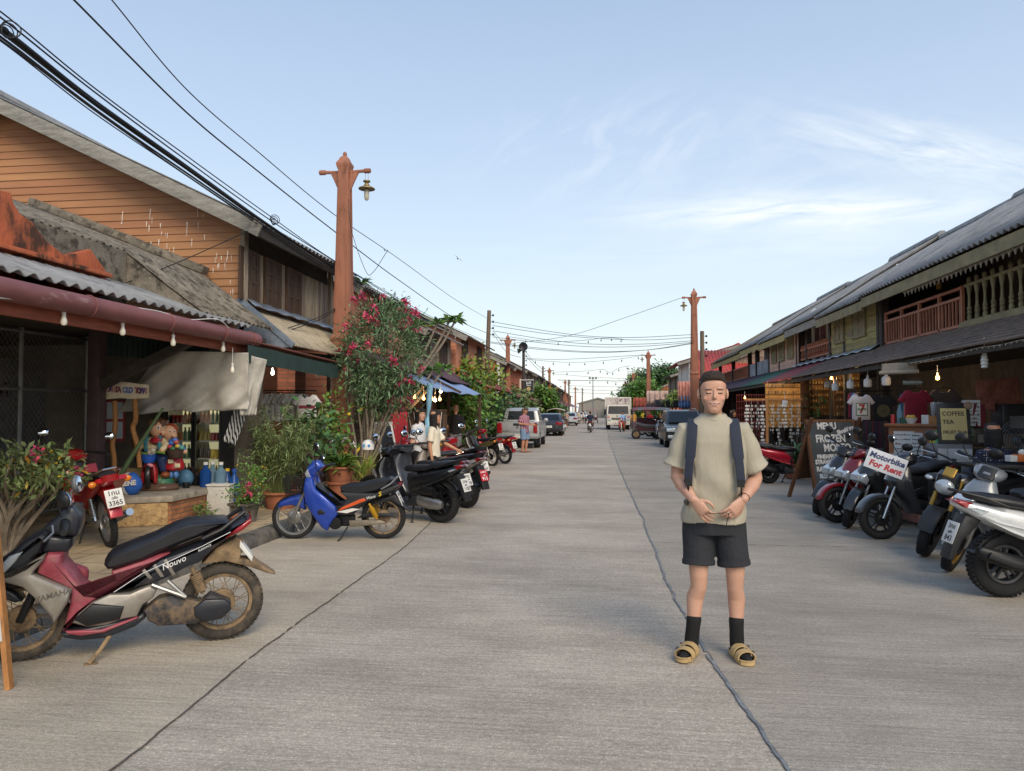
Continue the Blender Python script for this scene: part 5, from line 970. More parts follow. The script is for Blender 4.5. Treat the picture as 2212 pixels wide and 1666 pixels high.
stringlight('distant wavy string of bulbs from the third left pillar', [(850, 665), (1150, 655), (1310, 640), (1385, 668), (1470, 625), (1570, 605)], 80, 7, .016)
stringlight('farthest string of bulbs low over the road end', [(900, 735), (1150, 742), (1350, 740), (1450, 755), (1560, 730)], 110, 5, .02)
# ---------------------------------------------------------------- cars
CARG = mat('dark car glass', '#0d1112', .25, var=0); CTYRE = TYRE
def carwheel(t, x, y, R, w_=.2, cap=ALU):
 M = tr(x, y, R) @ rotm('X', R_(90)); mb = MB(); mb.lathe([(R * .6, -w_ / 2), (R * .92, -w_ / 2), (R, -w_ * .35), (R, w_ * .35), (R * .92, w_ / 2), (R * .6, w_ / 2)], 28, M); wh = mb.build('wheel', CTYRE, t)
 mb = MB(); mb.lathe([(R * .62, -w_ * .51), (R * .6, -w_ * .3), (.02, -w_ * .42), (.02, w_ * .42), (R * .6, w_ * .3), (R * .62, w_ * .51)], 24, M)
 for k in range(6): a = k * math.pi / 3; mb.bar(M @ Vector((.03, 0, w_ * .47)) if 0 else M @ Vector((.05 * math.cos(a), .05 * math.sin(a), w_ * .46)), M @ Vector((R * .58 * math.cos(a), R * .58 * math.sin(a), w_ * .46)), .03, .05); mb.bar(M @ Vector((.05 * math.cos(a), .05 * math.sin(a), -w_ * .46)), M @ Vector((R * .58 * math.cos(a), R * .58 * math.sin(a), -w_ * .46)), .03, .05)
 mb.build('rim', cap, wh)
def shell(t, prof, W, tumble, mt, name='body', zb=.9):   # side outline (x,z) swept across the width, narrowing above the belt zb
 n = len(prof); rs = []
 for f in (-1, -.93, -.8, -.4, 0, .4, .8, .93, 1):
  ins = (1 - abs(f)) ** .5 if abs(f) > .7 else 1; r = []; cx = sum(p[0] for p in prof) / n
  for x, z in prof:
   k = 1 - max(0, z - zb) * tumble; s_ = .97 + .03 * min(1, (1 - abs(f)) * 5); r.append((cx + (x - cx) * s_, W / 2 * f * k, zb + (z - zb) * (.985 if abs(f) > .9 else 1)))
  rs.append(r)
 return MB().rings(rs).build(name, mt, t, sharp=30)
def sidewin(t, poly, W, tumble, zb=.9):
 for s_ in (1, -1):
  out = [(x, s_ * (W / 2 * (1 - max(0, z - zb) * tumble) + .008), z) for x, z in poly]; inn = [(x, s_ * (W / 2 * (1 - max(0, z - zb) * tumble) - .03), z) for x, z in poly]; MB().rings([inn, out]).build('side_window', CARG, t)
def glass(t, q, name='windscreen'): # quad of points with slight thickness
 c = (Vector(q[1]) - Vector(q[0])).cross(Vector(q[2]) - Vector(q[0])).normalized() * .012; MB().rings([[Vector(p) - c for p in q], [Vector(p) + c for p in q]]).build(name, CARG, t)
# pickup
SILV = paint('#9fa1a2'); p0 = onZ(1119, 969, 0); t = thing('pickup_truck', 'silver double cab pickup truck parked on the left facing away behind the man in plaid', 'pickup truck', (-3.68, p0.y, 0), R_(91))
W = 1.82; shell(t, [(.0, .62), (.02, .8), (.04, 1.14), (.3, 1.16), (1.62, 1.14), (1.7, 1.14), (4.0, 1.12), (4.9, 1.0), (5.15, .85), (5.2, .5), (4.9, .42), (.5, .42), (.05, .45)], W, .05, SILV)
shell(t, [(1.62, 1.1), (1.74, 1.62), (1.95, 1.74), (2.9, 1.76), (3.3, 1.68), (4.05, 1.1)], 1.66, .28, SILV, 'cab', 1.1)
glass(t, [(1.63, -.62, 1.22), (1.63, .62, 1.22), (1.745, .56, 1.6), (1.745, -.56, 1.6)], 'rear_window'); glass(t, [(3.98, -.66, 1.16), (3.98, .66, 1.16), (3.34, .58, 1.64), (3.34, -.58, 1.64)])
sidewin(t, [(1.95, 1.2), (2.05, 1.62), (2.6, 1.66), (2.6, 1.2)], 1.66, .28, 1.1); sidewin(t, [(2.68, 1.2), (2.68, 1.66), (3.2, 1.62), (3.7, 1.2)], 1.66, .28, 1.1)
mb = MB(); mb.bx(.0, .03, -.72, .72, .68, 1.1); mb.bx(-.012, .0, -.6, .6, .72, .80); mb.build('tailgate', SILV, t, bev=.02); MB().bx(-.02, .01, -.18, .18, .98, 1.08).build('tailgate_handle', PLBK, t, bev=.01)
for s_ in (1, -1): MB().bx(-.02, .1, s_ * .75 - .1, s_ * .75 + .15 * (s_ > 0) + .1 * (s_ < 0) - .02, .66, 1.1).build('tail_light', REDL, t, bev=.03)
mb = MB(); mb.bx(-.14, .05, -.9, .9, .42, .58); mb.build('rear_bumper', mat('bumper silver', '#8d8f90', .4, .5, var=.1), t, bev=.03); mb = MB(); mb.bx(-.02, .3, -.8, .8, .3, .44); mb.build('underbody', BLKM, t)
plate(t, (-.15, .02, .53), R_(-90), 0, [('กท 1948', .03, .07), ('กรุงเทพมหานคร', -.04, .03)], w_=.36, h=.16); text('NAVARA', .07, DSTEEL, t, tr(-.014, .5, .75) @ rotm('Z', R_(-90)) @ rotm('X', R_(90)))
mb = MB(); mb.torus(.045, .007, 18, 6, tr(-.015, 0, .92) @ rotm('Y', R_(90))); mb.bx(-.02, -.01, -.06, .06, .912, .928); mb.build('badge', CHROME, t)
for x in (1.0, 4.25):
 for s_ in (1, -1): carwheel(t, x, s_ * .78, .38, .26)
for s_ in (1, -1): mb = MB(); mb.ell((3.5, s_ * 1.0, 1.18), .08, .12, .1, 10, 8); mb.build('side_mirror', SILV, t); mb = MB(); mb.bx(.62, .68, s_ * .78 - .14, s_ * .78 + .14, .15, .5); mb.build('mud_flap', BLKM, t)
def sedan(label, x, y, rz, col, front=False, name='car', H=1.0):
 t = thing(name, label, 'car', (x, y, 0), rz); P = paint(col); W = 1.74
 shell(t, [(.0, .55), (.03, .85), (.15, .98), (.6, 1.02), (1.1, 1.0), (3.0, .98), (3.9, .88), (4.3, .72), (4.38, .45), (4.2, .28), (.2, .28), (.03, .35)], W, .06, P)
 shell(t, [(.5, .98), (1.1, 1.36 * H), (1.5, 1.45 * H), (2.3, 1.46 * H), (2.7, 1.4 * H), (3.35, .96)], 1.6, .3, P, 'cabin', .95)
 glass(t, [(.6, -.62, 1.05), (.6, .62, 1.05), (1.1, .54, 1.36 * H), (1.1, -.54, 1.36 * H)], 'rear_window'); glass(t, [(3.3, -.66, 1.02), (3.3, .66, 1.02), (2.72, .57, 1.38 * H), (2.72, -.57, 1.38 * H)])
 sidewin(t, [(1.0, 1.04), (1.35, 1.36 * H), (1.95, 1.38 * H), (1.95, 1.04)], 1.6, .3, .95); sidewin(t, [(2.02, 1.04), (2.02, 1.38 * H), (2.6, 1.34 * H), (3.05, 1.04)], 1.6, .3, .95)
 for s_ in (1, -1):
  MB().bx(-.03, .3, s_ * .62 - .2, s_ * .62 + .2, .72, .9).build('tail_light', REDL, t, bev=.03); MB().bx(4.1, 4.4, s_ * .62 - .2, s_ * .62 + .2, .62, .76).build('headlight', LENS, t, bev=.03); mb = MB(); mb.ell((2.95, s_ * .95, 1.05), .07, .1, .07, 10, 8); mb.build('side_mirror', P, t)
 for xx in (.85, 3.5):
  for s_ in (1, -1): carwheel(t, xx, s_ * .74, .31)
 mb = MB(); mb.bx(-.04, .1, -.7, .7, .3, .42); mb.build('bumper_trim', BLKM, t); plate(t, (-.045, 0, .6), R_(-90), 0, [('กข 2391', .0, .07)], w_=.36, h=.14); return t
a = onZ(1190, 942, 0); sedan('dark grey saloon car parked on the left beyond the silver pickup', -3.5, a.y, R_(91), '#2c3036')
a = onZ(1229, 920.5, 0); sedan('silver saloon car with glowing red tail lights farther down the left kerb', -3.75, a.y + 2, R_(92), '#b4b8bc')
a = onZ(1262, 909, 0); sedan('small white car far down the left side of the road', -3.6, a.y, R_(92), '#d2d2d0')
# black SUV facing the camera on the right
a = onZ(1437, 966.5, 0); t = thing('car', 'black sport utility car facing the camera on the right behind the man in khaki', 'car', (3.55, a.y - .6, 0), R_(-90)); K3 = paint('#14171b'); W = 1.84
shell(t, [(-.1, .5), (.0, 1.0), (.3, 1.08), (.9, 1.1), (-3.4, 1.1), (-4.3, 1.0), (-4.45, .4), (-.2, .3)][::-1], W, .05, K3, 'body') if 0 else shell(t, [(0, .35), (.02, .7), (-.1, .88), (-.5, .98), (-1.1, 1.05), (-4.2, 1.08), (-4.5, .9), (-4.5, .4), (-4.2, .32), (-.2, .3)], W, .05, K3)
shell(t, [(-1.0, 1.03), (-1.75, 1.58), (-2.1, 1.66), (-3.9, 1.64), (-4.4, 1.05)], 1.68, .26, K3, 'cabin', 1.0); glass(t, [(-1.02, -.7, 1.09), (-1.02, .7, 1.09), (-1.74, .6, 1.56), (-1.74, -.6, 1.56)]); sidewin(t, [(-1.5, 1.14), (-2.0, 1.54), (-2.8, 1.58), (-2.8, 1.14)], 1.68, .26, 1.0); sidewin(t, [(-2.9, 1.14), (-2.9, 1.58), (-3.7, 1.54), (-4.0, 1.14)], 1.68, .26, 1.0)
MB().bx(-.02, .05, -.5, .5, .5, .78).build('grille', BLKM, t, bev=.02)
for s_ in (1, -1):
 MB().bx(-.35, .03, s_ * .68 - .2, s_ * .68 + .2, .7, .86).build('headlight', LENS, t, bev=.04); MB().bx(-.05, .04, s_ * .7 - .12, s_ * .7 + .12, .42, .56).build('fog_light', LENS, t, bev=.02); mb = MB(); mb.ell((-1.4, s_ * 1.0, 1.12), .09, .13, .09, 10, 8); mb.build('side_mirror', K3, t); mb = MB(); mb.tube([(-2.1, s_ * .62, 1.66), (-2.2, s_ * .62, 1.71), (-3.7, s_ * .62, 1.7), (-3.9, s_ * .62, 1.64)], .02, 6); mb.build('roof_rail', ALU, t)
for xx in (-.85, -3.55):
 for s_ in (1, -1): carwheel(t, xx, s_ * .8, .35, .22)
mb = MB(); mb.bx(-.05, .06, -.85, .85, .32, .42); mb.build('bumper_trim', BLKM, t); plate(t, (.065, 0, .46), R_(90), 0, [('กจ 5521', 0, .07)], w_=.34, h=.13)
# white box truck
a = onZ(1335, 928.5, 0); tx = at(1336, 928, a.y * 1.0).x; t = thing('box_truck', 'white box truck with stained cargo front coming down the road', 'truck', (1.2, a.y - .2, 0), R_(-90)); TW = mat('truck white', '#cfcabd', .5, var=.1, stain=[('#8a8070', 2, .55, .75, .5)])
mb = MB(); mb.loft([(.0, .92, .97, .42), (-.04, .92, .99, .44), (-1.5, .92, .99, .44)], 28, 8); mb.rings([[(x, y * k, z) for x, z, k in ((-.02, 1.3, 1), (-.28, 2.12, .95), (-1.45, 2.15, .95), (-1.5, 1.3, 1))] for y in (-.97, .97)]); mb.build('cab', TW, t)
glass(t, [(.0, -.86, 1.38), (.0, .86, 1.38), (-.235, .82, 2.02), (-.235, -.82, 2.02)]); mb = MB(); mb.bx(-6.2, -1.55, -1.15, 1.15, .85, 2.82); mb.build('cargo_box', TW, t, bev=.04)
MB().bx(-1.55, -1.53, -1.0, 1.0, 2.2, 2.74).build('stained_panel', mat('stained panel', '#b9b0aa', .8, var=.3, stain=[('#5d4a52', 3, .5, .62, .85)]), t)
mb = MB(); mb.bx(-.05, .12, -.98, .98, .42, .7); mb.build('bumper', TW, t, bev=.03); mb = MB(); mb.bx(.02, .04, -.55, .55, .88, .93); mb.bx(.02, .04, -.6, .6, .98, 1.02); mb.bx(.11, .125, -.25, .25, .5, .62); mb.build('grille', BLKM, t)
for s_ in (1, -1):
 MB().bx(-.02, .04, s_ * .78 - .14, s_ * .78 + .14, .78, .95).build('headlight', LENS, t, bev=.02); MB().bx(-.06, .03, s_ * .84 - .1, s_ * .84 + .1, 1.0, 1.22).build('indicator', mat('pink lens', '#c08a86', .3), t, bev=.02); mb = MB(); mb.bx(-.2, -.12, s_ * 1.12 - .09, s_ * 1.12 + .09, 1.3, 1.75); mb.build('side_mirror', BLKM, t, bev=.02)
 carwheel(t, -.75, s_ * .8, .39, .24); carwheel(t, -4.6, s_ * .85, .39, .4)
mb = MB(); mb.bx(-6, -.3, -.4, .4, .35, .6); mb.build('chassis', BLKM, t); plate(t, (.126, 0, .56), R_(90), 0, [('70-4128', 0, .1)], w_=.42, h=.16)
# motor sidecar canopies
def sidecar(label, x, y, rz, roofcol, L=2.2):
 t = thing('sidecar_taxi', label, 'sidecar taxi', (x, y, 0), rz); MB().grid(lambda u, v: (-.3 + L * u, -.75 + 1.5 * v, 1.62 + .16 * math.sin(math.pi * v) + .05 * math.sin(math.pi * u)), 14, 10).build('canopy', roofcol, t, solid=.03)
 mb = MB()
 for xx in (-.25, L - .35):
  for yy in (-.7, .7): mb.tube([(xx, yy, .4), (xx, yy, 1.63)], .02, 6)
 mb.bx(-.25, L - .3, -.72, .72, .38, .44); mb.build('frame', STEEL, t); mb = MB(); mb.bx(0, L - .6, -.7, -.3, .44, .8); mb.bx(0, L - .6, -.72, -.62, .8, 1.2); mb.build('bench_seat', mat('sidecar seat', '#5a2f33', .6), t, bev=.02)
 for xx, yy in ((.5, -.72), (.4, .9), (1.7, .9)): carwheel(t, xx, yy, .27, .09, MUD)
 mb = MB(); mb.loft([(.2, .7, .1, .12), (1.2, .75, .12, .14), (1.7, .9, .1, .12)], 10, 3, M=tr(0, .9, 0)); mb.build('motorbike_body', paint('#3a3338'), t); return t
a = at(1207, 890, 60); sidecar('sidecar taxi with pale canopy behind the dark grey saloon', -3.9, a.y, R_(90), mat('pale canopy', '#b5ab97', .8, var=.2))
a = at(1430, 890, 43); sidecar('sidecar taxi with red and grey canopy beside the black car', 3.5, a.y, R_(180), mat('grey red canopy', '#6d4347', .7, var=.3, stain=[('#5c6068', 1.2, .45, .55, 1)]))
a = at(1240, 900, 100); sidecar('far sidecar taxi with pink canopy in the middle of the road', -1.6, 98, R_(90), mat('pink canopy', '#a86a72', .8, var=.2))
# parked motorbikes far off
far = [(-3.1, 48, 'moped with silver engine parked by the dark grey saloon', '#5a5c60'), (-3.0, 49.2, 'dark moped second past the dark grey saloon', '#222428'), (-3.2, 50.4, 'black moped third past the dark grey saloon', '#1c2026'), (-3.0, 51.8, 'blue black moped last before the silver saloon', '#1c2b4a')]
for x, y, lb, c in far: moped('moped', lb, (x, y, 0), (x - 1.0, y + .7, 0), c, 5, .2, group='mopeds parked far down the left side')
for x, y, lb, c in ((3.0, 47.5, 'blue and white scooter parked side on near the sidecar taxi', '#2a4a9a'), (2.7, 50, 'black scooter just behind the blue and white one', '#1c1f24')): scooter('motor_scooter', lb, (x - .2, y, 0), (x + 1.0, y - .3, 0), c, lean=4, group='scooters parked far down the right side')
scooter('motor_scooter', 'grey scooter with round headlight facing the camera beside the black car', (3.2, 43.5, 0), (2.95, 42.3, 0), '#7d858c', lean=4, head='round', steer=.4)
for x, y, lb, c in ((2.6, 70, 'dark moped parked past the truck on the right', '#25282c'), (-3.3, 88, 'grey moped far beyond the silver saloon', '#4a4d52'), (-3.4, 91, 'red moped far beyond the silver saloon', '#7d1a20'), (-3.3, 95, 'black moped far down the left kerb', '#1d1f22')): moped('moped', lb, (x, y, 0), (x - 1.0, y + .6, 0), c, 5, .2)
# ---------------------------------------------------------------- people
def capsule(mb, pts, rad, n=14, flat=1., mi=0):
 p = [Vector(q) for q in pts]; a = (p[1] - p[0]).normalized(); b = (p[-1] - p[-2]).normalized()
 P = [p[0] - a * rad[0] * .8, p[0] - a * rad[0] * .5] + p + [p[-1] + b * rad[-1] * .5, p[-1] + b * rad[-1] * .8]; R2 = [rad[0] * .5, rad[0] * .85] + list(rad) + [rad[-1] * .85, rad[-1] * .5]
 return mb.tube(P, R2, n, mi, True, flat=flat)
def remesh(mb, name, mt, parent, vox, it=3, fn=None, M=None):
 me = bpy.data.meshes.new('tmp'); me.from_pydata([tuple(M @ Vector(p)) if M is not None else p for p in mb.v], [], mb.f)
 bm = bmesh.new(); bm.from_mesh(me); bmesh.ops.recalc_face_normals(bm, faces=bm.faces); bm.to_mesh(me); bm.free()
 o = bpy.data.objects.new('tmp', me); COL.objects.link(o); m = o.modifiers.new('r', 'REMESH'); m.mode = 'VOXEL'; m.voxel_size = vox
 if it: s_ = o.modifiers.new('s', 'SMOOTH'); s_.factor = .5; s_.iterations = it
 r = bpy.data.meshes.new_from_object(o.evaluated_get(bpy.context.evaluated_depsgraph_get())); bpy.data.objects.remove(o)
 if fn: 
  n = len(r.vertices); co = np.empty(n * 3); r.vertices.foreach_get('co', co); co = co.reshape(-1, 3); no = np.empty(n * 3); r.vertices.foreach_get('normal', no); fn(r, co, no.reshape(-1, 3)); r.vertices.foreach_set('co', co.ravel()); r.update()
 r.materials.clear(); r.materials.append(mt); r.polygons.foreach_set('use_smooth', [True] * len(r.polygons)); r.name = name; q = bpy.data.objects.new(name, r); COL.objects.link(q); q.parent = parent; return q
SKM = {}
def skinmat(c):
 if c not in SKM:
  SKM[c] = m = mat('skin ' + c, c, .5, var=.06, vs=9, attr='tint'); b = m.node_tree.nodes['Principled BSDF']; b.inputs['Subsurface Weight'].default_value = .12; b.inputs['Subsurface Radius'].default_value = (.02, .008, .004); b.inputs['Subsurface Scale'].default_value = .5
 return SKM[c]
CLO = {}
def cloth(c, rough=.9, **k):
 key = c + str(sorted(k.items()))
 if key not in CLO: CLO[key] = mat('cloth ' + key[:60], c, rough, var=.08, vs=7, bump=.12, bs=300, **k)
 return CLO[key]
def head(mb, c, s=1., yaw=0., tilt=0., n=28):     # head facing -y, chin to crown .245 at s=1
 M = tr(c) @ rotm('Z', yaw) @ rotm('X', tilt) @ Matrix.Scale(s, 4)
 secs = [(-.127, .018, -.076, -.045), (-.12, .034, -.087, -.015), (-.102, .047, -.092, .03), (-.08, .0575, -.092, .055), (-.055, .0665, -.090, .07), (-.03, .073, -.088, .08), (-.005, .0775, -.086, .09), (.015, .079, -.083, .096), (.035, .080, -.088, .1), (.06, .079, -.086, .1), (.085, .074, -.074, .094), (.105, .062, -.055, .078), (.118, .043, -.034, .055), (.123, .02, -.01, .03)]
 rs = []
 for z, hw, yf, yb_ in secs:
  r = []; yc = (yf + yb_) / 2; hd = (yb_ - yf) / 2
  for k in range(n):
   t = 2 * math.pi * k / n; cc, ss = math.cos(t), math.sin(t); e = .8 if ss < 0 else .95
   r.append((math.copysign(abs(cc) ** .85, cc) * hw, yc + math.copysign(abs(ss) ** e, ss) * hd, z))
  rs.append(r)
 mb.rings(rs, M=M)
 mb.rings([[(x * w_, y, z) for x in (-1, 1)] + [(w_ * .35, y2, z), (-w_ * .35, y2, z)] for z, w_, y, y2 in ((.02, .009, -.075, -.092), (-.003, .010, -.075, -.1), (-.026, .017, -.072, -.112), (-.034, .018, -.072, -.109), (-.039, .012, -.07, -.094))], M=M)
 for s_ in (-1, 1):
  mb.ell((s_ * .034, -.0735, .002), .0155, .012, .010, 10, 8, M=M); mb.ell((s_ * .033, -.079, .023), .023, .010, .006, 10, 6, M=M)      # lids, brow
  mb.ell((s_ * .045, -.060, -.036), .022, .019, .021, 10, 8, M=M); mb.ell((s_ * .086, .004, -.008), .013, .02, .033, 10, 8, M=M @ rotm('Z', s_ * .15))  # cheeks, ears
 mb.ell((0, -.088, -.061), .03, .009, .006, 12, 6, M=M); mb.ell((0, -.087, -.077), .025, .010, .007, 12, 6, M=M); mb.ell((0, -.081, -.102), .02, .014, .014, 10, 8, M=M)
 return M
def facetint(M, skin, lips='#a4665c', brow='#3a2a20', stubble=0., smile=True, eyes='closed'):
 inv = M.inverted(); c0 = np.array(hx(skin)); cl = np.array(hx(lips)); cb = np.array(hx(brow)); I = np.array(inv)
 def fn(me, co, no):
  q = co @ I[:3, :3].T + I[:3, 3]; x, y, z = q[:, 0], q[:, 1], q[:, 2]; col = np.tile(c0, (len(co), 1)); front = (y < -.045) & (abs(z) < .14) & (abs(x) < .09)
  def paint_(mask, c, a=1.): col[mask] = col[mask] * (1 - a) + np.array(c) * a
  paint_(front & (abs(x) < .055) & (z > -.045) & (z < -.012) & (abs(x) > .018), c0 * np.array([1.1, .86, .82]), .5)
  if stubble: paint_((z < -.04) & (z > -.125) & (y < .02) & (abs(x) < .08) & ~((abs(z + .068) < .014) & (abs(x) < .03)), c0 * .62, stubble)
  k = x * x * 6 if smile else 0
  paint_(front & (abs(x) < .032) & (abs(z - k + .071) < .0085 - x * x * 5), cl)
  if smile: paint_(front & (abs(x) < .032) & (abs(z - k + .068) < .0042 - x * x * 3), cl * .3); paint_(front & (abs(x) < .022) & (abs(z - k + .0682) < .0026), (.5, .45, .41))
  else: paint_(front & (abs(x) < .022) & (abs(z + .068) < .0022), cl * .35)
  bx_ = abs(x) - .034; paint_(front & (abs(bx_) < .020) & (abs(z - .0235 + bx_ * .02 + bx_ * bx_ * 9) < .0040), cb, .8)
  if eyes == 'closed': paint_(front & (abs(bx_) < .0165) & (abs(z + .0035 - bx_ * bx_ * 12) < .0030), cb * .6)
  else:
   paint_(front & (abs(bx_) < .014) & (abs(z - .001) < .0055), (.7, .68, .65)); paint_(front & (abs(bx_) < .0065) & (abs(z - .001) < .006), (.02, .015, .01)); paint_(front & (abs(bx_) < .016) & (abs(z - .0075) < .002), cb * .5)
  for s_ in (-1, 1): paint_(front & ((x - s_ * .0075) ** 2 + (z + .038) ** 2 < .0032 ** 2) & (y < -.08), c0 * .3)
  at_ = me.color_attributes.new('tint', 'FLOAT_COLOR', 'POINT'); at_.data.foreach_set('color', np.column_stack([col, np.ones(len(col))]).astype(np.float32).ravel())
 return fn
def hand(mb, wrist, dirv, palmn, s=1., curl=.5, thumb=1, spread=.08, k=None):   # palm plus five separate fingers
 d = Vector(dirv).normalized(); n_ = Vector(palmn).normalized(); sd = d.cross(n_).normalized(); n_ = sd.cross(d).normalized(); w0 = Vector(wrist)
 P = lambda a, b, c: w0 + (d * a + sd * b + n_ * c) * s
 mb.rings([[P(a, b * hw, c * hh) for b, c in ((math.cos(t), math.sin(t)) for t in (2 * math.pi * q / 12 for q in range(12)))] for a, hw, hh in ((-.02, .026, .02), (.02, .034, .017), (.06, .042, .016), (.088, .040, .013), (.096, .03, .008))])
 for i, (b, L, r) in enumerate(((-.031, .072, .0088), (-.010, .080, .009), (.011, .075, .0088), (.030, .058, .0078))):
  c = curl * (1 + .12 * i); a1, a2, a3 = c * .5, c * 1.15, c * 1.6; p = [P(.085, b, 0)]; o = spread * (i - 1.5)
  for a_, f in ((a1, .45), (a2, .32), (a3, .25)): p.append(p[-1] + ((d * math.cos(a_) + n_ * math.sin(a_)) + sd * o * .5) .normalized() * L * f * s)
  capsule(mb, p, [r * s, r * s * .95, r * s * .88, r * s * .75], 8)
 t0 = P(.02, thumb * .03, .006); t1 = P(.05, thumb * .056, .018); t2 = P(.078, thumb * .058, .03); t3 = P(.098, thumb * .05, .038); capsule(mb, [t0, t1, t2, t3], [.013 * s, .011 * s, .0098 * s, .008 * s], 8)
def folds(amp, f=(9, 14, 22), seed=0.):
 def fn(me, co, no):
  x, y, z = co.T; d = np.sin(f[0] * x + f[1] * z + 3 * np.sin(5 * y + seed)) * .5 + np.sin(-f[1] * x + f[2] * z * .6 + 2.2 * np.sin(7 * x + 4 * z + seed)) * .35 + np.sin(f[2] * x * 1.3 + seed + 3 * np.sin(6 * z)) * .25
  co += no * (d * amp)[:, None]
 return fn
# the man in khaki --------------------------------------------------------------------
MP = onZ(1545, 1418); SKN = '#c2967f'
t = thing('person', 'smiling man with closed eyes in khaki t-shirt, black shorts and sandals standing on the road', 'person', (MP.x, MP.y, 0), R_(-6))
def mw(x, y, dy=0.): p = WM(t).inverted() @ onY(x, y, MP.y + dy); return p
body = MB()
def L3(*p): return [Vector(q) for q in p]
hm = head(body, (0, -.035, 1.72), 1.05, R_(4), R_(2))
capsule(body, [(0, .02, 1.50), (0, .0, 1.58), (0, -.015, 1.63)], [.07, .058, .054], 16)
body.loft([(1.50, 0, .17, .085), (1.4, 0, .19, .11), (1.2, 0, .17, .11), (1.0, 0, .16, .11), (.86, 0, .15, .11)], 16, 2.3, M=Matrix(((0, 0, -1, 0), (0, 1, 0, 0), (1, 0, 0, 0), (0, 0, 0, 1))) if 0 else Matrix(((0, 1, 0, 0), (0, 0, 1, 0), (1, 0, 0, 0), (0, 0, 0, 1))))
ARM = {}
for s_, el, wr in ((-1, mw(1463, 1028, .02), mw(1497, 1078, -.17)), (1, mw(1632, 1032, .02), mw(1606, 1078, -.17))):
 sh = Vector((s_ * .188, .0, 1.468)); ARM[s_] = (sh, el, wr); capsule(body, [sh, sh.lerp(el, .5) + Vector((s_ * .008, .01, 0)), el], [.052, .049, .043], 16); capsule(body, [el, el.lerp(wr, .35) + Vector((s_ * .006, 0, 0)), wr], [.045, .046, .029], 16)
 tip = mw(1523, 1110, -.2) if s_ < 0 else mw(1575, 1112, -.2); dv = tip - wr; hand(body, wr + dv.normalized() * .015, dv, Vector((-s_ * .35, .75, .1)), 1.06, .55, 1 if s_ < 0 else 1, .1)
for s_, kx, ax_, fx in ((-1, 1509, 1494, 1482), (1, 1588, 1592, 1606)):
 hip = Vector((s_ * .10, .01, .92)); kn = mw(kx, 1243, -.02); kn.z = .53; an = mw(ax_, 1398, .02); an.z = .09
 capsule(body, [hip, hip.lerp(kn, .5), kn + Vector((0, 0, .05)), kn, kn - Vector((0, -.01, .08)), kn.lerp(an, .35) + Vector((s_ * .006, .022, 0)), kn.lerp(an, .7), an], [.085, .078, .062, .058, .052, .056, .042, .036], 18); body.ell((kn.x, kn.y - .035, kn.z + .01), .038, .024, .045, 12, 8)
 ARM['k%d' % s_] = kn; ARM['a%d' % s_] = an
bd = remesh(body, 'body', skinmat(SKN), t, .0042, 2, facetint(hm, SKN, stubble=.28))
SH = mat('khaki tee', '#a69f8d', .9, var=.06, bump=.55, bs=9, stretch=(1, 1, .6)); TRS = Matrix(((0, 1, 0, 0), (0, 0, 1, 0), (1, 0, 0, 0), (0, 0, 0, 1)))
sh = MB(); hemz = mw(1545, 1126).z; sh.loft([(hemz, 0, .205, .138), (.98, 0, .200, .135), (1.12, 0, .196, .135), (1.28, 0, .207, .140), (1.40, 0, .210, .135), (1.46, 0, .205, .118), (1.505, 0, .185, .1), (1.538, 0, .135, .09), (1.565, 0, .092, .08), (1.58, 0, .078, .073)], 26, 2.3, M=TRS)
for s_ in (-1, 1):
 s0, el, wr = ARM[s_]; e = s0.lerp(el, .80); d = (el - s0).normalized(); sh.tube([s0 + Vector((-s_ * .09, 0, .0)), s0 + Vector((-s_ * .01, 0, .0)), s0.lerp(el, .3), s0.lerp(el, .6), e + Vector((s_ * .012, 0, 0))], [.058, .070, .078, .086, .095], 18)
def shirtfn(me, co, no):
 x, y, z = co.T; k = np.clip((1.45 - z) / .3, 0, 1) * .013 + .003
 d = np.sin(22 * x + 10 * z + 3 * np.sin(6 * z)) * .4 + np.sin(-13 * x * np.sign(x) + 31 * z) * .5 * (np.abs(x) > .12) + np.sin(17 * z - 8 * np.abs(x) + 1.3) * .35
 co += no * (d * k)[:, None]
remesh(sh, 'shirt', SH, t, .0065, 3, shirtfn); mb = MB(); mb.torus(.083, .008, 30, 8, tr(0, -.006, 1.566) @ rotm('X', .30)); mb.build('collar', SH, t); bpy.data.objects[-1] if 0 else None
SHO = mat('black shorts cloth', '#282a2f', .9, var=.08, bump=.6, bs=12, stretch=(1, 1, 1.6)); so_ = MB(); so_.loft([(.80, 0, .185, .125), (.88, 0, .19, .128), (.94, 0, .185, .125)], 22, 2.4, M=TRS); hz = mw(1545, 1217).z
for s_ in (-1, 1): kn = ARM['k%d' % s_]; h = Vector((s_ * .098, .01, .86)); e = h.lerp(kn, (.86 - hz) / (.86 - kn.z)); so_.tube([h + Vector((0, 0, .04)), h, h.lerp(e, .4), e], [.098, .104, .105, .102], 20)
remesh(so_, 'shorts', SHO, t, .0065, 3, folds(.0035, (12, 20, 26)))
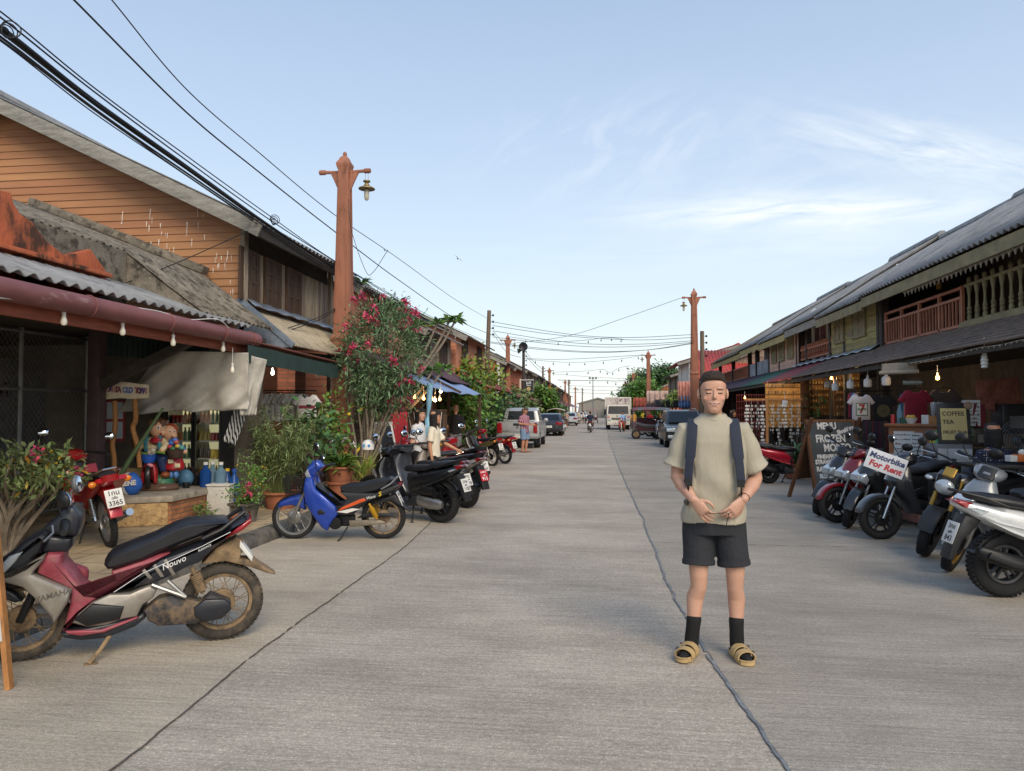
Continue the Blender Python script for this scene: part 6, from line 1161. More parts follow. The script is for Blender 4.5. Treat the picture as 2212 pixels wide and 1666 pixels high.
for s_ in (-1, 1):
 kn = ARM['k%d' % s_]; an = ARM['a%d' % s_]; h = Vector((s_ * .098, .01, .86)); e = h.lerp(kn, (.86 - hz) / (.86 - kn.z)); d = (kn - h).normalized(); MB().tube([e - d * .03, e - d * .026, e + d * .004, e + d * .008], [.100, .106, .106, .098], 24).build('cuff', SHO, t)
 st = kn.lerp(an, .66); SK = cloth('#121214', .85); fo = Vector((s_ * .34, -1, 0)).normalized(); ft = MB(); capsule(ft, [st, st.lerp(an, .4), an + Vector((0, .01, .0)), an + Vector((0, .012, -.03))], [.049, .046, .047, .045], 16); capsule(ft, [an + Vector((0, .035, -.045)), an + fo * .06 + Vector((0, 0, -.045)), an + fo * .135 + Vector((0, 0, -.052)), an + fo * .175 + Vector((0, 0, -.055))], [.034, .041, .040, .028], 16, .72); remesh(ft, 'sock', SK, t, .005, 3)
 M = tr(an.x, an.y, 0) @ rotm('Z', math.atan2(fo.y, fo.x)); SD = mat('tan sandal', '#b3986a', .7, var=.1); out = [(-.075, .0), (-.07, -.03), (-.03, -.043), (.05, -.043), (.12, -.055), (.18, -.05), (.205, -.025), (.21, .005), (.195, .035), (.15, .052), (.08, .045), (0, .042), (-.05, .038), (-.07, .02)]
 n = len(out); mb = MB(); mb.rings([[(x * f, y * f, z) for x, y in out] for z, f in ((.002, .97), (.006, 1), (.024, 1), (.03, .985))], M=M); mb.rings([[(x * f + .001, y * f, z) for x, y in out] for z, f in ((.026, 1.0), (.036, 1.015), (.038, .97), (.03, .95))], M=M); sdl = mb.build('sandal', SD, t)
 for xx, ww in ((.135, .05), (.06, .055)):
  mb = MB(); rs = []
  for k in range(13):
   a = math.pi * k / 12; yy = .057 * math.cos(a); zz = .025 + .066 * math.sin(a) ** .8 * (1 if xx < .1 else .82); o = 1.09
   rs.append([(xx - ww / 2, yy, zz), (xx + ww / 2, yy * .97, zz * .96), (xx + ww / 2, yy * .97 * o, zz * .96 + .006), (xx - ww / 2, yy * o, zz + .006)])
  mb.rings(rs, M=M); mb.build('strap', SD, sdl); mb = MB(); q = -1 if s_ < 0 else 1; mb.torus(.016, .003, 4, 6, M @ tr(xx, -s_ * -.045 * 1, .078 if xx < .1 else .066) @ rotm('X', -s_ * -.7) @ rotm('Z', .78)); mb.build('buckle', mat('dark buckle', '#4a4038', .4, .6), sdl)
# hair: short cap with curls on top
HR = mat('dark brown hair', '#35281f', .75, var=.45, vs=70, bump=.9, bs=130)
hb = MB()
def dome(mb, M, n=30, m=9, rx=.0835, ry=.103, top=.131, z0=-.004, fr=.094):
 rs = []
 for i in range(m):
  f = i / (m - 1); q = max(.02, math.cos(f * math.pi / 2)) ** .62; r = []
  for k in range(n): a = 2 * math.pi * k / n; sn = math.sin(a); zb = z0 + fr * abs(sn) ** .6 if sn < 0 else z0 - .07 * sn; r.append((rx * q * math.cos(a), .006 + ry * q * sn, zb + (top - zb) * math.sin(f * math.pi / 2)))
  rs.append(r)
 mb.rings(rs, M=M)
dome(hb, hm); hb.rings([[((.0825) * math.cos(a), .012 + .1 * math.sin(a), z) for a in np.linspace(-.25, math.pi + .25, 20)] + [((.066) * math.cos(a), .012 + .086 * math.sin(a), z) for a in np.linspace(math.pi + .25, -.25, 20)] for z in (-.03, 0, .03, .06)], M=hm)
rh = random.Random(8)
for _ in range(300):
 a = rh.uniform(0, 2 * math.pi); f = rh.uniform(.12, 1); sn = math.sin(a); zb = .0 + .094 * abs(sn) ** .6 if sn < 0 else .015 - .07 * sn; q = math.cos(f * math.pi / 2) ** .62; r = rh.uniform(.004, .008) * (.6 + .6 * f); hb.ell((.0825 * q * math.cos(a), .006 + .101 * q * sn, zb + (.132 - zb) * math.sin(f * math.pi / 2)), r, r, r, 6, 4, M=hm)
remesh(hb, 'hair', HR, t, .0045, 1, folds(.0012, (160, 140, 190)))
mb = MB(); w = ARM[1][2]; e = ARM[1][1]; d = (w - e).normalized(); M = frame(w - d * .02, d); mb.torus(.031, .0035, 18, 6, M @ rotm('Y', R_(90))); mb.build('bracelet', BLACKP, t)
c1, c2 = mw(1528, 1108, -.22), mw(1568, 1110, -.22); tw = WM(t)
cord = tag(MB().tube(smooth([tw @ (c1 + Vector((-.01, 0, 0))), tw @ (c1.lerp(c2, .5) + Vector((0, 0, -.002))), tw @ (c2 + Vector((.012, 0, .004))), tw @ (c2 + Vector((.006, .0, -.05))), tw @ (c2 + Vector((.0, .0, -.09)))]), .0026, 6).build('cord', BLACKP), 'thin black cord held between the hands of the man in khaki', 'cord')
bk = thing('backpack', 'dark navy backpack worn by the man in khaki, straps over both shoulders', 'backpack', (MP.x, MP.y, 1.2), R_(-6)); NAVY = cloth('#232a3a', .8)
mb = MB(); mb.loft([(-.2, 0, .14, .09), (.0, 0, .16, .11), (.2, 0, .15, .1), (.3, 0, .1, .06)], 18, 3.5, M=tr(0, .245, 0) @ TRS); mb.build('pack', NAVY, bk)
for s_ in (-1, 1):
 pth = [(.12, .14, .27), (.125, .05, .335), (.13, -.04, .325), (.137, -.112, .24), (.148, -.143, .12), (.158, -.148, .02), (.163, -.15, -.06)]; mb = MB(); rs = []
 for i, (x, y, z) in enumerate(smooth(pth, 6)):
  w_ = .033 if z > .1 else .026; rs.append([(s_ * (x - w_), y + .004, z), (s_ * (x + w_), y + .012, z - .004), (s_ * (x + w_), y - .006, z + .012), (s_ * (x - w_), y - .016, z + .012)])
 stp = mb.rings(rs).build('shoulder_strap', NAVY, bk, bev=.004); mb = MB(); mb.tube([(s_ * .163, -.158, -.04), (s_ * .168, -.152, -.14), (s_ * .172, -.12, -.2), (s_ * .19, -.0, -.2), (s_ * .16, .15, -.18)], [.013] * 5, 6, flat=.3); mb.tube([(s_ * .16, -.165, -.05), (s_ * .162, -.165, -.2)], .011, 6, flat=.3); mb.bx(s_ * .16 - .022, s_ * .16 + .022, -.178, -.158, -.08, -.035); mb.build('buckle_strap', BLACKP, bk)
# other people --------------------------------------------------------------------
def person(label, pos, rz, H=1.7, skin='#b8846a', shirt='#cccccc', pants='#333333', hair='#17130f', hairlen=0, arms=None, legs=None, vox=.009, skirt=0, shoe='#3a2a20', shirtm=None, pantsm=None, plen=.28, lean=0., yaw=0., tilt=0., sit=False, sl=.55, eyes='open', face=True, group=None, hemz=.5, hairm=None):
 t = thing('person', label, 'person', pos, rz, group); s = H / 1.75; b = MB(); Z = lambda f: f * H
 lx = lambda p: Vector((p[0], p[1] - lean * max(0, p[2] - Z(.52)), p[2]))
 M = head(b, lx((0, -.03, Z(.935))), .98 * s, yaw, tilt, 20); capsule(b, [lx((0, .01, Z(.83))), lx((0, -.005, Z(.88)))], [.055 * s, .05 * s], 12)
 tor = [(.83, .13, .07), (.76, .165, .1), (.66, .14, .095), (.57, .145, .1), (.5, .15, .1)]; b.rings([[lx((w_ * s * math.cos(a), d_ * s * math.sin(a), Z(f))) for a in (2 * math.pi * k / 14 for k in range(14))] for f, w_, d_ in tor])
 A = arms or {-1: ((-.27, .03, .62), (-.27, -.06, .48)), 1: ((.27, .03, .62), (.27, -.06, .48))}; SHD = {}
 for q, (e, w_) in A.items():
  sh_ = lx((q * .17 * s, 0, Z(.795))); e = lx((e[0] * s, e[1] * s, e[2] * H)); w_ = lx((w_[0] * s, w_[1] * s, w_[2] * H)); SHD[q] = (sh_, e, w_); capsule(b, [sh_, sh_.lerp(e, .5), e], [.047 * s, .043 * s, .036 * s], 12); capsule(b, [e, e.lerp(w_, .4), w_], [.037 * s, .036 * s, .024 * s], 12); d = (w_ - e); hand(b, w_, d, Vector((-q, .3, 0)), .95 * s, .5, 1)
 LG = legs or {-1: ((-.1, -.02, .275), (-.1, .02, .045)), 1: ((.1, -.02, .275), (.1, .02, .045))}; KN = {}
 for q, (k, a) in LG.items():
  hp = Vector((q * .085 * s, 0, Z(.51))); k = Vector((k[0] * s, k[1] * s, k[2] * H)); a = Vector((a[0] * s, a[1] * s, a[2] * H)); KN[q] = (hp, k, a); capsule(b, [hp, hp.lerp(k, .5), k, k.lerp(a, .35), a], [.08 * s, .072 * s, .052 * s, .05 * s, .034 * s], 14); capsule(b, [a + Vector((0, .03, -.03)) * s, a + Vector((q * .02, -.1, -.045)) * s, a + Vector((q * .03, -.16, -.05)) * s], [.033 * s, .036 * s, .024 * s], 10, .7)
 remesh(b, 'body', skinmat(skin), t, vox, 2, facetint(M, skin, smile=False, eyes=eyes, brow=hair))
 c = MB(); c.rings([[lx((w_ * s * math.cos(a), d_ * s * math.sin(a), Z(f))) for a in (2 * math.pi * k / 18 for k in range(18))] for f, w_, d_ in ((hemz, .17, .125), (.58, .165, .118), (.68, .168, .12), (.76, .185, .118), (.81, .16, .09), (.845, .08, .065))])
 for q, (sh_, e, w_) in SHD.items(): d = sh_.lerp(e, sl * 1.3); c.tube([sh_ - Vector((q * .06, 0, 0)), sh_, sh_.lerp(e, .4), d], [.06 * s, .065 * s, .066 * s, .072 * s], 14)
 remesh(c, 'shirt', shirtm or cloth(shirt), t, vox, 2, folds(.004 if vox < .012 else 0, (16, 22, 30), pos[0]))
 p = MB(); p.rings([[((w_ * s) * math.cos(a), d_ * s * math.sin(a), Z(f)) for a in (2 * math.pi * k / 16 for k in range(16))] for f, w_, d_ in ((.455, .165, .115), (.5, .17, .118), (.56, .16, .112))])
 for q, (hp, k, a) in KN.items():
  if plen < .2: p.tube([hp, hp.lerp(k, .5), k, k.lerp(a, .5), k.lerp(a, .92)], [.095 * s, .088 * s, .07 * s, .065 * s, .062 * s], 14)
  else: p.tube([hp, hp.lerp(k, .5), hp.lerp(k, .95)], [.1 * s, .1 * s, .095 * s], 14)
 if skirt: p.rings([[(w_ * s * math.cos(a), w_ * .75 * s * math.sin(a), Z(f)) for a in (2 * math.pi * k / 20 for k in range(20))] for f, w_ in ((skirt, .2), (.4, .19), (.5, .17))])
 remesh(p, 'trousers' if plen < .2 else ('skirt' if skirt else 'shorts'), pantsm or cloth(pants), t, vox, 2)
 hw_ = .55 if hairlen else .1; h = MB(); dome(h, M, 20, 7, .088, .112, .139, -.02, .082 if hairlen else .094)
 back = [(.05, .091, .114), (.02, .103, .114), (-.05, .104, .114), (-.12 - hairlen * .3, .09 + .03 * min(1, hairlen * 3), .105), (-.14 - hairlen, .07 + .05 * min(1, hairlen * 3), .10)] if hairlen else [(.04, .085, .104), (-.02, .083, .103), (-.05, .076, .098)]
 h.rings([[(w_ * math.cos(a), .012 + d_ * math.sin(a), z) for a in np.linspace(-hw_, math.pi + hw_, 14)] + [(w_ * .7 * math.cos(a), .012 + d_ * .6 * math.sin(a), z) for a in np.linspace(math.pi + hw_, -hw_, 14)] for z, w_, d_ in back], M=M)
 remesh(h, 'hair', mat('hair ' + hair, hair, .8, var=.25, vs=50, bump=.3, bs=200), t, max(.007, vox * .8), 2, folds(.002, (120, 20, 90)))
 for q, (hp, k, a) in KN.items(): mb = MB(); capsule(mb, [a + Vector((0, .04, -.05)) * s, a + Vector((q * .02, -.09, -.055)) * s, a + Vector((q * .03, -.17, -.058)) * s], [.04 * s, .044 * s, .034 * s], 10, .45); mb.build('shoe', cloth(shoe), t)
 t['rot'] = 0; del t['rot']; return t, M, SHD
def flat_pos(x, y, d): a = at(x, y, d); return (a.x, a.y, 0)
def checks(name, c1, c2, c3, sc=14):
 m = mat(name, c1, .9, var=.05); nt = m.node_tree; b = nt.nodes['Principled BSDF']; tc = nt.nodes.new('ShaderNodeTexCoord'); prev = b.inputs['Base Color'].links[0].from_socket
 for ax, c in (('X', c2), ('Z', c3)):
  w_ = nt.nodes.new('ShaderNodeTexWave'); w_.bands_direction = ax; w_.inputs['Scale'].default_value = sc; nt.links.new(tc.outputs['Object'], w_.inputs[0]); r = nt.nodes.new('ShaderNodeMapRange'); r.inputs[1].default_value = .55; r.inputs[2].default_value = .7; r.inputs[4].default_value = .75; nt.links.new(w_.outputs['Fac'], r.inputs[0]); mx = nt.nodes.new('ShaderNodeMixRGB'); nt.links.new(r.outputs[0], mx.inputs[0]); nt.links.new(prev, mx.inputs[1]); mx.inputs[2].default_value = (*hx(c), 1); prev = mx.outputs[0]
 nt.links.new(prev, b.inputs['Base Color']); return m
person('girl with long black hair in white t-shirt behind the girl in cream', flat_pos(905, 1000, 14.0), R_(75), 1.64, '#c4937a', '#d2d3d4', '#17181b', hairlen=.42, plen=.1, yaw=R_(-15), arms={-1: ((-.2, .06, .62), (-.12, -.16, .6)), 1: ((.2, .06, .62), (.1, -.17, .6))})
gl, gm, _ = person('girl with long black hair in cream t-shirt resting a hand on the scooter seat', flat_pos(937, 1000, 12.9), R_(88), 1.6, '#bd8a6c', '#ddd3bd', '#1b1b1e', hairlen=.36, plen=.1, yaw=R_(8), arms={-1: ((-.22, .02, .62), (-.22, -.03, .47)), 1: ((.2, -.18, .64), (.14, -.42, .575))})
text('smile', .07, mat('amber print', '#b58a2a', .7), gl, tr(.02, -.122, 1.02) @ rotm('X', R_(90)), 'print')
person('balding man in black t-shirt and grey shorts seen from behind at the stall', flat_pos(984, 1000, 22.5), R_(190), 1.78, '#b5805f', '#121215', '#77767a', '#8a6a50', arms={-1: ((-.26, .0, .62), (-.2, -.22, .56)), 1: ((.26, 0, .62), (.2, -.22, .56))}, yaw=R_(-20), vox=.011)
a = onZ(1133, 977); pl_ = person('heavy man in pink plaid shirt and denim shorts looking at his phone', (a.x, a.y, 0), R_(62), 1.73, '#b88468', '#a84a62', '#6f88a3', '#4a443f', arms={-1: ((-.25, .02, .64), (-.06, -.30, .62)), 1: ((.25, .02, .64), (.08, -.30, .63))}, tilt=R_(20), shirtm=checks('pink plaid', '#a3405c', '#d9c9cf', '#2f2a4a', 9), vox=.011, hemz=.44, shoe='#5a3226', lean=-.02); pl_[0].scale = (1.2, 1.3, 1)
aq = thing('mobile_phone', 'dark mobile phone held by the man in pink plaid', 'mobile phone', WM(pl_[0]) @ Vector((.02, -.42, 1.12)), R_(62)); MB().bx(-.04, .04, -.005, .005, -.07, .07, M=rotm('X', -.9)).build('case', BLACKP, aq)
RIDE = {-1: ((-.17, -.42, .47), (-.16, -.12, .17)), 1: ((.17, -.42, .47), (.16, -.12, .17))}; RARM = {-1: ((-.25, -.14, .66), (-.28, -.4, .6)), 1: ((.25, -.14, .66), (.28, -.4, .6))}
a = at(1275, 934, 55); moped('moped', 'dark moped ridden away down the middle of the road', (a.x, a.y, 0), (a.x + .05, a.y + 1.2, 0), '#2a1518', 0); person('rider in dark blue shirt seen from behind on the moving moped', (a.x, a.y + .35, -.12), R_(180), 1.72, '#8a5f48', '#1f2840', '#4a4644', arms=RARM, legs=RIDE, vox=.016, plen=.1)
a = at(1345, 932, 57); moped('moped', 'red moped turned in front of the white truck', (a.x + .1, a.y + .9, 0), (a.x - .15, a.y - .2, 0), '#a8341c', 0); person('man in light blue shirt sitting on the red moped before the truck', (a.x + .05, a.y + .5, -.12), R_(-15), 1.7, '#8a5f48', '#8fb0d8', '#6d5648', arms=RARM, legs=RIDE, vox=.016)
a = at(1369, 933, 57); person('woman with dark bun, yellow top and patterned sarong beside the red moped', (a.x, a.y, 0), R_(30), 1.6, '#9a6a4e', '#c08a3a', '#5a3f4a', vox=.016, skirt=.2, hairlen=.05)
a = at(1404, 925, 50); person('person in red shirt sitting by the blue scooters on the right', (a.x, a.y, 0), R_(-40), 1.6, '#8a5f48', '#b01c26', '#2a2a33', vox=.016, legs=RIDE)
for x, d, lb, c, c2, rz in ((1250, 92, 'pedestrian in cream clothes far down the left kerb', '#b9ab92', '#8f8572', 20), (1260, 96, 'pedestrian in pale shirt just right of the far one in cream', '#c9c2b8', '#3f3b3a', 80), (1390, 72, 'pedestrian in yellow top beneath the far right awnings', '#c9b32a', '#3a4a6a', 10), (1395, 66, 'pedestrian with dark clothes next to the second right pillar', '#2a2c33', '#2a2c33', 50), (1208, 58, 'person in red by the pale canopied sidecar', '#b0222c', '#33343a', 120), (1223, 68, 'person in beige standing past the pale canopied sidecar', '#a38a74', '#5a4a44', 200)):
 a = at(x, 890, d); person(lb, (a.x, a.y, 0), R_(rz), 1.65, '#8f654d', c, c2, vox=.02)
a = at(1581, 890, 24); person('dark haired person in the shop doorway behind the man in khaki', (a.x, a.y, 0), R_(60), 1.62, '#8f654d', '#4a3f3a', '#2b2b30', vox=.013, hairlen=.06)
# woman seated at the cafe counter, back to the road
NAVD = mat('polka dot navy', '#1c2138', .9, var=.05); nt = NAVD.node_tree; b = nt.nodes['Principled BSDF']; tc = nt.nodes.new('ShaderNodeTexCoord'); v = nt.nodes.new('ShaderNodeTexVoronoi'); v.inputs['Scale'].default_value = 34; v.inputs['Randomness'].default_value = .1; nt.links.new(tc.outputs['Object'], v.inputs[0]); r = nt.nodes.new('ShaderNodeMath'); r.operation = 'LESS_THAN'; r.inputs[1].default_value = .22; nt.links.new(v.outputs['Distance'], r.inputs[0]); mx = nt.nodes.new('ShaderNodeMixRGB'); nt.links.new(r.outputs[0], mx.inputs[0]); mx.inputs[1].default_value = (*hx('#1c2138'), 1); mx.inputs[2].default_value = (.55, .55, .6, 1); nt.links.new(mx.outputs[0], b.inputs['Base Color'])
a = at(2148, 960, 8.9); SITL = {-1: ((-.1, -.42, .5), (-.1, -.4, .22)), 1: ((.1, -.42, .5), (.1, -.4, .22))}
person('woman with black bob hair in navy polka dot blouse seated facing away', (a.x, a.y, -.28), R_(192), 1.72, '#a8765a', '#1c2138', '#22242c', '#0f0e10', hairlen=.04, shirtm=NAVD, legs=SITL, vox=.008, sl=.7, arms={-1: ((-.25, -.05, .63), (-.2, -.3, .6)), 1: ((.25, -.05, .63), (.2, -.3, .6))})
# ---------------------------------------------------------------- left shop: counter, statue, fridges, cloths
def build1(mb, name, mt, label, cat, group=None, **k): return tag(mb.build(name, mt, **k), label, cat, group)
SLAB = mat('weathered slab', '#9c9384', .9, var=.25, vs=5, stain=[('#5a5348', 6, .55, .7, .6)], bump=.3)
A_, B_, C_ = onZ(215, 1077, .5), onZ(373, 1071, .5), onZ(467, 1052, .5); D_ = (C_.x - .9, C_.y + .6, 0); E_ = (A_.x - .3, A_.y + 1.0, 0)
t = thing('brick_counter', 'low orange brick counter with weathered slab top carrying the painted statue', 'counter', (B_.x, B_.y, .12)); pl = [(p[0], p[1]) for p in (A_, B_, C_, D_, E_)]
cx = sum(p[0] for p in pl) / 5; cy = sum(p[1] for p in pl) / 5; ins = lambda f: [(cx + (x - cx) * f, cy + (y - cy) * f) for x, y in pl]
MB().rings([[(x, y, z) for x, y in ins(1)] for z in (.42, .5)]).build('slab_top', SLAB, t, world=True, bev=.012); MB().rings([[(x, y, z) for x, y in ins(.94)] for z in (.1, .42)]).build('brick_base', BRICKO, t, world=True)
a = onZ(298, 1138, .12); q = (B_ - A_).normalized(); M = frame((a.x, a.y, .12), (q.x, q.y, 0)); mb = MB(); rq = random.Random(2)
mb.grid(lambda u, v: (0, 0, 0), 1, 1) if 0 else None; bm_ = MB().bx(-.35, .35, 0, .26, 0, .30, 0, M); st_ = bm_.build('stone_block', mat('rough stone', '#b39468', .95, var=.25, vs=14, bump=1., bs=22, stain=[('#7d6344', 18, .5, .62, .7)]), bev=.03); tag(st_, 'rough hewn yellow stone block at the foot of the brick counter', 'stone block')
# painted statue of two children on a bicycle
S0 = onZ(350, 1058, .5); S0.z = .5; t = thing('statue', 'painted statue of a boy and a girl riding a bicycle on a grassy mound', 'statue', S0, R_(14)); IS = WM(t).inverted()
G7 = lambda x, y, dy=0.: IS @ onY((240 + x / 4.166) * .8641, (860 + y / 4.166) * .8641, S0.y + dy)
def pm(c, r=.45): return mat('enamel ' + c, c, r, var=.1, coat=.3)
FL = pm('#d9a986'); mb = MB(); c = G7(640, 1520); mb.ell((c.x, 0, .03), .30, .2, .10, 20, 10); mb.build('mound', pm('#5d4334', .8), t); mb = MB(); c = G7(690, 1430); mb.ell((c.x, .0, .1), .16, .13, .12, 16, 8); mb.build('grass_mound', mat('painted grass', '#2f6e52', .5, var=.3, vs=20, stain=[('#c2a83a', 30, .6, .66, .9), ('#7fb0a0', 14, .58, .66, .8)]), t)
bo = MB(); hd = G7(650, 885); bo.ell(hd, .115, .115, .125, 20, 14); bo.ell(hd + Vector((.075, -.05, -.05)), .055, .06, .05, 12, 8); bo.ell(hd + Vector((-.085, .0, -.01)), .02, .03, .04, 10, 8); bo.ell(hd + Vector((.085, -.095, -.005)), .017, .017, .015, 8, 6)
for p in (G7(430, 1140, -.14), G7(690, 1110, -.14)): bo.ell(p, .045, .04, .035, 12, 8)
capsule(bo, [hd + Vector((0, 0, -.1)), hd + Vector((0, .02, -.18))], [.05, .05], 12); remesh(bo, 'boy_figure', FL, t, .008, 2)
for o, sz in ((Vector((.035, -.109, .02)), .02), (Vector((.098, -.068, .02)), .014)): mb = MB(); mb.ell(hd + o, sz, .008, sz * 1.3, 12, 8); e = mb.build('eye', pm('#e8e4dc'), t); mb = MB(); mb.ell(hd + o + Vector((.004, -.008, 0)), sz * .55, .005, sz * .8, 10, 6); mb.build('pupil', BLACKP, e)
mb = MB(); mb.ell(hd + Vector((.07, -.098, -.065)), .022, .012, .016, 10, 8); mb.build('mouth', pm('#8e2a2a'), t); hm_ = MB(); hm_.ell(hd + Vector((-.01, .03, .045)), .128, .115, .108, 18, 12); rq = random.Random(5)
for k in range(26): a = k * .9; hm_.ell(hd + Vector((.105 * math.cos(a), .02 + .1 * math.sin(a), .07 + .02 * math.sin(k * 2.3))), .035, .03, .045, 8, 6)
hm_.ell(hd + Vector((-.10, .02, -.02)), .035, .08, .08, 10, 8); remesh(hm_, 'boy_hair', pm('#5d3a22'), t, .009, 1, folds(.004, (60, 20, 90)))
sh_ = MB(); tc_ = G7(590, 1060, .02); sh_.ell(tc_, .12, .11, .13, 16, 10); capsule(sh_, [G7(490, 1030), G7(440, 1085, -.06), G7(430, 1125, -.13)], [.055, .05, .045], 12); capsule(sh_, [G7(690, 1010), G7(735, 1060, -.07), G7(695, 1100, -.13)], [.055, .05, .045], 12); remesh(sh_, 'boy_shirt', mat('striped shirt', '#d8cba6', .5, var=.1, stretch=(1, 1, 30), vs=1.5, stain=[('#c9973f', .8, .56, .62, .8)]), t, .01, 2)
for x in (520, 660): c = G7(x, 1040, -.075); mb = MB(); mb.tube([c + Vector((0, .03, .11)), c + Vector((0, -.02, .03)), c + Vector((.01, -.01, -.1))], .026, 8, flat=.5); mb.build('dungaree_strap', pm('#2f7d8c'), t)
c = G7(640, 1010, -.03); mb = MB(); mb.lathe([(.05, -.05), (.1, -.02), (.105, .01), (.07, .05)], 16, tr(c)); mb.build('neckerchief', mat('red check', '#a8202c', .5, var=.2, vs=30, stain=[('#e0d0c8', 40, .62, .66, 1)]), t)
lg = MB(); capsule(lg, [G7(640, 1150), G7(700, 1210, -.08), G7(705, 1300, -.05)], [.085, .08, .06], 14); capsule(lg, [G7(520, 1150), G7(450, 1210, -.02), G7(480, 1300, .04)], [.08, .07, .055], 14); remesh(lg, 'boy_jeans', pm('#22365f'), t, .01, 2); mb = MB(); mb.ell(G7(725, 1360, -.07), .065, .075, .045, 14, 8); mb.build('boy_shoe', pm('#8e4a22'), t); mb = MB(); mb.ell(G7(470, 1340, .02), .05, .06, .04, 14, 8); mb.build('boy_shoe', pm('#8e4a22'), t)
gi = MB(); gh = G7(772, 920, .06); gi.ell(gh, .092, .1, .11, 18, 12); gi.ell(gh + Vector((.065, -.045, -.045)), .045, .05, .045, 10, 8); gi.ell(gh + Vector((.07, -.08, -.005)), .014, .014, .012, 8, 6); capsule(gi, [gh, gh + Vector((0, 0, -.16))], [.05, .045], 10); gi.ell(G7(925, 1120, -.02), .04, .04, .035, 10, 8); remesh(gi, 'girl_figure', FL, t, .008, 2)
for o, sz in ((Vector((.03, -.092, .015)), .017), (Vector((.08, -.055, .015)), .012)): mb = MB(); mb.ell(gh + o, sz, .008, sz * 1.3, 12, 8); e = mb.build('eye', pm('#e8e4dc'), t); mb = MB(); mb.ell(gh + o + Vector((.004, -.008, 0)), sz * .55, .005, sz * .8, 10, 6); mb.build('pupil', BLACKP, e)
mb = MB(); mb.ell(gh + Vector((.06, -.08, -.06)), .02, .012, .018, 10, 8); mb.build('mouth', pm('#8e2a2a'), t); mb = MB(); mb.ell(gh + Vector((0, .03, .045)), .102, .095, .085, 16, 10); mb.build('girl_hair', pm('#9a4420'), t)
dr = MB(); dr.ell(G7(800, 1060, .05), .09, .09, .11, 14, 10); capsule(dr, [G7(840, 1050), G7(915, 1100, -.02)], [.045, .04], 10); remesh(dr, 'girl_blouse', pm('#3a6aa8'), t, .01, 2); mb = MB(); c = G7(820, 1250, .02); mb.lathe([(.10, .08), (.125, 0), (.13, -.06), (.1, -.085)], 18, tr(c)); mb.build('girl_skirt', pm('#b01c26'), t)
for x, y in ((780, 1222), (850, 1265)): c = G7(x, y, -.11); mb = MB(); mb.bx(c.x - .035, c.x + .035, c.y - .012, c.y, c.z - .028, c.z + .028); mb.build('skirt_patch', pm('#d8d0a8'), t, bev=.006)
for x in (785, 835): mb = MB(); p = G7(x, 1355, .0); mb.ell(p, .035, .05, .055, 12, 8); mb.build('girl_shoe', pm('#5a8fd0'), t)
def basket(c, r, h, mt, nm): mb = MB(); mb.lathe([(r * .7, -h / 2), (r * .95, 0), (r, h / 2), (r * 1.06, h / 2), (r * 1.06, h * .38), (r * .85, h * .4)], 20, tr(c)); return mb.build(nm, mt, t)
basket(G7(548, 1195, -.2), .095, .11, mat('woven blue', '#1f58b8', .5, var=.3, vs=30, bump=.8, bs=60), 'front_basket'); bk_ = basket(G7(825, 1140, -.12), .105, .12, mat('woven brown', '#43332a', .7, var=.4, vs=30, bump=.8, bs=60), 'flower_basket')
for i, (x, y, c) in enumerate(((770, 1070, '#b8384a'), (850, 1065, '#d8b455'), (800, 1090, '#3f7a4a'), (890, 1080, '#4a9a8a'), (835, 1020, '#c05a48'), (785, 1030, '#3f6ac0'), (825, 1000, '#4f7ad0'))): mb = MB(); p = G7(x, y, -.13); mb.ell(p, .038, .03, .032, 8, 6); mb.build('flower', pm(c), t)
pu = MB(); p = G7(575, 1130, -.2); pu.ell(p, .055, .04, .04, 12, 8); pu.ell(p + Vector((.03, -.02, .03)), .035, .035, .03, 12, 8); pu.ell(p + Vector((.045, -.055, .022)), .018, .025, .016, 8, 6); remesh(pu, 'puppy', mat('spotted enamel', '#d8cfbc', .5, var=.1, stain=[('#2f241d', 22, .6, .62, 1)]), t, .008, 1)
c = G7(545, 1370, -.22); bi = MB(); bi.torus(.145, .022, 28, 8, tr(c) @ rotm('Z', .25) @ rotm('Y', R_(90)), w=.035); bi.build('bicycle_wheel', pm('#1d1d20'), t); mb = MB(); mb.puff([(c.x - .05, c.z + .1), (c.x - .07, c.z - .12), (c.x - .1, c.z - .1), (c.x - .1, c.z + .06), (c.x - .05, c.z + .16), (c.x + .06, c.z + .16), (c.x + .1, c.z + .06), (c.x + .1, c.z - .1), (c.x + .07, c.z - .12), (c.x + .05, c.z + .1)], c.y + .0, c.y + .1, .02); mb.build('bicycle_fork', pm('#b01c26'), t)
mb = MB(); mb.ell(G7(560, 1265, -.26), .045, .03, .03, 12, 8); mb.build('bicycle_lamp', pm('#d88a92'), t); mb = MB(); mb.tube([G7(400, 1155, -.2), G7(470, 1135, -.16), G7(560, 1150, -.12), G7(640, 1125, -.16), G7(710, 1135, -.2)], .016, 8); mb.build('handlebar', pm('#7da33a'), t)
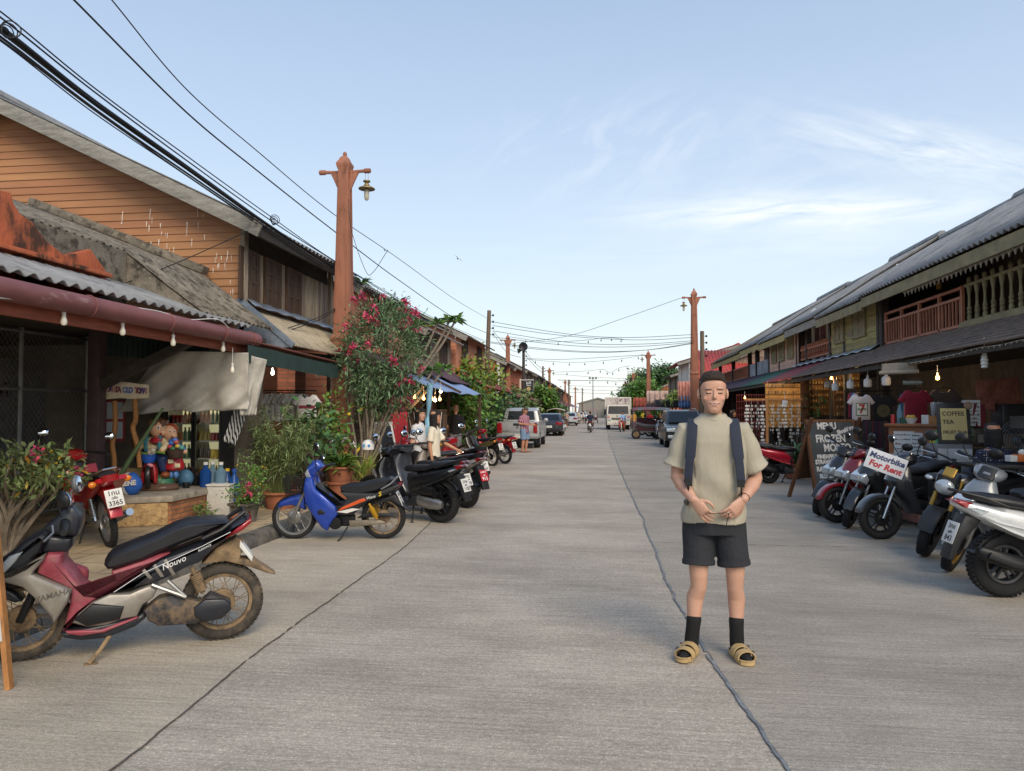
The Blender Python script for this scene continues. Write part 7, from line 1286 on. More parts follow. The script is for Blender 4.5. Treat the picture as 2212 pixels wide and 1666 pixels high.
# sign on log posts
M9 = at(272, 843, 10.0); LOG = mat('peeled log', '#a87442', .7, var=.25, vs=4, stretch=(3, 3, 1), stain=[('#6d4526', 5, .58, .7, .6)]); t = thing('log_sign', 'cream wooden sign with faded bubble letters on two crooked log posts', 'sign', (M9.x, M9.y, .5))
f = lambda x, y, d=10.05: at(x, y, d)
for pts in ([(248, 866), (249, 920), (243, 960), (247, 1000), (242, 1045)], [(292, 862), (293, 905), (287, 925), (296, 960), (302, 1010)]): MB().tube(smooth([f(*p) for p in pts], 4), [.034] * 17, 10).build('log_post', LOG, t, world=True)
out = [f(x, y, 9.98) for x, y in ((225, 824), (250, 823), (280, 826), (300, 829), (320, 831), (321, 860), (290, 862), (260, 860), (229, 863), (226, 845))]; rt = Vector((math.cos(YAW), math.sin(YAW), 0)); bk = Vector((-rt.y, rt.x, 0)); MB().rings([[p + bk * dd for p in out] for dd in (-.03, .03)]).build('board', mat('cream board', '#cdbfa3', .7, var=.15, vs=6), t, world=True, bev=.008)
cen = f(273, 843, 9.945); M = Matrix.Translation(cen) @ rotm('Z', YAW) @ rotm('X', R_(90)) @ rotm('Z', -.05)
for i, (ch, c) in enumerate(zip('LANTA OLD TOWN', ['#b98a80', '#3a3a78', '#b98a80', '#7a3a50', '#7a4a50', None, '#6d83b8', '#6d83b8', '#5a70b0', None, '#9a4a4a', '#6d3a58', '#34408a', '#a87878'])):
 if c: text(ch, .105, mat('faded ' + c, c, .7, var=.15), t, M @ tr(-.25 + i * .0385, 0, 0), bold=.006, world=True, sx=.75)
# tarpaulins
TARP = mat('grey tarpaulin', '#b0aca3', .6, var=.1, vs=2, stain=[('#8a857a', 3, .5, .7, .5)], bump=.7, bs=9)
def drape(label, quad, nm, mt, nu=40, nv=26, amp=.05, frq=(5, 3), seed=0., cat='tarpaulin'):
 a, b, c, d = (at(*q) for q in quad)      # top left, top right, bottom right, bottom left
 n_ = (b - a).cross(d - a).normalized()
 def fn(u, v):
  p = a.lerp(b, u).lerp(d.lerp(c, u), v); k = math.sin(u * frq[0] * 6.28 + 2 * math.sin(v * 3 + seed)) * .5 + math.sin((u * 2.3 + v * 1.2) * frq[1] * 3 + seed) * .5 + .3 * math.sin(u * 31 + v * 17 + seed) * v
  return p + n_ * amp * k * (.25 + .75 * v)
 return build1(MB().grid(fn, nu, nv), nm, mt, label, cat, solid=.004)
drape('big creased grey tarpaulin hung over the drinks fridges', [(345, 757, 10.3), (536, 762, 10.25), (533, 885, 10.25), (250, 893, 10.5)], 'tarpaulin', TARP, 80, 50, .09, (3, 2)); drape('narrower grey tarpaulin flap right of the big creased one', [(534, 766, 10.35), (577, 777, 10.5), (552, 897, 10.45), (518, 897, 10.3)], 'tarpaulin', TARP, 20, 30, .03, (2, 2), 1.)
CHK = mat('striped check cloth', '#d0d0cc', .9, var=.05); nt = CHK.node_tree; b_ = nt.nodes['Principled BSDF']; wv = nt.nodes.new('ShaderNodeTexWave'); wv.bands_direction = 'X'; wv.inputs['Scale'].default_value = 9; tc_ = nt.nodes.new('ShaderNodeTexCoord'); nt.links.new(tc_.outputs['Object'], wv.inputs[0]); rr_ = nt.nodes.new('ShaderNodeValToRGB'); rr_.color_ramp.elements[0].position = .45; rr_.color_ramp.elements[1].position = .5; rr_.color_ramp.elements[0].color = (.02, .025, .025, 1); rr_.color_ramp.elements[1].color = (.6, .6, .58, 1); nt.links.new(wv.outputs['Fac'], rr_.inputs[0]); nt.links.new(rr_.outputs[0], b_.inputs['Base Color'])
drape('black and white striped cloth hanging beside the grey tarpaulins', [(545, 774, 10.55), (576, 783, 10.6), (508, 962, 10.7), (481, 953, 10.6)], 'striped_cloth', CHK, 12, 30, .02, (2, 2), 2., 'cloth')
# fridges with bottles
FX = at(358, 960, 11.0); BOT = []
for c, h, r in (('#b8952a', .17, .026), ('#a82a22', .12, .03), ('#c8731c', .19, .028), ('#2f6b38', .2, .026), ('#cfcabc', .14, .03), ('#3a2a1e', .2, .027), ('#d0b23a', .13, .032)):
 mb = MB(); mb.lathe([(r, 0), (r, h * .62), (r * .45, h * .8), (r * .45, h * .96), (r * .5, h)] if h > .14 else [(r, 0), (r, h * .95), (r * .9, h)], 10); o = mb.build('drink_bottle', mat('drink ' + c, c, .25, var=.1, coat=.4)); COL.objects.unlink(o); BOT.append(o)
rb_ = random.Random(9)
for k in range(2):
 x0, d0 = (360, 11.0) if k == 0 else (420, 10.95); o = at(x0, 960, d0); t = thing('drinks_fridge', 'left glass door drinks fridge with red cans under the grey tarpaulin' if k == 0 else 'right glass door drinks fridge with yellow bottles under the grey tarpaulin', 'fridge', (o.x, o.y, .12), YAW); W = .40
 mb = MB(); mb.bx(0, .025, 0, .5, 0, 1.75); mb.bx(W - .025, W, 0, .5, 0, 1.75); mb.bx(.025, W - .025, .47, .5, 0, 1.75); mb.bx(.025, W - .025, 0, .47, 0, .22); mb.bx(.025, W - .025, 0, .47, 1.65, 1.75); mb.build('cabinet', mat('fridge shell', '#2a2c2f' if k == 0 else '#9fa2a2', .4), t)
 MB().bx(.03, W - .03, .455, .468, .24, 1.64).build('lit_back', mat('fridge glow', '#cfc89a', .5, var=0, emit=.45), t)
 for z in (.24, .5, .78, 1.04, 1.3): MB().bx(.026, W - .026, .06, .45, z - .02, z).build('shelf', mat('wire shelf', '#c9c6b8', .5), t)
 mb = MB()
 for q in ((.0, .03), (W - .03, W)): mb.bx(*q, -.03, -.004, .2, 1.72)
 mb.bx(.03, W - .03, -.03, -.004, .2, .24); mb.bx(.03, W - .03, -.03, -.004, 1.66, 1.72); d_ = mb.build('door_frame', BLACKP, t); MB().bx(.03, W - .03, -.016, -.012, .24, 1.66).build('door_glass', mat('clear door', '#eef2f2', .02, trans=1, var=0), d_); lamp(WM(t) @ Vector((W / 2, .2, 1.6)), 1.2, (1, .92, .62), .05)
 for z in (.24, .5, .78, 1.04, 1.3):
  i0 = rb_.randrange(7)
  for i in range(6):
   c = BOT[(i0 + i // 3) % 7].copy(); COL.objects.link(c); c.location = WM(t) @ Vector((.05 + i * .06, .1, z)); tag(c, 'drink bottle on a shelf of the left fridge' if k == 0 else 'drink bottle on a shelf of the right fridge', 'bottle', 'drinks in the left fridge' if k == 0 else 'drinks in the right fridge')
# odds and ends round the counter
BAGW = mat('woven sack', '#cfcdc6', .6, var=.12, vs=9, bump=.6, bs=40); c = at(276, 1042, 9.75); c.z = .5; t = thing('sack', 'crumpled white and blue woven sack with big lettering beside the statue', 'sack', c, YAW); b1 = MB(); b1.ell((0, 0, .13), .17, .12, .16, 20, 14); remesh(b1, 'bag', BAGW, t, .012, 2, folds(.012, (30, 22, 41)))
b1 = MB(); b1.ell((.065, -.015, .14), .12, .118, .15, 20, 14); remesh(b1, 'blue_print', mat('sack blue', '#2a5fb0', .5, var=.1, bump=.5, bs=40), t, .012, 2, folds(.008, (30, 22, 41))); text('BENE', .085, WHT, t, tr(.08, -.145, .16) @ rotm('X', R_(84)) @ rotm('Z', .12), bold=.004)
c = at(240, 1035, 9.85); c.z = .5; b1 = MB(); b1.ell((0, 0, .1), .12, .1, .12, 14, 10); tag(remesh(b1, 'sack', mat('dark sack', '#4a4448', .6, var=.3, bump=.5), None, .015, 2, folds(.012, (30, 22, 41))), 'small dark crumpled sack left of the lettered one', 'sack'); bpy.data.objects['sack.001'].location = c
c = at(270, 1003, 10.35); t = thing('cardboard_box', 'printed cardboard box with open flap behind the log posts', 'box', (c.x, c.y, .5), YAW); MB().bx(-.26, .26, 0, .3, 0, .3).build('carton', mat('cardboard', '#b09a72', .85, var=.15, stain=[('#4a5a34', 7, .58, .62, .8)]), t, bev=.004); MB().bx(-.42, -.26, 0, .3, .16, .17, M=tr(-.02, 0, .26) @ rotm('Y', R_(-40))).build('flap', mat('cardboard'), t)
build1(MB().tube(smooth([at(252, 1042, 9.9), at(285, 985, 9.9), at(318, 935, 9.9), at(352, 882, 9.9)], 5), [.035 - .0012 * i for i in range(16)], 6), 'cactus_stem', mat('cactus', '#5a6e4a', .6, var=.2, vs=8), 'long grey green cactus stem leaning across the log posts', 'cactus')
c = at(248, 908, 10.55); t = thing('notice_board', 'red framed notice board with two pale sheets behind the log sign', 'notice board', c, YAW); mb = MB(); mb.bx(-.14, .14, 0, .03, -.3, .29); mb.build('frame', mat('red frame', '#8a2a2c', .5), t, bev=.005)
for z in (.14, -.14): MB().bx(-.115, .115, -.004, -.001, z - .12, z + .12).build('sheet', mat('pale sheet', '#a9b4bc', .5, var=.1), t)
c = at(300, 975, 10.6); t = thing('broom', 'brown straw broom standing upside down behind the cactus stem', 'broom', (c.x, c.y, .5)); mb = MB()
for i in range(60): a = rb_.uniform(-.5, .5); mb.tube([(0, 0, .25), (.3 * a, rb_.uniform(-.04, .04), .72 - abs(a) * .1)], .004, 4, cap=False)
mb.tube([(0, 0, -.38), (0, 0, .3)], .014, 6); mb.build('straw', mat('straw', '#6d4a30', .8), t)
for x, y, r, h, lb in ((426, 1040, .1, .17, 'black square pot with pink leaved plant on the counter'), (452, 1035, .09, .12, 'black pot second from the statue on the counter end'), (402, 1050, .055, .08, 'small empty black pot between statue and pink leaved plant')):
 c = onZ(x, y + r * 78, .5); t = thing('plant_pot', lb, 'plant pot', c); MB().lathe([(r * .8, 0), (r, h), (r * 1.08, h), (r * 1.08, h - .02), (r * .9, h - .02)], 16).build('pot', BLACKP, t)
 if r > .06: mb = MB(); n = 60; P = np.tile((0, 0, h), (n, 1)) + RNG.normal(0, .03, (n, 3)); leaves(mb, P, rdir(n, .8), RNG.uniform(.08, .16, n), .05); mb.build('foliage', mat('pink leaf', '#b86a72', .6, isl=.35, stain=[('#7d8a4a', 20, .5, .55, .8)]), t)
c = at(471, 1064, 10.5); t = thing('white_cabinet', 'scuffed white cabinet beside the brick counter', 'cabinet', (c.x, c.y, .12), YAW); MB().bx(-.16, .16, 0, .3, 0, .42).build('case', mat('scuffed white', '#c5c3bb', .6, var=.1, stain=[('#8a867c', 8, .6, .72, .6)]), t, bev=.006); MB().bx(-.17, .17, -.02, .31, .42, .44).build('top', WHT, t)
WB = mat('water bottle', '#8fb3c8', .08, trans=.6, var=.05); WBB = mat('blue bottle', '#24529a', .15, trans=.3, var=.05)
for i, (x, m) in enumerate(((444, WBB), (459, WB), (477, WB), (491, WBB), (506, WBB))):
 c = at(x, 1030, 10.75 + .1 * (i % 2)); t = thing('water_bottle', ['dark blue jug nearest the pink leaved pots', 'clear jug second in the row of water bottles', 'clear jug in the middle of the row of water bottles', 'blue jug with yellow cap in the row of water bottles', 'blue jug with blue cap at the right end of the row'][i], 'bottle', (c.x, c.y, .50 if i < 3 else .3), group='water jugs beside the fridge'); h = .32 if i < 3 else .42
 MB().lathe([(.075, 0), (.08, .02), (.08, h * .7), (.03, h * .86), (.028, h)], 16).build('jug', m, t); MB().lathe([(.033, h), (.033, h + .04)], 12).build('cap', WHT if i < 3 else mat('cap%d' % i, '#c9a52a' if i == 3 else '#2448a0', .4), t)
build1(MB().ell((0, 0, 0), .12, .1, .13, 12, 8), 'plastic_bag', mat('blue plastic', '#6fa3c8', .2, trans=.4, bump=.6, bs=30), 'blue plastic bag by the statue girl\'s feet', 'plastic bag').location = onZ(392, 1052, .5) + Vector((0, .1, .12))
# bulbs under the eaves and in the shop
def bulb(label, p, lit=None, drop=.16, s=1., group=None):
 t = thing('light_bulb', label, 'light bulb', p, group=group); t.scale = (.8,) * 3; mb = MB(); mb.tube([(0, 0, .06), (0, 0, .06 + drop)], .005, 5); mb.lathe([(.02, .04), (.024, .09), (.015, .1)], 10); mb.build('holder', WHT, t); mb = MB(); mb.lathe([(.004, -.075), (.026 * s, -.065), (.038 * s, -.035), (.034 * s, -.005), (.022, .03), (.02, .04)], 14); mb.build('globe', lit or BULB, t); return t
for x, y, lb in ((138, 690, 'unlit bulb at the left end under the purple gutter'), (265, 713, 'unlit bulb second along under the purple gutter'), (374, 737, 'unlit bulb above the big tarpaulin'), (482, 751, 'unlit bulb at the gutter end'), (502, 797, 'unlit bulb hanging lowest in front of the tarpaulin flap'), (686, 808, 'unlit bulb under the green valance before the first pillar')):
 p = onX(x, y, -5.0); bulb(lb, p, None, .3 if y == 797 else .1)
for x, y, m, lb, e in ((589, 803, LITW, 'lit white bulb inside the brick shop', 12), (638, 801, LITY, 'lit warm bulb high inside the brick shop', 14), (648, 838, LITY, 'lower lit warm bulb by the window bars of the brick shop', 12)):
 p = at(x, y, 13.6 if m is LITW else 14.4); bulb(lb, p, m, .2, 1.); lamp(p - Vector((0, .1, .12)), e, (1, .9, .75) if m is LITW else (1, .62, .3))
wire([onX(x, y, -4.93) for x, y in ((-40, 640), (60, 648), (150, 652), (250, 660), (340, 672), (400, 690), (470, 690), (500, 712), (545, 728))], .006, 'pale flex looped along the purple gutter fascia', None, WHT)
# clothes
def tee(label, c, rz, mt, s=.46, prt=None, group=None):
 t = thing('hanging_shirt', label, 'shirt', c, rz, group); k = s / .5
 o = [(-.09, .0), (-.16, -.02), (-.27, -.16), (-.2, -.21), (-.165, -.15), (-.17, -.5), (0, -.52), (.17, -.5), (.165, -.15), (.2, -.21), (.27, -.16), (.16, -.02), (.09, 0), (.05, -.045), (-.05, -.045)]
 MB().puff([(x * k, z * k) for x, z in o], -.03, .03, .02).build('garment', mt, t, sharp=60); mb = MB(); mb.tube([(-.13 * k, 0, -.01), (0, 0, .03), (.13 * k, 0, -.01)], .006, 5); mb.tube([(0, 0, .03), (0, 0, .07), (.02, 0, .09)], .004, 5); mb.build('hanger', BLACKP, t)
 if prt: prt(t, k)
 return t
def stripe_print(t, k): MB().bx(-.15 * k, .15 * k, -.034, -.031, -.26 * k, -.2 * k).build('chest_stripe', mat('maroon stripe', '#7a2a3a', .8), t)
for i in range(12): p = at(572 + i * 7.2, 850, 13.1 + .03 * i); tee('pale shirt hanging edge on along the rail of the brick shop', p, R_(60 + 6 * (i % 3)), cloth(['#c2bfb8', '#b0aca4', '#cbc8c2', '#a39e98'][i % 4]), .5, None, 'pale shirts on the brick shop rail')
tee('white shirt with maroon chest stripe at the right end of the rail', at(664, 852, 13.0), YAW, cloth('#cfcccb'), .48, stripe_print)
p0, p1 = at(562, 843, 13.1), at(684, 844, 13.5); build1(MB().tube([p0, p1], .012, 6), 'clothes_rail', BLKM, 'dark rail holding the pale shirts in the brick shop', 'clothes rail')
# stall under the blue tarpaulin
RC = mat('red curtain', '#a02a36', .85, var=.15, vs=4, bump=.2); drape('red cloth curtain closing the side of the stall', [(822, 893, 17.2), (880, 890, 17.4), (882, 985, 17.4), (830, 983, 17.2)], 'red_curtain', RC, 40, 14, .04, (7, 2), 0., 'curtain')
t = thing('stall_awning', 'pale blue tarpaulin awning sloping over the stall behind the girls', 'awning', (-4.5, 20, 2.1)); MB().grid(lambda u, v: (-4.0 - 1.4 * v, 16.8 + 7.4 * u, 2.14 + .7 * v - .05 * math.sin(u * 3.14) + .02 * math.sin(u * 22)), 30, 6).build('sheet', mat('blue tarp', '#7f97c0', .5, var=.1), t, world=True, solid=.006); mb = MB()
for y in (17, 20.5, 24): mb.bar((-4.0, y, 2.12), (-5.4, y, 2.82), .05, .06)
mb.build('rafter', DARKW, t, world=True)
for i, y in enumerate((17.0, 24.0)): MB().bx(-4.1, -4.02, y, y + .08, .12, 2.14).build('post', DARKW, t, world=True)
b1 = MB(); b1.tube(smooth([at(929, 828, 16.4), at(926, 880, 16.4), at(924, 900, 16.4), at(926, 940, 16.4)], 4), [.07, .07, .065, .06, .05, .04, .035, .03, .03, .09, .13, .16, .17], 12); tag(b1.build('tied_tarpaulin', mat('sky blue tarp', '#7fb0c8', .5, var=.15, bump=.4, bs=25)), 'sky blue tarpaulin tied in a knot at the stall corner', 'tarpaulin')
c = at(912, 945, 18.5); t = thing('display_frame', 'brown wooden frame strung with white cords behind the girls', 'display frame', (c.x, c.y, .12), R_(20)); mb = MB()
for x in (-.55, .5): mb.bx(x, x + .12, -.04, .04, 0, 1.5)
mb.bx(-.55, .62, -.04, .04, 1.4, 1.52); mb.bx(-.43, .5, .0, .02, .1, 1.4); mb.build('timber', DARKW, t); mb = MB()
for i in range(8): mb.tube([(-.5 + .14 * i, -.05, 1.45), (-.3 + .1 * i, -.06, .7)], .008, 4)
mb.build('cord', WHT, t)
for i, (x, y, m) in enumerate(((896, 856, LITY), (915, 859, LITY), (933, 860, LITY), (950, 861, LITY), (940, 863, LITW), (952, 844, LITW))):
 p = at(x, y, 19); bulb(['lit warm bulb farthest left under the stall awning', 'lit warm bulb second from left under the stall awning', 'lit warm bulb right of the tied tarpaulin', 'lit warm bulb farthest right under the stall awning', 'small lit white bulb between the warm ones in the stall', 'lit white bulb hanging above the warm ones in the stall'][i], p, m, .3, 1.3)
lamp(at(925, 870, 18.9), 25, (1, .62, .3))
c = at(828, 975, 16.6); t = thing('chalk_easel', 'white framed folding chalk board standing before the red curtain', 'sign board', (c.x, c.y, .12), R_(70))
for s_ in (1, -1):
 M = rotm('X', s_ * R_(14)); mb = MB(); mb.bx(-.25, .25, -.01, .01, 0, 1.15, 0, M @ tr(0, s_ * .28, 0)); mb.build('panel', DSTEEL, t); mb = MB()
 for q in ((-.3, -.24), (.24, .3)): mb.bx(*q, -.02, .02, 0, 1.2, 0, M @ tr(0, s_ * .28, 0))
 mb.bx(-.24, .24, -.02, .02, 1.12, 1.2, 0, M @ tr(0, s_ * .28, 0)); mb.build('white_frame', WHT, t)
hmt = thing('helmet', 'white child helmet with blue eyes pattern hung on the black scooter', 'helmet', at(795, 962, 10.9)); hmt.scale = (.68,) * 3; mb = MB(); mb.lathe([(.13, -.09), (.135, 0), (.115, .07), (.07, .11), (.01, .125)], 20); mb.build('shell', WHT, hmt)
for q in (-.05, .06): mb = MB(); mb.lathe([(.03, 0), (.028, .012)], 14, tr(q, -.125, .0) @ rotm('X', R_(90))); mb.build('blue_spot', mat('spot blue', '#3a8ac8', .4), hmt)
c = onZ(20, 1488, 0); t = thing('easel_sign', 'white sign board on a wooden leg cut by the left edge', 'sign', c, R_(12)); mb = MB(); mb.bar((.0, 0, 0), (-.12, .02, 1.0), .045, .03); mb.build('wooden_leg', LOG, t); MB().bx(-.8, -.0, -.02, .0, .28, 1.1, M=rotm('Y', R_(-7))).build('board', mat('dull white', '#c2c3c2', .6, var=.08), t)
p = onZ(1297, 1008, 0); build1(MB().bx(-.16, .16, -.04, .05, .002, .006), 'litter', WHT, 'scrap of white paper lying on the road far ahead', 'litter').location = p
# birds
for x, y, d in ((989, 559, 60), (831, 541, 70)):
 mb = MB(); mb.ell((0, 0, 0), .05, .16, .05, 8, 6)
 for s_ in (1, -1): mb.rings([[(s_ * .02, -.06, 0), (s_ * .02, .08, 0), (s_ * .02, .01, .02)], [(s_ * .2, -.05, .1), (s_ * .2, .06, .1), (s_ * .2, .0, .11)], [(s_ * .42, .05, .05), (s_ * .42, .09, .05), (s_ * .42, .07, .055)]])
 o = build1(mb, 'swallow', BLACKP, 'dark bird flying high over the middle of the road' if x > 900 else 'small dark bird gliding near the first pillar', 'bird'); o.location = at(x, y, d); o.rotation_euler = (.3, .5, .8)
# ---------------------------------------------------------------- right side shop goods
z8 = lambda zx, zy, d: at(1607.2 + zx * .33714, 734.5 + zy * .33714, d)
SLATE = mat('slate board', '#3c4247', .8, var=.15, stain=[('#565d62', 3, .5, .75, .7)]); CHALK = mat('chalk paint', '#c9cacb', .9, var=.15); BRW = mat('brown frame', '#5a3a26', .7, var=.3, vs=4, stretch=(5, 5, 1))
a, b = z8(458, 1000, 12.5), z8(775, 985, 12.9); a.z = b.z = .02; dv = (b - a).normalized(); t = thing('menu_board', 'tall folding chalk menu board advertising frozen mojito beside the red scooters', 'sign board', a, math.atan2(dv.y, dv.x)); W = .98; H = 1.45; tl = rotm('X', R_(-9)); t.scale = (1.13, 1, 1)
MB().bx(.04, W - .04, -.012, .012, .05, H - .04, 0, tl).build('slate_panel', SLATE, t); mb = MB()
for q in ((0, .045), (W - .045, W)): mb.bx(*q, -.02, .02, 0, H, 0, tl)
for q in ((.04, .09), (H - .045, H)): mb.bx(.045, W - .045, -.02, .02, *q, 0, tl)
mb.build('front_frame', BRW, t); mb = MB(); M2 = tr(0, .02, H) @ rotm('X', R_(22)) @ tr(0, 0, -H)
for q in ((-.03, .03), (W - .05, W)): mb.bx(*q, .03, .06, -.06, H, 0, M2)
mb.bx(.03, W - .05, .04, .05, .3, 1.0, 0, M2); mb.build('rear_leg', BRW, t); TM = tl @ tr(0, -.0145, 0) @ rotm('X', R_(90))
for tx, x, z, s_, sh, rz in (('MENU', .4, 1.33, .16, 0, 0), ('Should try', .76, 1.26, .1, .2, .3), ('FROZEN', .45, 1.11, .18, 0, 0), ('MOJITO', .56, .95, .18, 0, 0), ('PINEAPPLE', .33, .8, .095, 0, 0), ('STRAWBERRY', .36, .71, .1, 0, 0), ('RASPBERRY', .34, .59, .11, 0, 0), ('BLUEBERRY', .36, .47, .1, 0, 0), ('BANANA', .3, .35, .1, 0, 0), ('LEMON', .28, .22, .1, 0, 0)): text(tx, s_, CHALK if z > .55 else mat('pale blue chalk', '#a8b8c8', .9, var=.1), t, TM @ tr(x, z, 0) @ rotm('Z', rz), bold=.006, shear=sh, sx=.86, depth=.001)
M_ = WM(fino); p = z8(908, 790, 8.85); t = RS_ = thing('rental_sign', 'white board reading motorbike for rent tied to the front of the charcoal scooter', 'sign', p, R_(-14)); M = rotm('Y', R_(21)) @ rotm('X', R_(-14)); MB().bx(-.25, .25, -.006, .006, -.14, .14, 0, M).build('board', mat('sign white', '#c9cacd', .5, var=.05), t, bev=.004); text('Motorbike', .105, mat('sign blue', '#22335f', .6, var=.2), t, M @ tr(0, -.0075, .055) @ rotm('X', R_(90)), bold=.004, shear=.1); text('For Rent', .115, mat('sign red', '#a8242c', .6, var=.2), t, M @ tr(.01, -.0075, -.06) @ rotm('X', R_(90)), bold=.005, shear=.1)
RS_.scale = (.88,) * 3
# pendant lamps
for x, y, d, lb in ((585, 292, 17, 'white pendant lamp second from left under the right awning'), (535, 275, 18.5, 'smaller white pendant lamp farthest left under the right awning'), (683, 277, 16, 'white pendant lamp above the white printed shirt'), (793, 266, 15, 'white pendant lamp right of the one above the printed shirt'), (911, 252, 13.9, 'white pendant lamp beside the rolled cream blind'), (1541, 130, 10.3, 'white spiral bulb hanging highest near the cafe counter'), (262, 400, 20, 'white pendant lamp beyond the shell chimes')):
 p = z8(x, y, d); t = thing('pendant_lamp', lb, 'pendant lamp', p); mb = MB(); mb.tube([(0, 0, .12), (0, 0, .32)], .005, 4); mb.lathe([(.02, .13), (.03, .07), (.05, .05)], 10); mb.build('holder', WHT, t); MB().lathe([(.02, -.12), (.07, -.11), (.078, -.08), (.078, .02), (.06, .05), (.04, .06)] if y != 130 else [(.02, -.11), (.045, -.1), (.035, -.07), (.05, -.05), (.038, -.02), (.05, 0), (.03, .05)], 14).build('shade', WHT, t)
# shirts and cloths
def seven(t, k):
 M = tr(0, -.0335, -.29 * k) @ rotm('X', R_(90)); MB().bx(-.115 * k, .115 * k, -.034, -.031, -.41 * k, -.17 * k).build('print_panel', WHT, t); g_ = mat('print green', '#2f6a4c', .8, var=.05); mb = MB()
 for q in ((-.115, -.1), (.1, .115)): mb.bx(q[0] * k, q[1] * k, -.036, -.0345, -.41 * k, -.17 * k)
 for q in ((-.41, -.395), (-.185, -.17)): mb.bx(-.1 * k, .1 * k, -.036, -.0345, q[0] * k, q[1] * k)
 mb.build('print_border', g_, t); text('7', .24 * k, mat('print red', '#b0342c', .8, var=.05), t, M @ tr(0, 0, .001), 'print_numeral', bold=.006); text('ELEVN', .06 * k, g_, t, M @ tr(0, -.0, .004), 'print_word', bold=.002)
def roundp(t, k): MB().lathe([(.12 * k, 0), (.12 * k, .002)], 22, tr(0, -.0325, -.3 * k) @ rotm('X', R_(90))).build('round_print', mat('print olive', '#54553f', .8), t); text('พีพี', .07 * k, INK, t, tr(0, -.036, -.31 * k) @ rotm('X', R_(90)), 'print')
tee('white shirt printed with a big red 7 in a green border', z8(748, 348, 14.3), YAW, cloth('#c3c0c4'), .5, seven); tee('dark navy shirt with a round olive print', z8(888, 352, 14.6), YAW - .1, cloth('#20222c'), .52, roundp); tee('crimson shirt hanging above the wooden counter', z8(1098, 318, 12.6), YAW, cloth('#9a2a3c'), .56); tee('taupe shirt right of the crimson one', z8(1282, 315, 12.6), YAW - .1, cloth('#5d524c'), .56)
for x, c, lb in ((655, '#7d2a38', 'maroon sleeved shirt behind the white printed one'), (668, '#3f5a8a', 'blue shirt second behind the white printed one'), (684, '#b8b4b4', 'pale shirt just behind the white printed one'), (985, '#2f6a9a', 'blue shirt edge left of the crimson one'), (1000, '#c0bcc0', 'white shirt edge left of the crimson one')): tee(lb, z8(x + 30, 340, 14.7), R_(62), cloth(c), .48)
build1(MB().tube([z8(640, 330, 14.5), z8(950, 325, 14.6)], .012, 6), 'clothes_rail', BLKM, 'dark rail holding the printed shirts on the right', 'clothes rail')
TRC = ['#2a2430', '#4a2438', '#1f2a3a', '#3a3040', '#24382f', '#5a2a3a', '#222228', '#30264a']
for i in range(15):
 p = z8(775 + i * 10, 520, 13.6 + .02 * i); o = MB().puff([(-.05, 0), (-.06, -.75), (-.01, -.78), (.0, -.3), (.01, -.78), (.06, -.75), (.05, 0)], -.02, .02, .012).build('folded_trousers', cloth(TRC[i % 8])); tag(o, 'dark patterned trousers hanging in the row behind the menu board', 'trousers', 'trousers on the low rail'); o.location = p; o.rotation_euler = (0, 0, R_(50 + i * 3))
build1(MB().tube([z8(760, 515, 13.6), z8(935, 512, 13.9)], .012, 6), 'clothes_rail', BLKM, 'low dark rail holding the patterned trousers', 'clothes rail')
drape('brown checked sarong hanging at the back of the cafe', [(2108, 822, 11.2), (2200, 815, 11.2), (2212, 905, 11.2), (2112, 880, 11.2)], 'sarong', mat('brown sarong', '#7d4a3c', .9, var=.3, vs=14, stretch=(3, 3, 1)), 24, 14, .04, (2, 2), 0., 'sarong'); drape('dark red cloth hanging below the brown sarong', [(2096, 871, 10.9), (2128, 873, 10.9), (2130, 925, 10.9), (2100, 922, 10.9)], 'red_cloth', cloth('#6d2430'), 12, 10, .02, (2, 2), 0., 'cloth')
drape('cream rolled blind under the brown tiled awning', [(1905, 786, 13), (1980, 782, 12.6), (1981, 806, 12.6), (1902, 808, 13)], 'rolled_blind', mat('cream blind', '#9d9280', .8, var=.15), 16, 8, .02, (2, 1), 0., 'blind'); build1(MB().tube([z8(868, 212, 12.9), z8(1118, 200, 12.5)], .035, 10), 'blind_roll', mat('cream blind'), 'rolled lower edge of the cream blind', 'blind roll')
p = z8(1080, 272, 12.4); t = thing('small_sign', 'narrow dark sign reading tea and fruit shake on cords', 'sign', p, YAW); MB().bx(-.16, .16, -.008, .008, -.035, .035).build('board', mat('sage board', '#6d7565', .7), t); text('TEA & FRUIT SHAKE', .036, WINK, t, tr(0, -.009, 0) @ rotm('X', R_(90)))
# counter and what stands on it
OAK = mat('counter wood', '#8a5a38', .5, var=.2, vs=3, stretch=(1, 1, 6), stain=[('#5a3820', 3, .55, .75, .6)]); a, b = z8(925, 535, 11.9), z8(1235, 535, 11.4); t = thing('wooden_counter', 'honey coloured wooden bar counter with posters on its front', 'counter', (a.x, a.y, .02), math.atan2(b.y - a.y, b.x - a.x)); W = (b - a).length; H = a.z - .02
MB().bx(0, W, 0, .4, 0, H - .05).build('front_panel', OAK, t, bev=.006); MB().bx(-.05, W + .05, -.05, .5, H - .045, H).build('counter_top', OAK, t, bev=.008)
def paper(par, x0, x1, z0, z1, mt, lines, y=-.004, nm='poster'):
 o = MB().bx(x0, x1, y, y + .002, z0, z1).build(nm, mt, par); mb = MB(); r = random.Random(int(x0 * 100) + 3); n = lines
 for i in range(n):
  z = z1 - (z1 - z0) * (i + .8) / (n + .6); x = x0 + .02
  while x < x1 - .03: w_ = r.uniform(.012, .035); mb.bx(x, min(x + w_, x1 - .01), y - .0012, y - .0004, z - .008, z + r.uniform(.0, .02)); x += w_ + .008
 mb.build('printed_rows', mat('poster ink', '#6d5a50', .8), o); return o
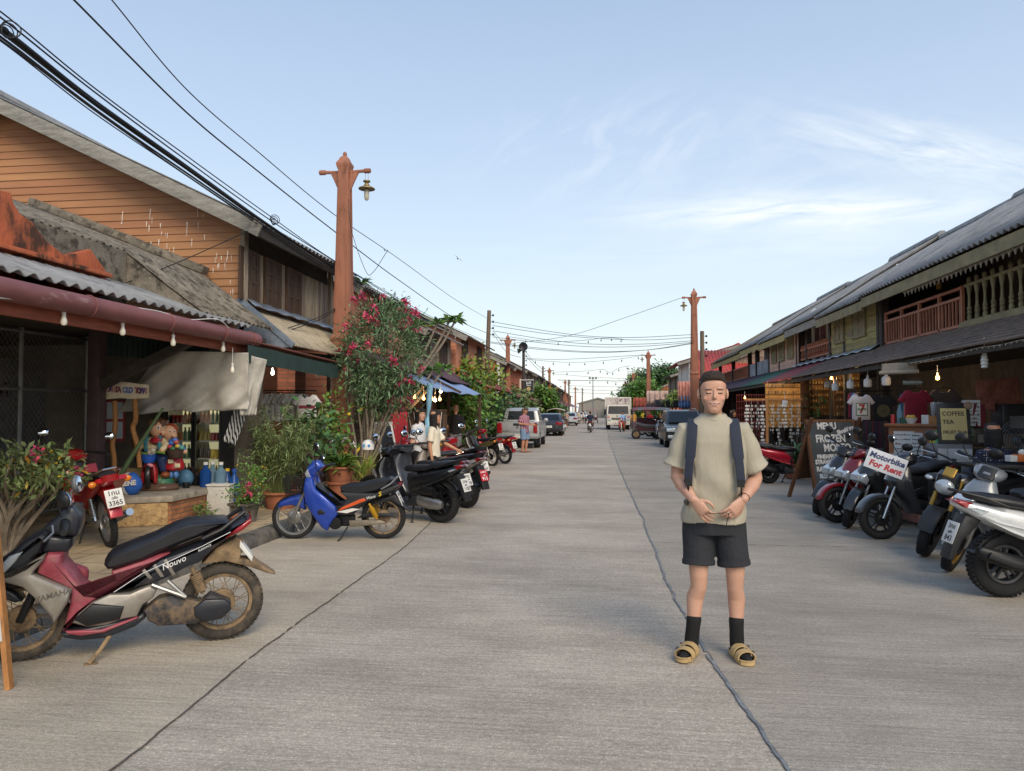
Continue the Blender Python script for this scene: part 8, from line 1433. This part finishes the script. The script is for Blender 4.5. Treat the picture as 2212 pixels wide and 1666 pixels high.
PAP = mat('poster paper', '#c3c6c6', .6, var=.06); paper(t, .08, .38, H - .75, H - .12, PAP, 8); paper(t, .33, .5, H - .72, H - .14, PAP, 9, -.008); paper(t, .02, .2, H - .8, H - .48, PAP, 4, -.012); MB().bx(.6, .72, -.004, -.002, H - .52, H - .1).build('green_leaflet', mat('leaflet', '#5fae7a', .6, var=.3, vs=20, stain=[('#c9c23a', 12, .5, .56, 1)]), t)
CT = WM(t)
def on(x, y): return CT @ Vector((x, y, H))
t = thing('tray_box', 'small wooden tray box on the bar counter', 'box', on(.55, .12), CT.to_euler().z); MB().bx(0, .32, 0, .2, 0, .12).build('tray', mat('light wood', '#a87442', .6, var=.2), t, bev=.004); MB().bx(-.1, -.0, 0, .1, 0, .14).build('napkin_block', WHT, t)
for k, (x, lb, c, h) in enumerate(((.12, 'clear water bottle on the left of the bar counter', None, .3), (.02, 'small red can at the left end of the bar counter', '#a8242c', .14))): o = MB().lathe([(.04, 0), (.042, h * .6), (.02, h * .85), (.018, h)] if c is None else [(.035, 0), (.035, h), (.03, h + .005)], 14).build('bottle' if c is None else 'drink_can', WB if c is None else paint(c)); o.location = on(x, .15); tag(o, lb, 'bottle' if c is None else 'can')
for k, x in enumerate((.63, .72, .95)): o = MB().lathe([(.03, 0), (.042, .2), (.043, .21)] * 1, 14, cap=False).build('plastic_cup', mat('cup plastic', '#b9bcc0', .15, alpha=.6, var=.05), solid=.002); o.location = on(x, .1) + Vector((0, 0, .125 if x < .8 else 0)); tag(o, ['stack of clear cups on the left of the tray box', 'clear cup on the right of the tray box', 'tall clear cup at the right end of the bar counter'][k], 'cup')
t = thing('fruit_basket', 'white wire basket of yellow fruit on the bar counter', 'basket', on(.3, .12)); MB().lathe([(.05, 0), (.09, .09), (.095, .09), (.055, -.0)], 16).build('basket', WHT, t); mb = MB()
for q in ((.03, 0), (-.03, .02), (0, -.04)): mb.ell((q[0], q[1], .1), .04, .04, .04, 10, 8)
mb.build('fruit', mat('fruit yellow', '#c9a03a', .5, var=.15), t); o = MB().lathe([(.06, 0), (.075, .09), (.07, .09)], 16).build('green_bowl', mat('bowl green', '#2f5a48', .4)); o.location = on(.2, .12); tag(o, 'dark green bowl left of the fruit basket', 'bowl')
# coffee sign on grey drawers, table, fan
a, b = z8(1232, 668, 10.6), z8(1465, 662, 10.5); t = thing('drawer_cabinet', 'grey and white plastic drawer cabinet below the coffee sign', 'cabinet', (a.x, a.y, .02), math.atan2(b.y - a.y, b.x - a.x)); W = (b - a).length; H = a.z - .02; MB().bx(0, W, 0, .45, 0, H).build('case', mat('grey plastic', '#6d6e72', .5, var=.1), t, bev=.01)
for i in range(3):
 for x0, x1 in ((.02, W * .3), (W * .32, W * .98)): z1 = H - .06 - i * .27; MB().bx(x0, x1, -.012, -.001, z1 - .21, z1).build('drawer', mat('drawer white', '#a9adb0', .4, var=.1), t, bev=.006)
CT2 = WM(t); t = thing('coffee_sign', 'cream menu sign reading coffee, tea and fruit shake in a black frame', 'sign', CT2 @ Vector((.06, .1, H)), CT2.to_euler().z); M = rotm('X', R_(-8)); mb = MB(); mb.bx(0, .44, 0, .02, 0, .6, 0, M); mb.build('black_frame', BLACKP, t, bev=.005); MB().bx(.05, .39, -.004, -.001, .06, .52, 0, M).build('cream_sheet', mat('cream sheet', '#c3b078', .7, var=.1), t); mb = MB(); mb.lathe([(.06, 0), (.05, .015), (.02, .02)], 14, M @ tr(.42, -.01, .56) @ rotm('X', R_(90))); mb.build('shell_ornament', mat('shell brown', '#8a705a', .6, var=.4, vs=40), t)
for tx, z in (('COFFEE', .44), ('TEA', .32), ('FRUIT SHAKE', .17)): text(tx, .085 if len(tx) < 8 else .066, INK, t, M @ tr(.07, -.005, z) @ rotm('X', R_(90)), align='LEFT', bold=.001)
a = z8(1670, 800, 8.5); t = thing('cafe_table', 'black cafe table at the right edge in front of the seated woman', 'table', (a.x, a.y, .02), YAW); MB().bx(-.4, .6, -.25, .35, a.z - .05, a.z - .01).build('table_top', BLACKP, t, bev=.01)
for x in (-.35, .55):
 for y in (-.2, .3): MB().bx(x - .02, x + .02, y - .02, y + .02, 0, a.z - .05).build('leg', BLKM, t)
p = z8(1765, 780, 8.4); t = thing('tissue_box', 'orange and white tissue box on the black cafe table', 'tissue box', p, YAW); MB().bx(-.02, .2, 0, .12, 0, .08).build('case', mat('tissue orange', '#c8641c', .4), t, bev=.006); MB().bx(-.1, -.02, .0, .1, 0, .07).build('white_box', WHT, t, bev=.004); mb = MB(); mb.ell((.08, .06, .1), .05, .04, .04, 8, 6); mb.build('tissue', WHT, t)
t = thing('standing_fan', 'grey standing fan behind the seated woman at the right edge', 'fan', z8(1790, 650, 9.8)); mb = MB(); M = rotm('X', R_(80))
for r in np.linspace(.05, .3, 9): mb.torus(r, .003, 30, 4, M)
for i in range(20): a_ = i * math.pi / 10; mb.tube([M @ Vector((.04 * math.cos(a_), .04 * math.sin(a_), .03)), M @ Vector((.3 * math.cos(a_), .3 * math.sin(a_), 0))], .002, 4)
mb.build('cage', STEEL, t); mb = MB(); mb.tube([(0, .1, -.9), (0, .1, .0)], .02, 8); mb.ell((0, .12, 0), .07, .1, .07, 10, 8); mb.build('stand', DSTEEL, t)
p = z8(1395, 385, 10.9); t = thing('price_sheet', 'white price sheet pinned behind the coffee sign', 'sheet', p, YAW); paper(t, 0, .27, -.38, 0, PAP, 6, 0, 'sheet')
for i, (x, y, w_, h, c, lb) in enumerate(((1450, 640, .5, .3, '#1c1d20', 'black coffee machine at the back of the cafe'), (1660, 560, .5, .45, '#232427', 'black speaker cabinet behind the seated woman'), (1425, 590, .12, .25, '#2f6a44', 'green canister beside the coffee machine'))):
 p = z8(x, y, 11.0); t = thing(['coffee_machine', 'speaker_cabinet', 'canister'][i], lb, ['coffee machine', 'speaker', 'canister'][i], p, YAW); MB().bx(0, w_, 0, .3, -.1, h - .1).build('case', mat('dev ' + c, c, .35, var=.1), t, bev=.02); MB().bx(w_ * .2, w_ * .8, -.02, -.001, h * .2 - .1, h * .6 - .1).build('front_plate', STEEL, t)
a = z8(1400, 690, 11.2); t = thing('back_counter', 'dark back counter holding the coffee machine', 'counter', (a.x, a.y, .02), YAW); MB().bx(-.1, 2.2, 0, .6, 0, a.z - .1).build('body', DARKW, t); MB().bx(-.15, 2.25, -.05, .62, a.z - .1, a.z - .06).build('top', BLK, t)
# shell chimes and lit souvenir shelves
a = z8(145, 380, 18.5); t = thing('chime_stand', 'wooden stand hung with dangling white shell chimes', 'stand', (a.x, a.y, .02)); mb = MB(); mb.bx(-.03, .03, -.03, .03, 0, a.z); mb.bx(-.55, .85, -.02, .02, a.z - .05, a.z); mb.build('post', LOG, t); t0 = t
SHL = mat('shell white', '#cfccc4', .35, var=.2, vs=30)
for i, (x, n) in enumerate(((-.5, 9), (-.38, 12), (-.22, 7), (-.1, 13), (.14, 8), (.28, 12), (.42, 7), (.58, 11), (.75, 9))):
 mb = MB(); rb_ = random.Random(i)
 for k in range(n):
  for j in range(3): q = Vector((rb_.uniform(-.05, .05), rb_.uniform(-.05, .05), -.12 - k * .085)); mb.ell(q, .028, .006, .03, 7, 5, 0, tr(0) @ rotm('Z', 0))
 mb.tube([(0, 0, 0), (0, 0, -.12 - n * .085)], .003, 4); o = mb.build('shell_chime', SHL); o.location = (a.x + x, a.y - .03, a.z - .05); o.rotation_euler = (0, 0, i); tag(o, 'strand of white shells dangling from the wooden stand', 'wind chime', 'shell chimes on the stand')
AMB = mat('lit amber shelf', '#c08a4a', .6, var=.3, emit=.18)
for i, (x, y, d, w_, lb) in enumerate(((300, 400, 20.5, 1.0, 'amber lit souvenir shelf behind the shell chimes'), (515, 330, 22, .9, 'amber lit shelf behind the leafy trunk'), (730, 310, 19, .7, 'dim amber lit shelf behind the printed shirts'))):
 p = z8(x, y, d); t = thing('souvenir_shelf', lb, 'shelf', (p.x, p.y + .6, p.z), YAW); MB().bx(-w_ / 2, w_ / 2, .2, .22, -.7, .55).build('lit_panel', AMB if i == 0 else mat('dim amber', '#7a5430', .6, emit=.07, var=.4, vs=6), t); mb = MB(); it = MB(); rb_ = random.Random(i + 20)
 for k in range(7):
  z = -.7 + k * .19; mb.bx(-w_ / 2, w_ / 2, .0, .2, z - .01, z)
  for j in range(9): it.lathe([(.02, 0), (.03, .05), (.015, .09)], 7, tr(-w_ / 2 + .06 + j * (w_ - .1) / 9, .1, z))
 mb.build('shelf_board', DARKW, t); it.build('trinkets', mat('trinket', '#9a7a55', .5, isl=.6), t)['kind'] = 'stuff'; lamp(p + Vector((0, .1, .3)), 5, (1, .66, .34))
for x, y, d, lb in ((5, 370, 24, 'added warm fill bulb in the shop behind the man in khaki'), (150, 310, 22, 'added warm fill bulb above the shell chimes'), (560, 240, 20, 'added warm fill bulb behind the white pendant lamps'), (1240, 235, 13, 'added warm fill bulb deep in the shop over the counter')):
 p = z8(x, y, d); bulb(lb, p, LITY, .2, 1.1); lamp(p + Vector((-.1, -.15, -.12)), 9, (1, .7, .4))  # bulbs and point lamps added as fill light for the dark right shops
t = thing('wire_panel', 'red wire grid panel standing left of the shell chimes', 'display panel', z8(40, 560, 20)); mb = MB()
for i in range(12): mb.tube([(-.35 + .065 * i, 0, -1.1), (-.35 + .065 * i, 0, .9)], .005, 4); mb.tube([(-.35, 0, -1.1 + .18 * i), (.37, 0, -1.1 + .18 * i)], .005, 4)
mb.build('grid', mat('red wire', '#8e4038', .6), t)
t = thing('paper_lantern', 'round red paper lantern hanging inside the upstairs balcony', 'lantern', at(2028, 590, 14.8)); mb = MB(); mb.lathe([(.05, -.2), (.2, -.14), (.27, 0), (.2, .14), (.05, .2)], 20); mb.build('paper', mat('lantern red', '#6d2420', .7, var=.2), t); MB().lathe([(.05, -.32), (.05, -.2)], 10).build('tassel', mat('tassel', '#a8803a', .8), t)
pts = smooth([onX(x, y, 5.15) for x, y in ((2210, 733), (2160, 745), (2110, 752), (2060, 766), (2000, 778), (1960, 785))], 8); t = thing('string_light', 'string of tiny white fairy lights along the brown awning edge', 'string light', pts[0]); MB().tube(pts, .004, 4).build('flex', WHT, t, world=True); mb = MB()
for p in pts[::2]: mb.tube([p, p - Vector((0, 0, .025))], .005, 5)
mb.build('fairy_bulbs', WHT, t, world=True)['kind'] = 'stuff'
t = thing('gable_lamp', 'small white spotlight fixed under the right eave near the curtain bay', 'spotlight', at(1752, 678, 23)); mb = MB(); mb.lathe([(.05, 0), (.1, .18), (.03, .2)], 12, rotm('Y', R_(60))); mb.build('lamp_head', WHT, t)
for lb, x, y, d, w_, h, c in (('hanging pale printed cloths at the far right stall', 1420, 858, 46, 1.3, .8, '#b39a90'), ('row of dark bags hung at the far right stall', 1440, 872, 44, 1.4, .5, '#2a2c38'), ('pastel striped cloth hung at the far right shop', 1478, 845, 42, .7, 1.1, '#c0887a'), ('blue jeans hung below the pastel striped cloth', 1480, 868, 42, .7, .7, '#4a6a9a'), ('dark shoes rack by the second right pillar', 1412, 880, 58, 1.2, .5, '#33303a'), ('colourful garments at the vine wall stall', 1385, 870, 66, 1.4, .9, '#a85a4a')):
 p = at(x, y, d); build1(MB().grid(lambda u, v: (w_ * (u - .5), .06 * math.sin(u * 25), h * (v - .5)), 24, 3), 'hanging_cloth', mat('goods ' + c, c, .9, var=.5, vs=3.5, stretch=(4, 1, 1)), lb, 'cloth', solid=.02).location = p
# ---------------------------------------------------------------- plants
def leafm(n, c, isl=.3): return mat(n, c, .55, isl=isl, var=.1, vs=2)
LG1 = leafm('leaf mid', '#5f8036'); LG2 = leafm('leaf dark', '#4a6b40'); LG3 = leafm('leaf yellow green', '#7d8f3a'); LG4 = leafm('leaf grey green', '#728050'); YEL = leafm('leaf yellow', '#b8902a'); PNK = leafm('petal pink', '#cc4a72', .25); STM = mat('grey stem', '#7d7264', .85, var=.3, vs=8); GST = mat('green stem', '#5f6d3a', .8, var=.2); TC = mat('terracotta pot', '#9a6046', .85, var=.2, vs=6, stain=[('#5d4a3c', 6, .55, .7, .6)]); CPOT = mat('mossy concrete', '#6d685c', .95, var=.35, vs=9, stain=[('#2f322a', 9, .5, .64, .8)], bump=.5)
def pot(t, c, r, h, mt, sq=False): MB().lathe([(r * .72, 0), (r * .95, h * .85), (r * 1.1, h * .88), (r * 1.12, h), (r * .98, h), (r * .9, h * .9)], 4 if sq else 20, tr(c) @ (rotm('Z', .6) if sq else Matrix.Identity(4))).build('pot', mt, t, bev=.0)
def branches(base, tips, r0, bend=.15, n=6):
 mb = MB()
 for tp in tips:
  b = Vector(base) + Vector((random.uniform(-.03, .03), random.uniform(-.03, .03), 0)); tp = Vector(tp); m1 = b.lerp(tp, .35) + Vector((random.gauss(0, bend * .4), random.gauss(0, bend * .4), bend * .5)); m2 = b.lerp(tp, .7) + Vector((random.gauss(0, bend * .4), random.gauss(0, bend * .4), bend * .3)); mb.tube(smooth([b, m1, m2, tp], 4), [r0 * (1 - .075 * i) for i in range(13)], n)
 return mb
def clumps(c, rad, n, seed=0):
 g = np.random.default_rng(seed); p = g.normal(0, 1, (n, 3)); p /= np.linalg.norm(p, axis=1, keepdims=True); return np.array(c) + p * np.array(rad) * (g.uniform(.35, 1, (n, 1)) ** .5)
def plant(name, label, base, crown, rad, ncl, nl, L, W, lm, cat='plant', stem=STM, r0=.02, droop=.4, cl=.14, flowers=0, fs=.05, fm=None, yellow=0., up=.4, seed=1, group=None, potr=None, parts=True, trunk='trunk', fl_up=True):
 t = thing(name, label, cat, base, group=group); B = Vector(base); C = np.array(crown) - np.array(base); cs = clumps(C, rad, ncl, seed); b0 = (0, 0, 0 if not potr else potr[1] * .9)
 if potr: pot(t, (0, 0, 0), potr[0], potr[1], potr[2], len(potr) > 3)
 branches(b0, cs[::max(1, ncl // 16)], r0).build(trunk, stem, t); mb = MB(); P = np.repeat(cs, nl, 0) + RNG.normal(0, cl, (ncl * nl, 3)); D = rdir(ncl * nl, up) + (np.repeat(cs, nl, 0) - C) / max(rad) * .8; n = len(P); mi = (RNG.random(n) < yellow).astype(int); leaves(mb, P, D, RNG.uniform(L * .6, L * 1.2, n), RNG.uniform(W * .7, W * 1.2, n), list(mi), droop); mb.build('crown' if trunk == 'trunk' else 'foliage', [lm, YEL], t)
 if flowers:
  mb = MB(); g = np.random.default_rng(seed + 9); k = cs[np.argsort(-cs[:, 2] * .4 + g.normal(0, max(rad) * .8, ncl))[:flowers]]
  for q in k:
   o = q + (q - C) * .25 + np.array([0, 0, cl * .6]); m = 9; P = o + g.normal(0, fs * .7, (m, 3)); leaves(mb, np.repeat(P, 5, 0), rdir(m * 5, .3), fs, fs * .7, 0, .1)
  mb.build('blossom', fm or PNK, t)
 return t
pv = onZ(15, 1195, .12); plant('desert_rose', 'desert rose bush with grey stems, yellowing leaves and pink flowers at the left edge', pv, onY(70, 1020, pv.y), (.55, .4, .22), 46, 24, .12, .038, LG4, r0=.036, yellow=.07, cl=.07, flowers=4, fs=.05, seed=3, droop=.3, trunk='stem')
pv = onZ(528, 1128, .12); plant('rose_bush', 'small leafy rose bush in a mossy square concrete pot', pv, onY(538, 1052, pv.y), (.24, .2, .26), 34, 34, .05, .026, LG1, r0=.008, yellow=.05, cl=.06, flowers=2, fs=.035, seed=4, potr=(.2, .26, CPOT, 1), trunk='stem'); pv = onZ(515, 1140, .12); t = thing('plant_pot', 'low terracotta pot in front of the mossy concrete one', 'plant pot', pv); pot(t, (0, 0, 0), .13, .16, TC)
pv = onZ(605, 1098, .12); t = thing('bamboo_bush', 'tall fine leaved bamboo like bush in a terracotta pot by the brick shop', 'bush', pv); pot(t, (0, 0, 0), .26, .26, TC); mb = MB(); ml = MB(); g = np.random.default_rng(12)
for i in range(110):
 a = g.uniform(0, 6.28); r = g.uniform(0, .14); h = g.uniform(.55, 1.35); o = g.uniform(.1, .55); b = Vector((r * math.cos(a), r * math.sin(a), .22)); tp = b + Vector((o * math.cos(a), o * math.sin(a), h)); m = b.lerp(tp, .55) + Vector((0, 0, .12)); pp = smooth([b, m, tp], 5); mb.tube(pp, [.006 - .0004 * k for k in range(len(pp))], 4); k = np.array([pp[j] for j in g.integers(3, len(pp), 26)]); leaves(ml, k + g.normal(0, .02, k.shape), rdir(26, .35) + np.array([math.cos(a), math.sin(a), 0]) * .4, g.uniform(.09, .17, 26), .016, 0, .5)
mb.build('stem', GST, t); ml.build('foliage', LG4, t)
pv = onZ(735, 1078, .12); t = thing('lily_plant', 'arching strap leaved lily with white flowers in a stacked terracotta pot', 'plant', pv); pot(t, (0, 0, .0), .22, .3, TC); pot(t, (0, 0, .29), .24, .26, TC); ml = MB(); n = 130; a = RNG.uniform(0, 6.28, n); e = RNG.uniform(.3, 1.3, n); leaves(ml, np.tile((0, 0, .52), (n, 1)) + RNG.normal(0, .06, (n, 3)), np.stack([np.cos(a), np.sin(a), e], 1), RNG.uniform(.35, .65, n), .055, 0, .8); ml.build('foliage', leafm('lily leaf', '#5f7d2f'), t); mb = MB(); P = np.array([(.1, -.1, 1.0), (-.12, -.05, .95), (.2, .05, .92)]); leaves(mb, np.repeat(P, 14, 0), rdir(42, .4), .08, .03); mb.build('blossom', WHT, t)
pv = onZ(780, 1066, .12); t = thing('striped_plant', 'yellow striped sword leaved plant right of the lily', 'plant', pv); pot(t, (0, 0, 0), .16, .24, TC); ml = MB(); n = 80; a = RNG.uniform(0, 6.28, n); leaves(ml, np.tile((0, 0, .22), (n, 1)) + RNG.normal(0, .05, (n, 3)), np.stack([np.cos(a) * .5, np.sin(a) * .5, RNG.uniform(.6, 1.4, n)], 1), RNG.uniform(.5, .85, n), .03, list((RNG.random(n) < .5).astype(int)), .5); ml.build('foliage', [LG3, leafm('cream leaf', '#a89a58')], t)
pv = onZ(722, 1068, .12); plant('climbing_plant', 'broad leaved climber rising beside the first lamp pillar', pv, onY(725, 925, pv.y), (.3, .2, .62), 40, 18, .12, .065, LG1, seed=7, r0=.012, yellow=.06, cl=.1, trunk='stem')
pv = onZ(655, 1085, .12); plant('broad_leaf_plant', 'large leaved green plant behind the bamboo like bush', pv, onY(668, 950, pv.y), (.35, .25, .4), 26, 12, .22, .09, LG2, seed=8, r0=.012, cl=.12, trunk='stem')
pv = onZ(776, 1058, .12); ol = plant('oleander', 'tall oleander with narrow dark leaves and clusters of deep pink flowers', (pv.x, pv.y, .12), onY(828, 770, pv.y), (.78, .55, .98), 130, 62, .14, .026, leafm('oleander leaf', '#66805a'), 'shrub', r0=.035, cl=.15, flowers=46, fs=.055, seed=10, droop=.5, up=.5)
pv = onZ(800, 1012, .12); t = thing('frangipani', 'frangipani tree with big leaf rosettes above the oleander', 'tree', pv); mb = MB(); ml = MB()
for x, y in ((775, 640), (800, 655), (835, 650), (862, 655), (905, 700), (945, 698), (972, 692), (985, 690), (815, 690), (780, 610), (870, 690), (935, 800), (960, 795), (910, 795)):
 q = onY(x, y, pv.y + .6) - pv; mb.tube(smooth([(0, 0, 0), (q.x * .35, .3, q.z * .45), (q.x * .8, q.y * .8, q.z * .8), tuple(q)], 4), [.06 - .003 * k for k in range(13)], 6); n = 22; a = RNG.uniform(0, 6.28, n); leaves(ml, np.tile(tuple(q), (n, 1)), np.stack([np.cos(a), np.sin(a), RNG.uniform(-.2, .9, n)], 1), RNG.uniform(.28, .42, n), .1, 0, .4)
mb.build('trunk', STM, t); ml.build('crown', leafm('frangipani leaf', '#5f8038'), t)
for i, (x, y, d, rx, rz, nc, lm, lb) in enumerate(((985, 885, 26, 1.0, 1.0, 56, LG1, 'leafy vine covered shrub behind the blue awning'), (1035, 885, 33, 1.0, 1.2, 50, LG2, 'dark foliage around the leaning power pole'), (1022, 815, 30, .8, .5, 30, LG3, 'bright yellow green creeper on the salmon house front'), (1085, 905, 36, .9, .9, 40, LG2, 'dense potted greenery before the second lamp pillar'), (1165, 880, 62, 1.5, 1.6, 60, LG1, 'green street tree below the black signboard'), (1115, 880, 50, 1.2, .9, 40, LG4, 'olive bush between the pickup and the signboard'), (1195, 885, 75, 1.2, 1.2, 36, LG2, 'small bush beyond the third left power pole'))):
 p = at(x, y, d); plant('shrub', lb, (p.x, p.y, .1), p, (rx, 1.0, rz), nc, 46, .24 if d < 40 else .4, .12 if d < 40 else .22, lm, 'shrub', r0=.05, cl=.32, seed=30 + i, yellow=.02)
for i, (x, y, d, rx, rz, nc, lm, lb) in enumerate(((1366, 868, 96, 1.7, 1.6, 80, LG2, 'big dark tree behind the box truck'), (1392, 862, 86, 1.6, 2.0, 90, LG1, 'vine covered tree by the second right pillar'), (1425, 818, 100, 2.6, 1.6, 70, LG2, 'rounded tree crown over the red walled house'), (1376, 832, 110, 1.5, 1.5, 30, LG4, 'sparse pale tree with airy branches far right'), (1352, 884, 118, 1.6, 1.0, 40, LG1, 'low green tree past the box truck'))):
 p = at(x, y, d); plant('tree', lb, (p.x, p.y, 0), p, (rx, 2.0, rz), nc, 60, .5, .26, lm, 'tree', r0=.16, cl=.5, seed=50 + i)
p = at(1482, 870, 44); t = thing('palm', 'young palm with drooping fronds beside the nearest right pillar', 'palm', (p.x, p.y, .02)); mb = MB(); mb.tube([(0, 0, 0), (0, 0, p.z)], [.12, .08], 8); mb.build('trunk', STM, t); ml = MB()
for i in range(18):
 a = i * 2.4; L = 1.3; pp = smooth([(0, 0, p.z), (L * .5 * math.cos(a), L * .5 * math.sin(a), p.z + .6), (L * math.cos(a), L * math.sin(a), p.z + .1)], 8); k = np.array([tuple(q) for q in pp for _ in range(4)]); s_ = np.array([-math.sin(a), math.cos(a), -.2]); sg = np.where(RNG.random(len(k)) < .5, -1, 1)[:, None]; leaves(ml, k, s_ * sg + rdir(len(k), 0, .3), .45, .06, 0, .8)
ml.build('fronds', LG3, t)
p = at(1712, 960, 17.6); t = thing('strap_leaf_plant', 'tall strap leaved plant beside the shell chimes', 'plant', (p.x, p.y, .02)); pot(t, (0, 0, 0), .25, .35, TC); ml = MB(); n = 150; a = RNG.uniform(0, 6.28, n); leaves(ml, np.tile((0, 0, .3), (n, 1)) + RNG.normal(0, .08, (n, 3)), np.stack([np.cos(a) * .7, np.sin(a) * .7, RNG.uniform(.4, 1.6, n)], 1), RNG.uniform(.5, 1.15, n), .055, 0, .9); ml.build('foliage', LG2, t)
p = onZ(1740, 1005, .02); t = thing('tree_trunk_post', 'rough tree trunk post with climbing leaves between shell chimes and shirts', 'post', (p.x, p.y, .02)); mb = MB(); mb.tube([(0, 0, 0), (.05, 0, 1.2), (0, 0, 2.6)], [.17, .13, .14], 10); mb.build('trunk', mat('rough bark', '#4d3c30', .95, var=.4, vs=8, bump=.8), t); ml = MB(); k = np.stack([RNG.uniform(-.1, .45, 90), RNG.uniform(-.3, .1, 90), RNG.uniform(1.0, 2.1, 90)], 1); leaves(ml, k, rdir(90, .2), .22, .12, 0, .6); ml.build('climber', LG2, t)
for i, (x, y, lb) in enumerate(((1103, 938, 'terracotta pot on the pavement behind the pickup bumper'), (1020, 960, 'brown pot left of the wooden notice pole'))):
 p = onZ(x, y + 8, .12); plant('potted_plant', lb, p, p + Vector((0, 0, .7)), (.35, .35, .35), 16, 20, .16, .07, LG1, seed=70 + i, r0=.012, potr=(.2, .3, TC), trunk='stem')
pv = onZ(440, 1120, .12); plant('weed', 'low green weed growing at the foot of the white cabinet', pv, pv + Vector((0, 0, .08)), (.16, .12, .08), 14, 16, .05, .03, LG1, seed=80, r0=.004, cl=.04, trunk='stem')
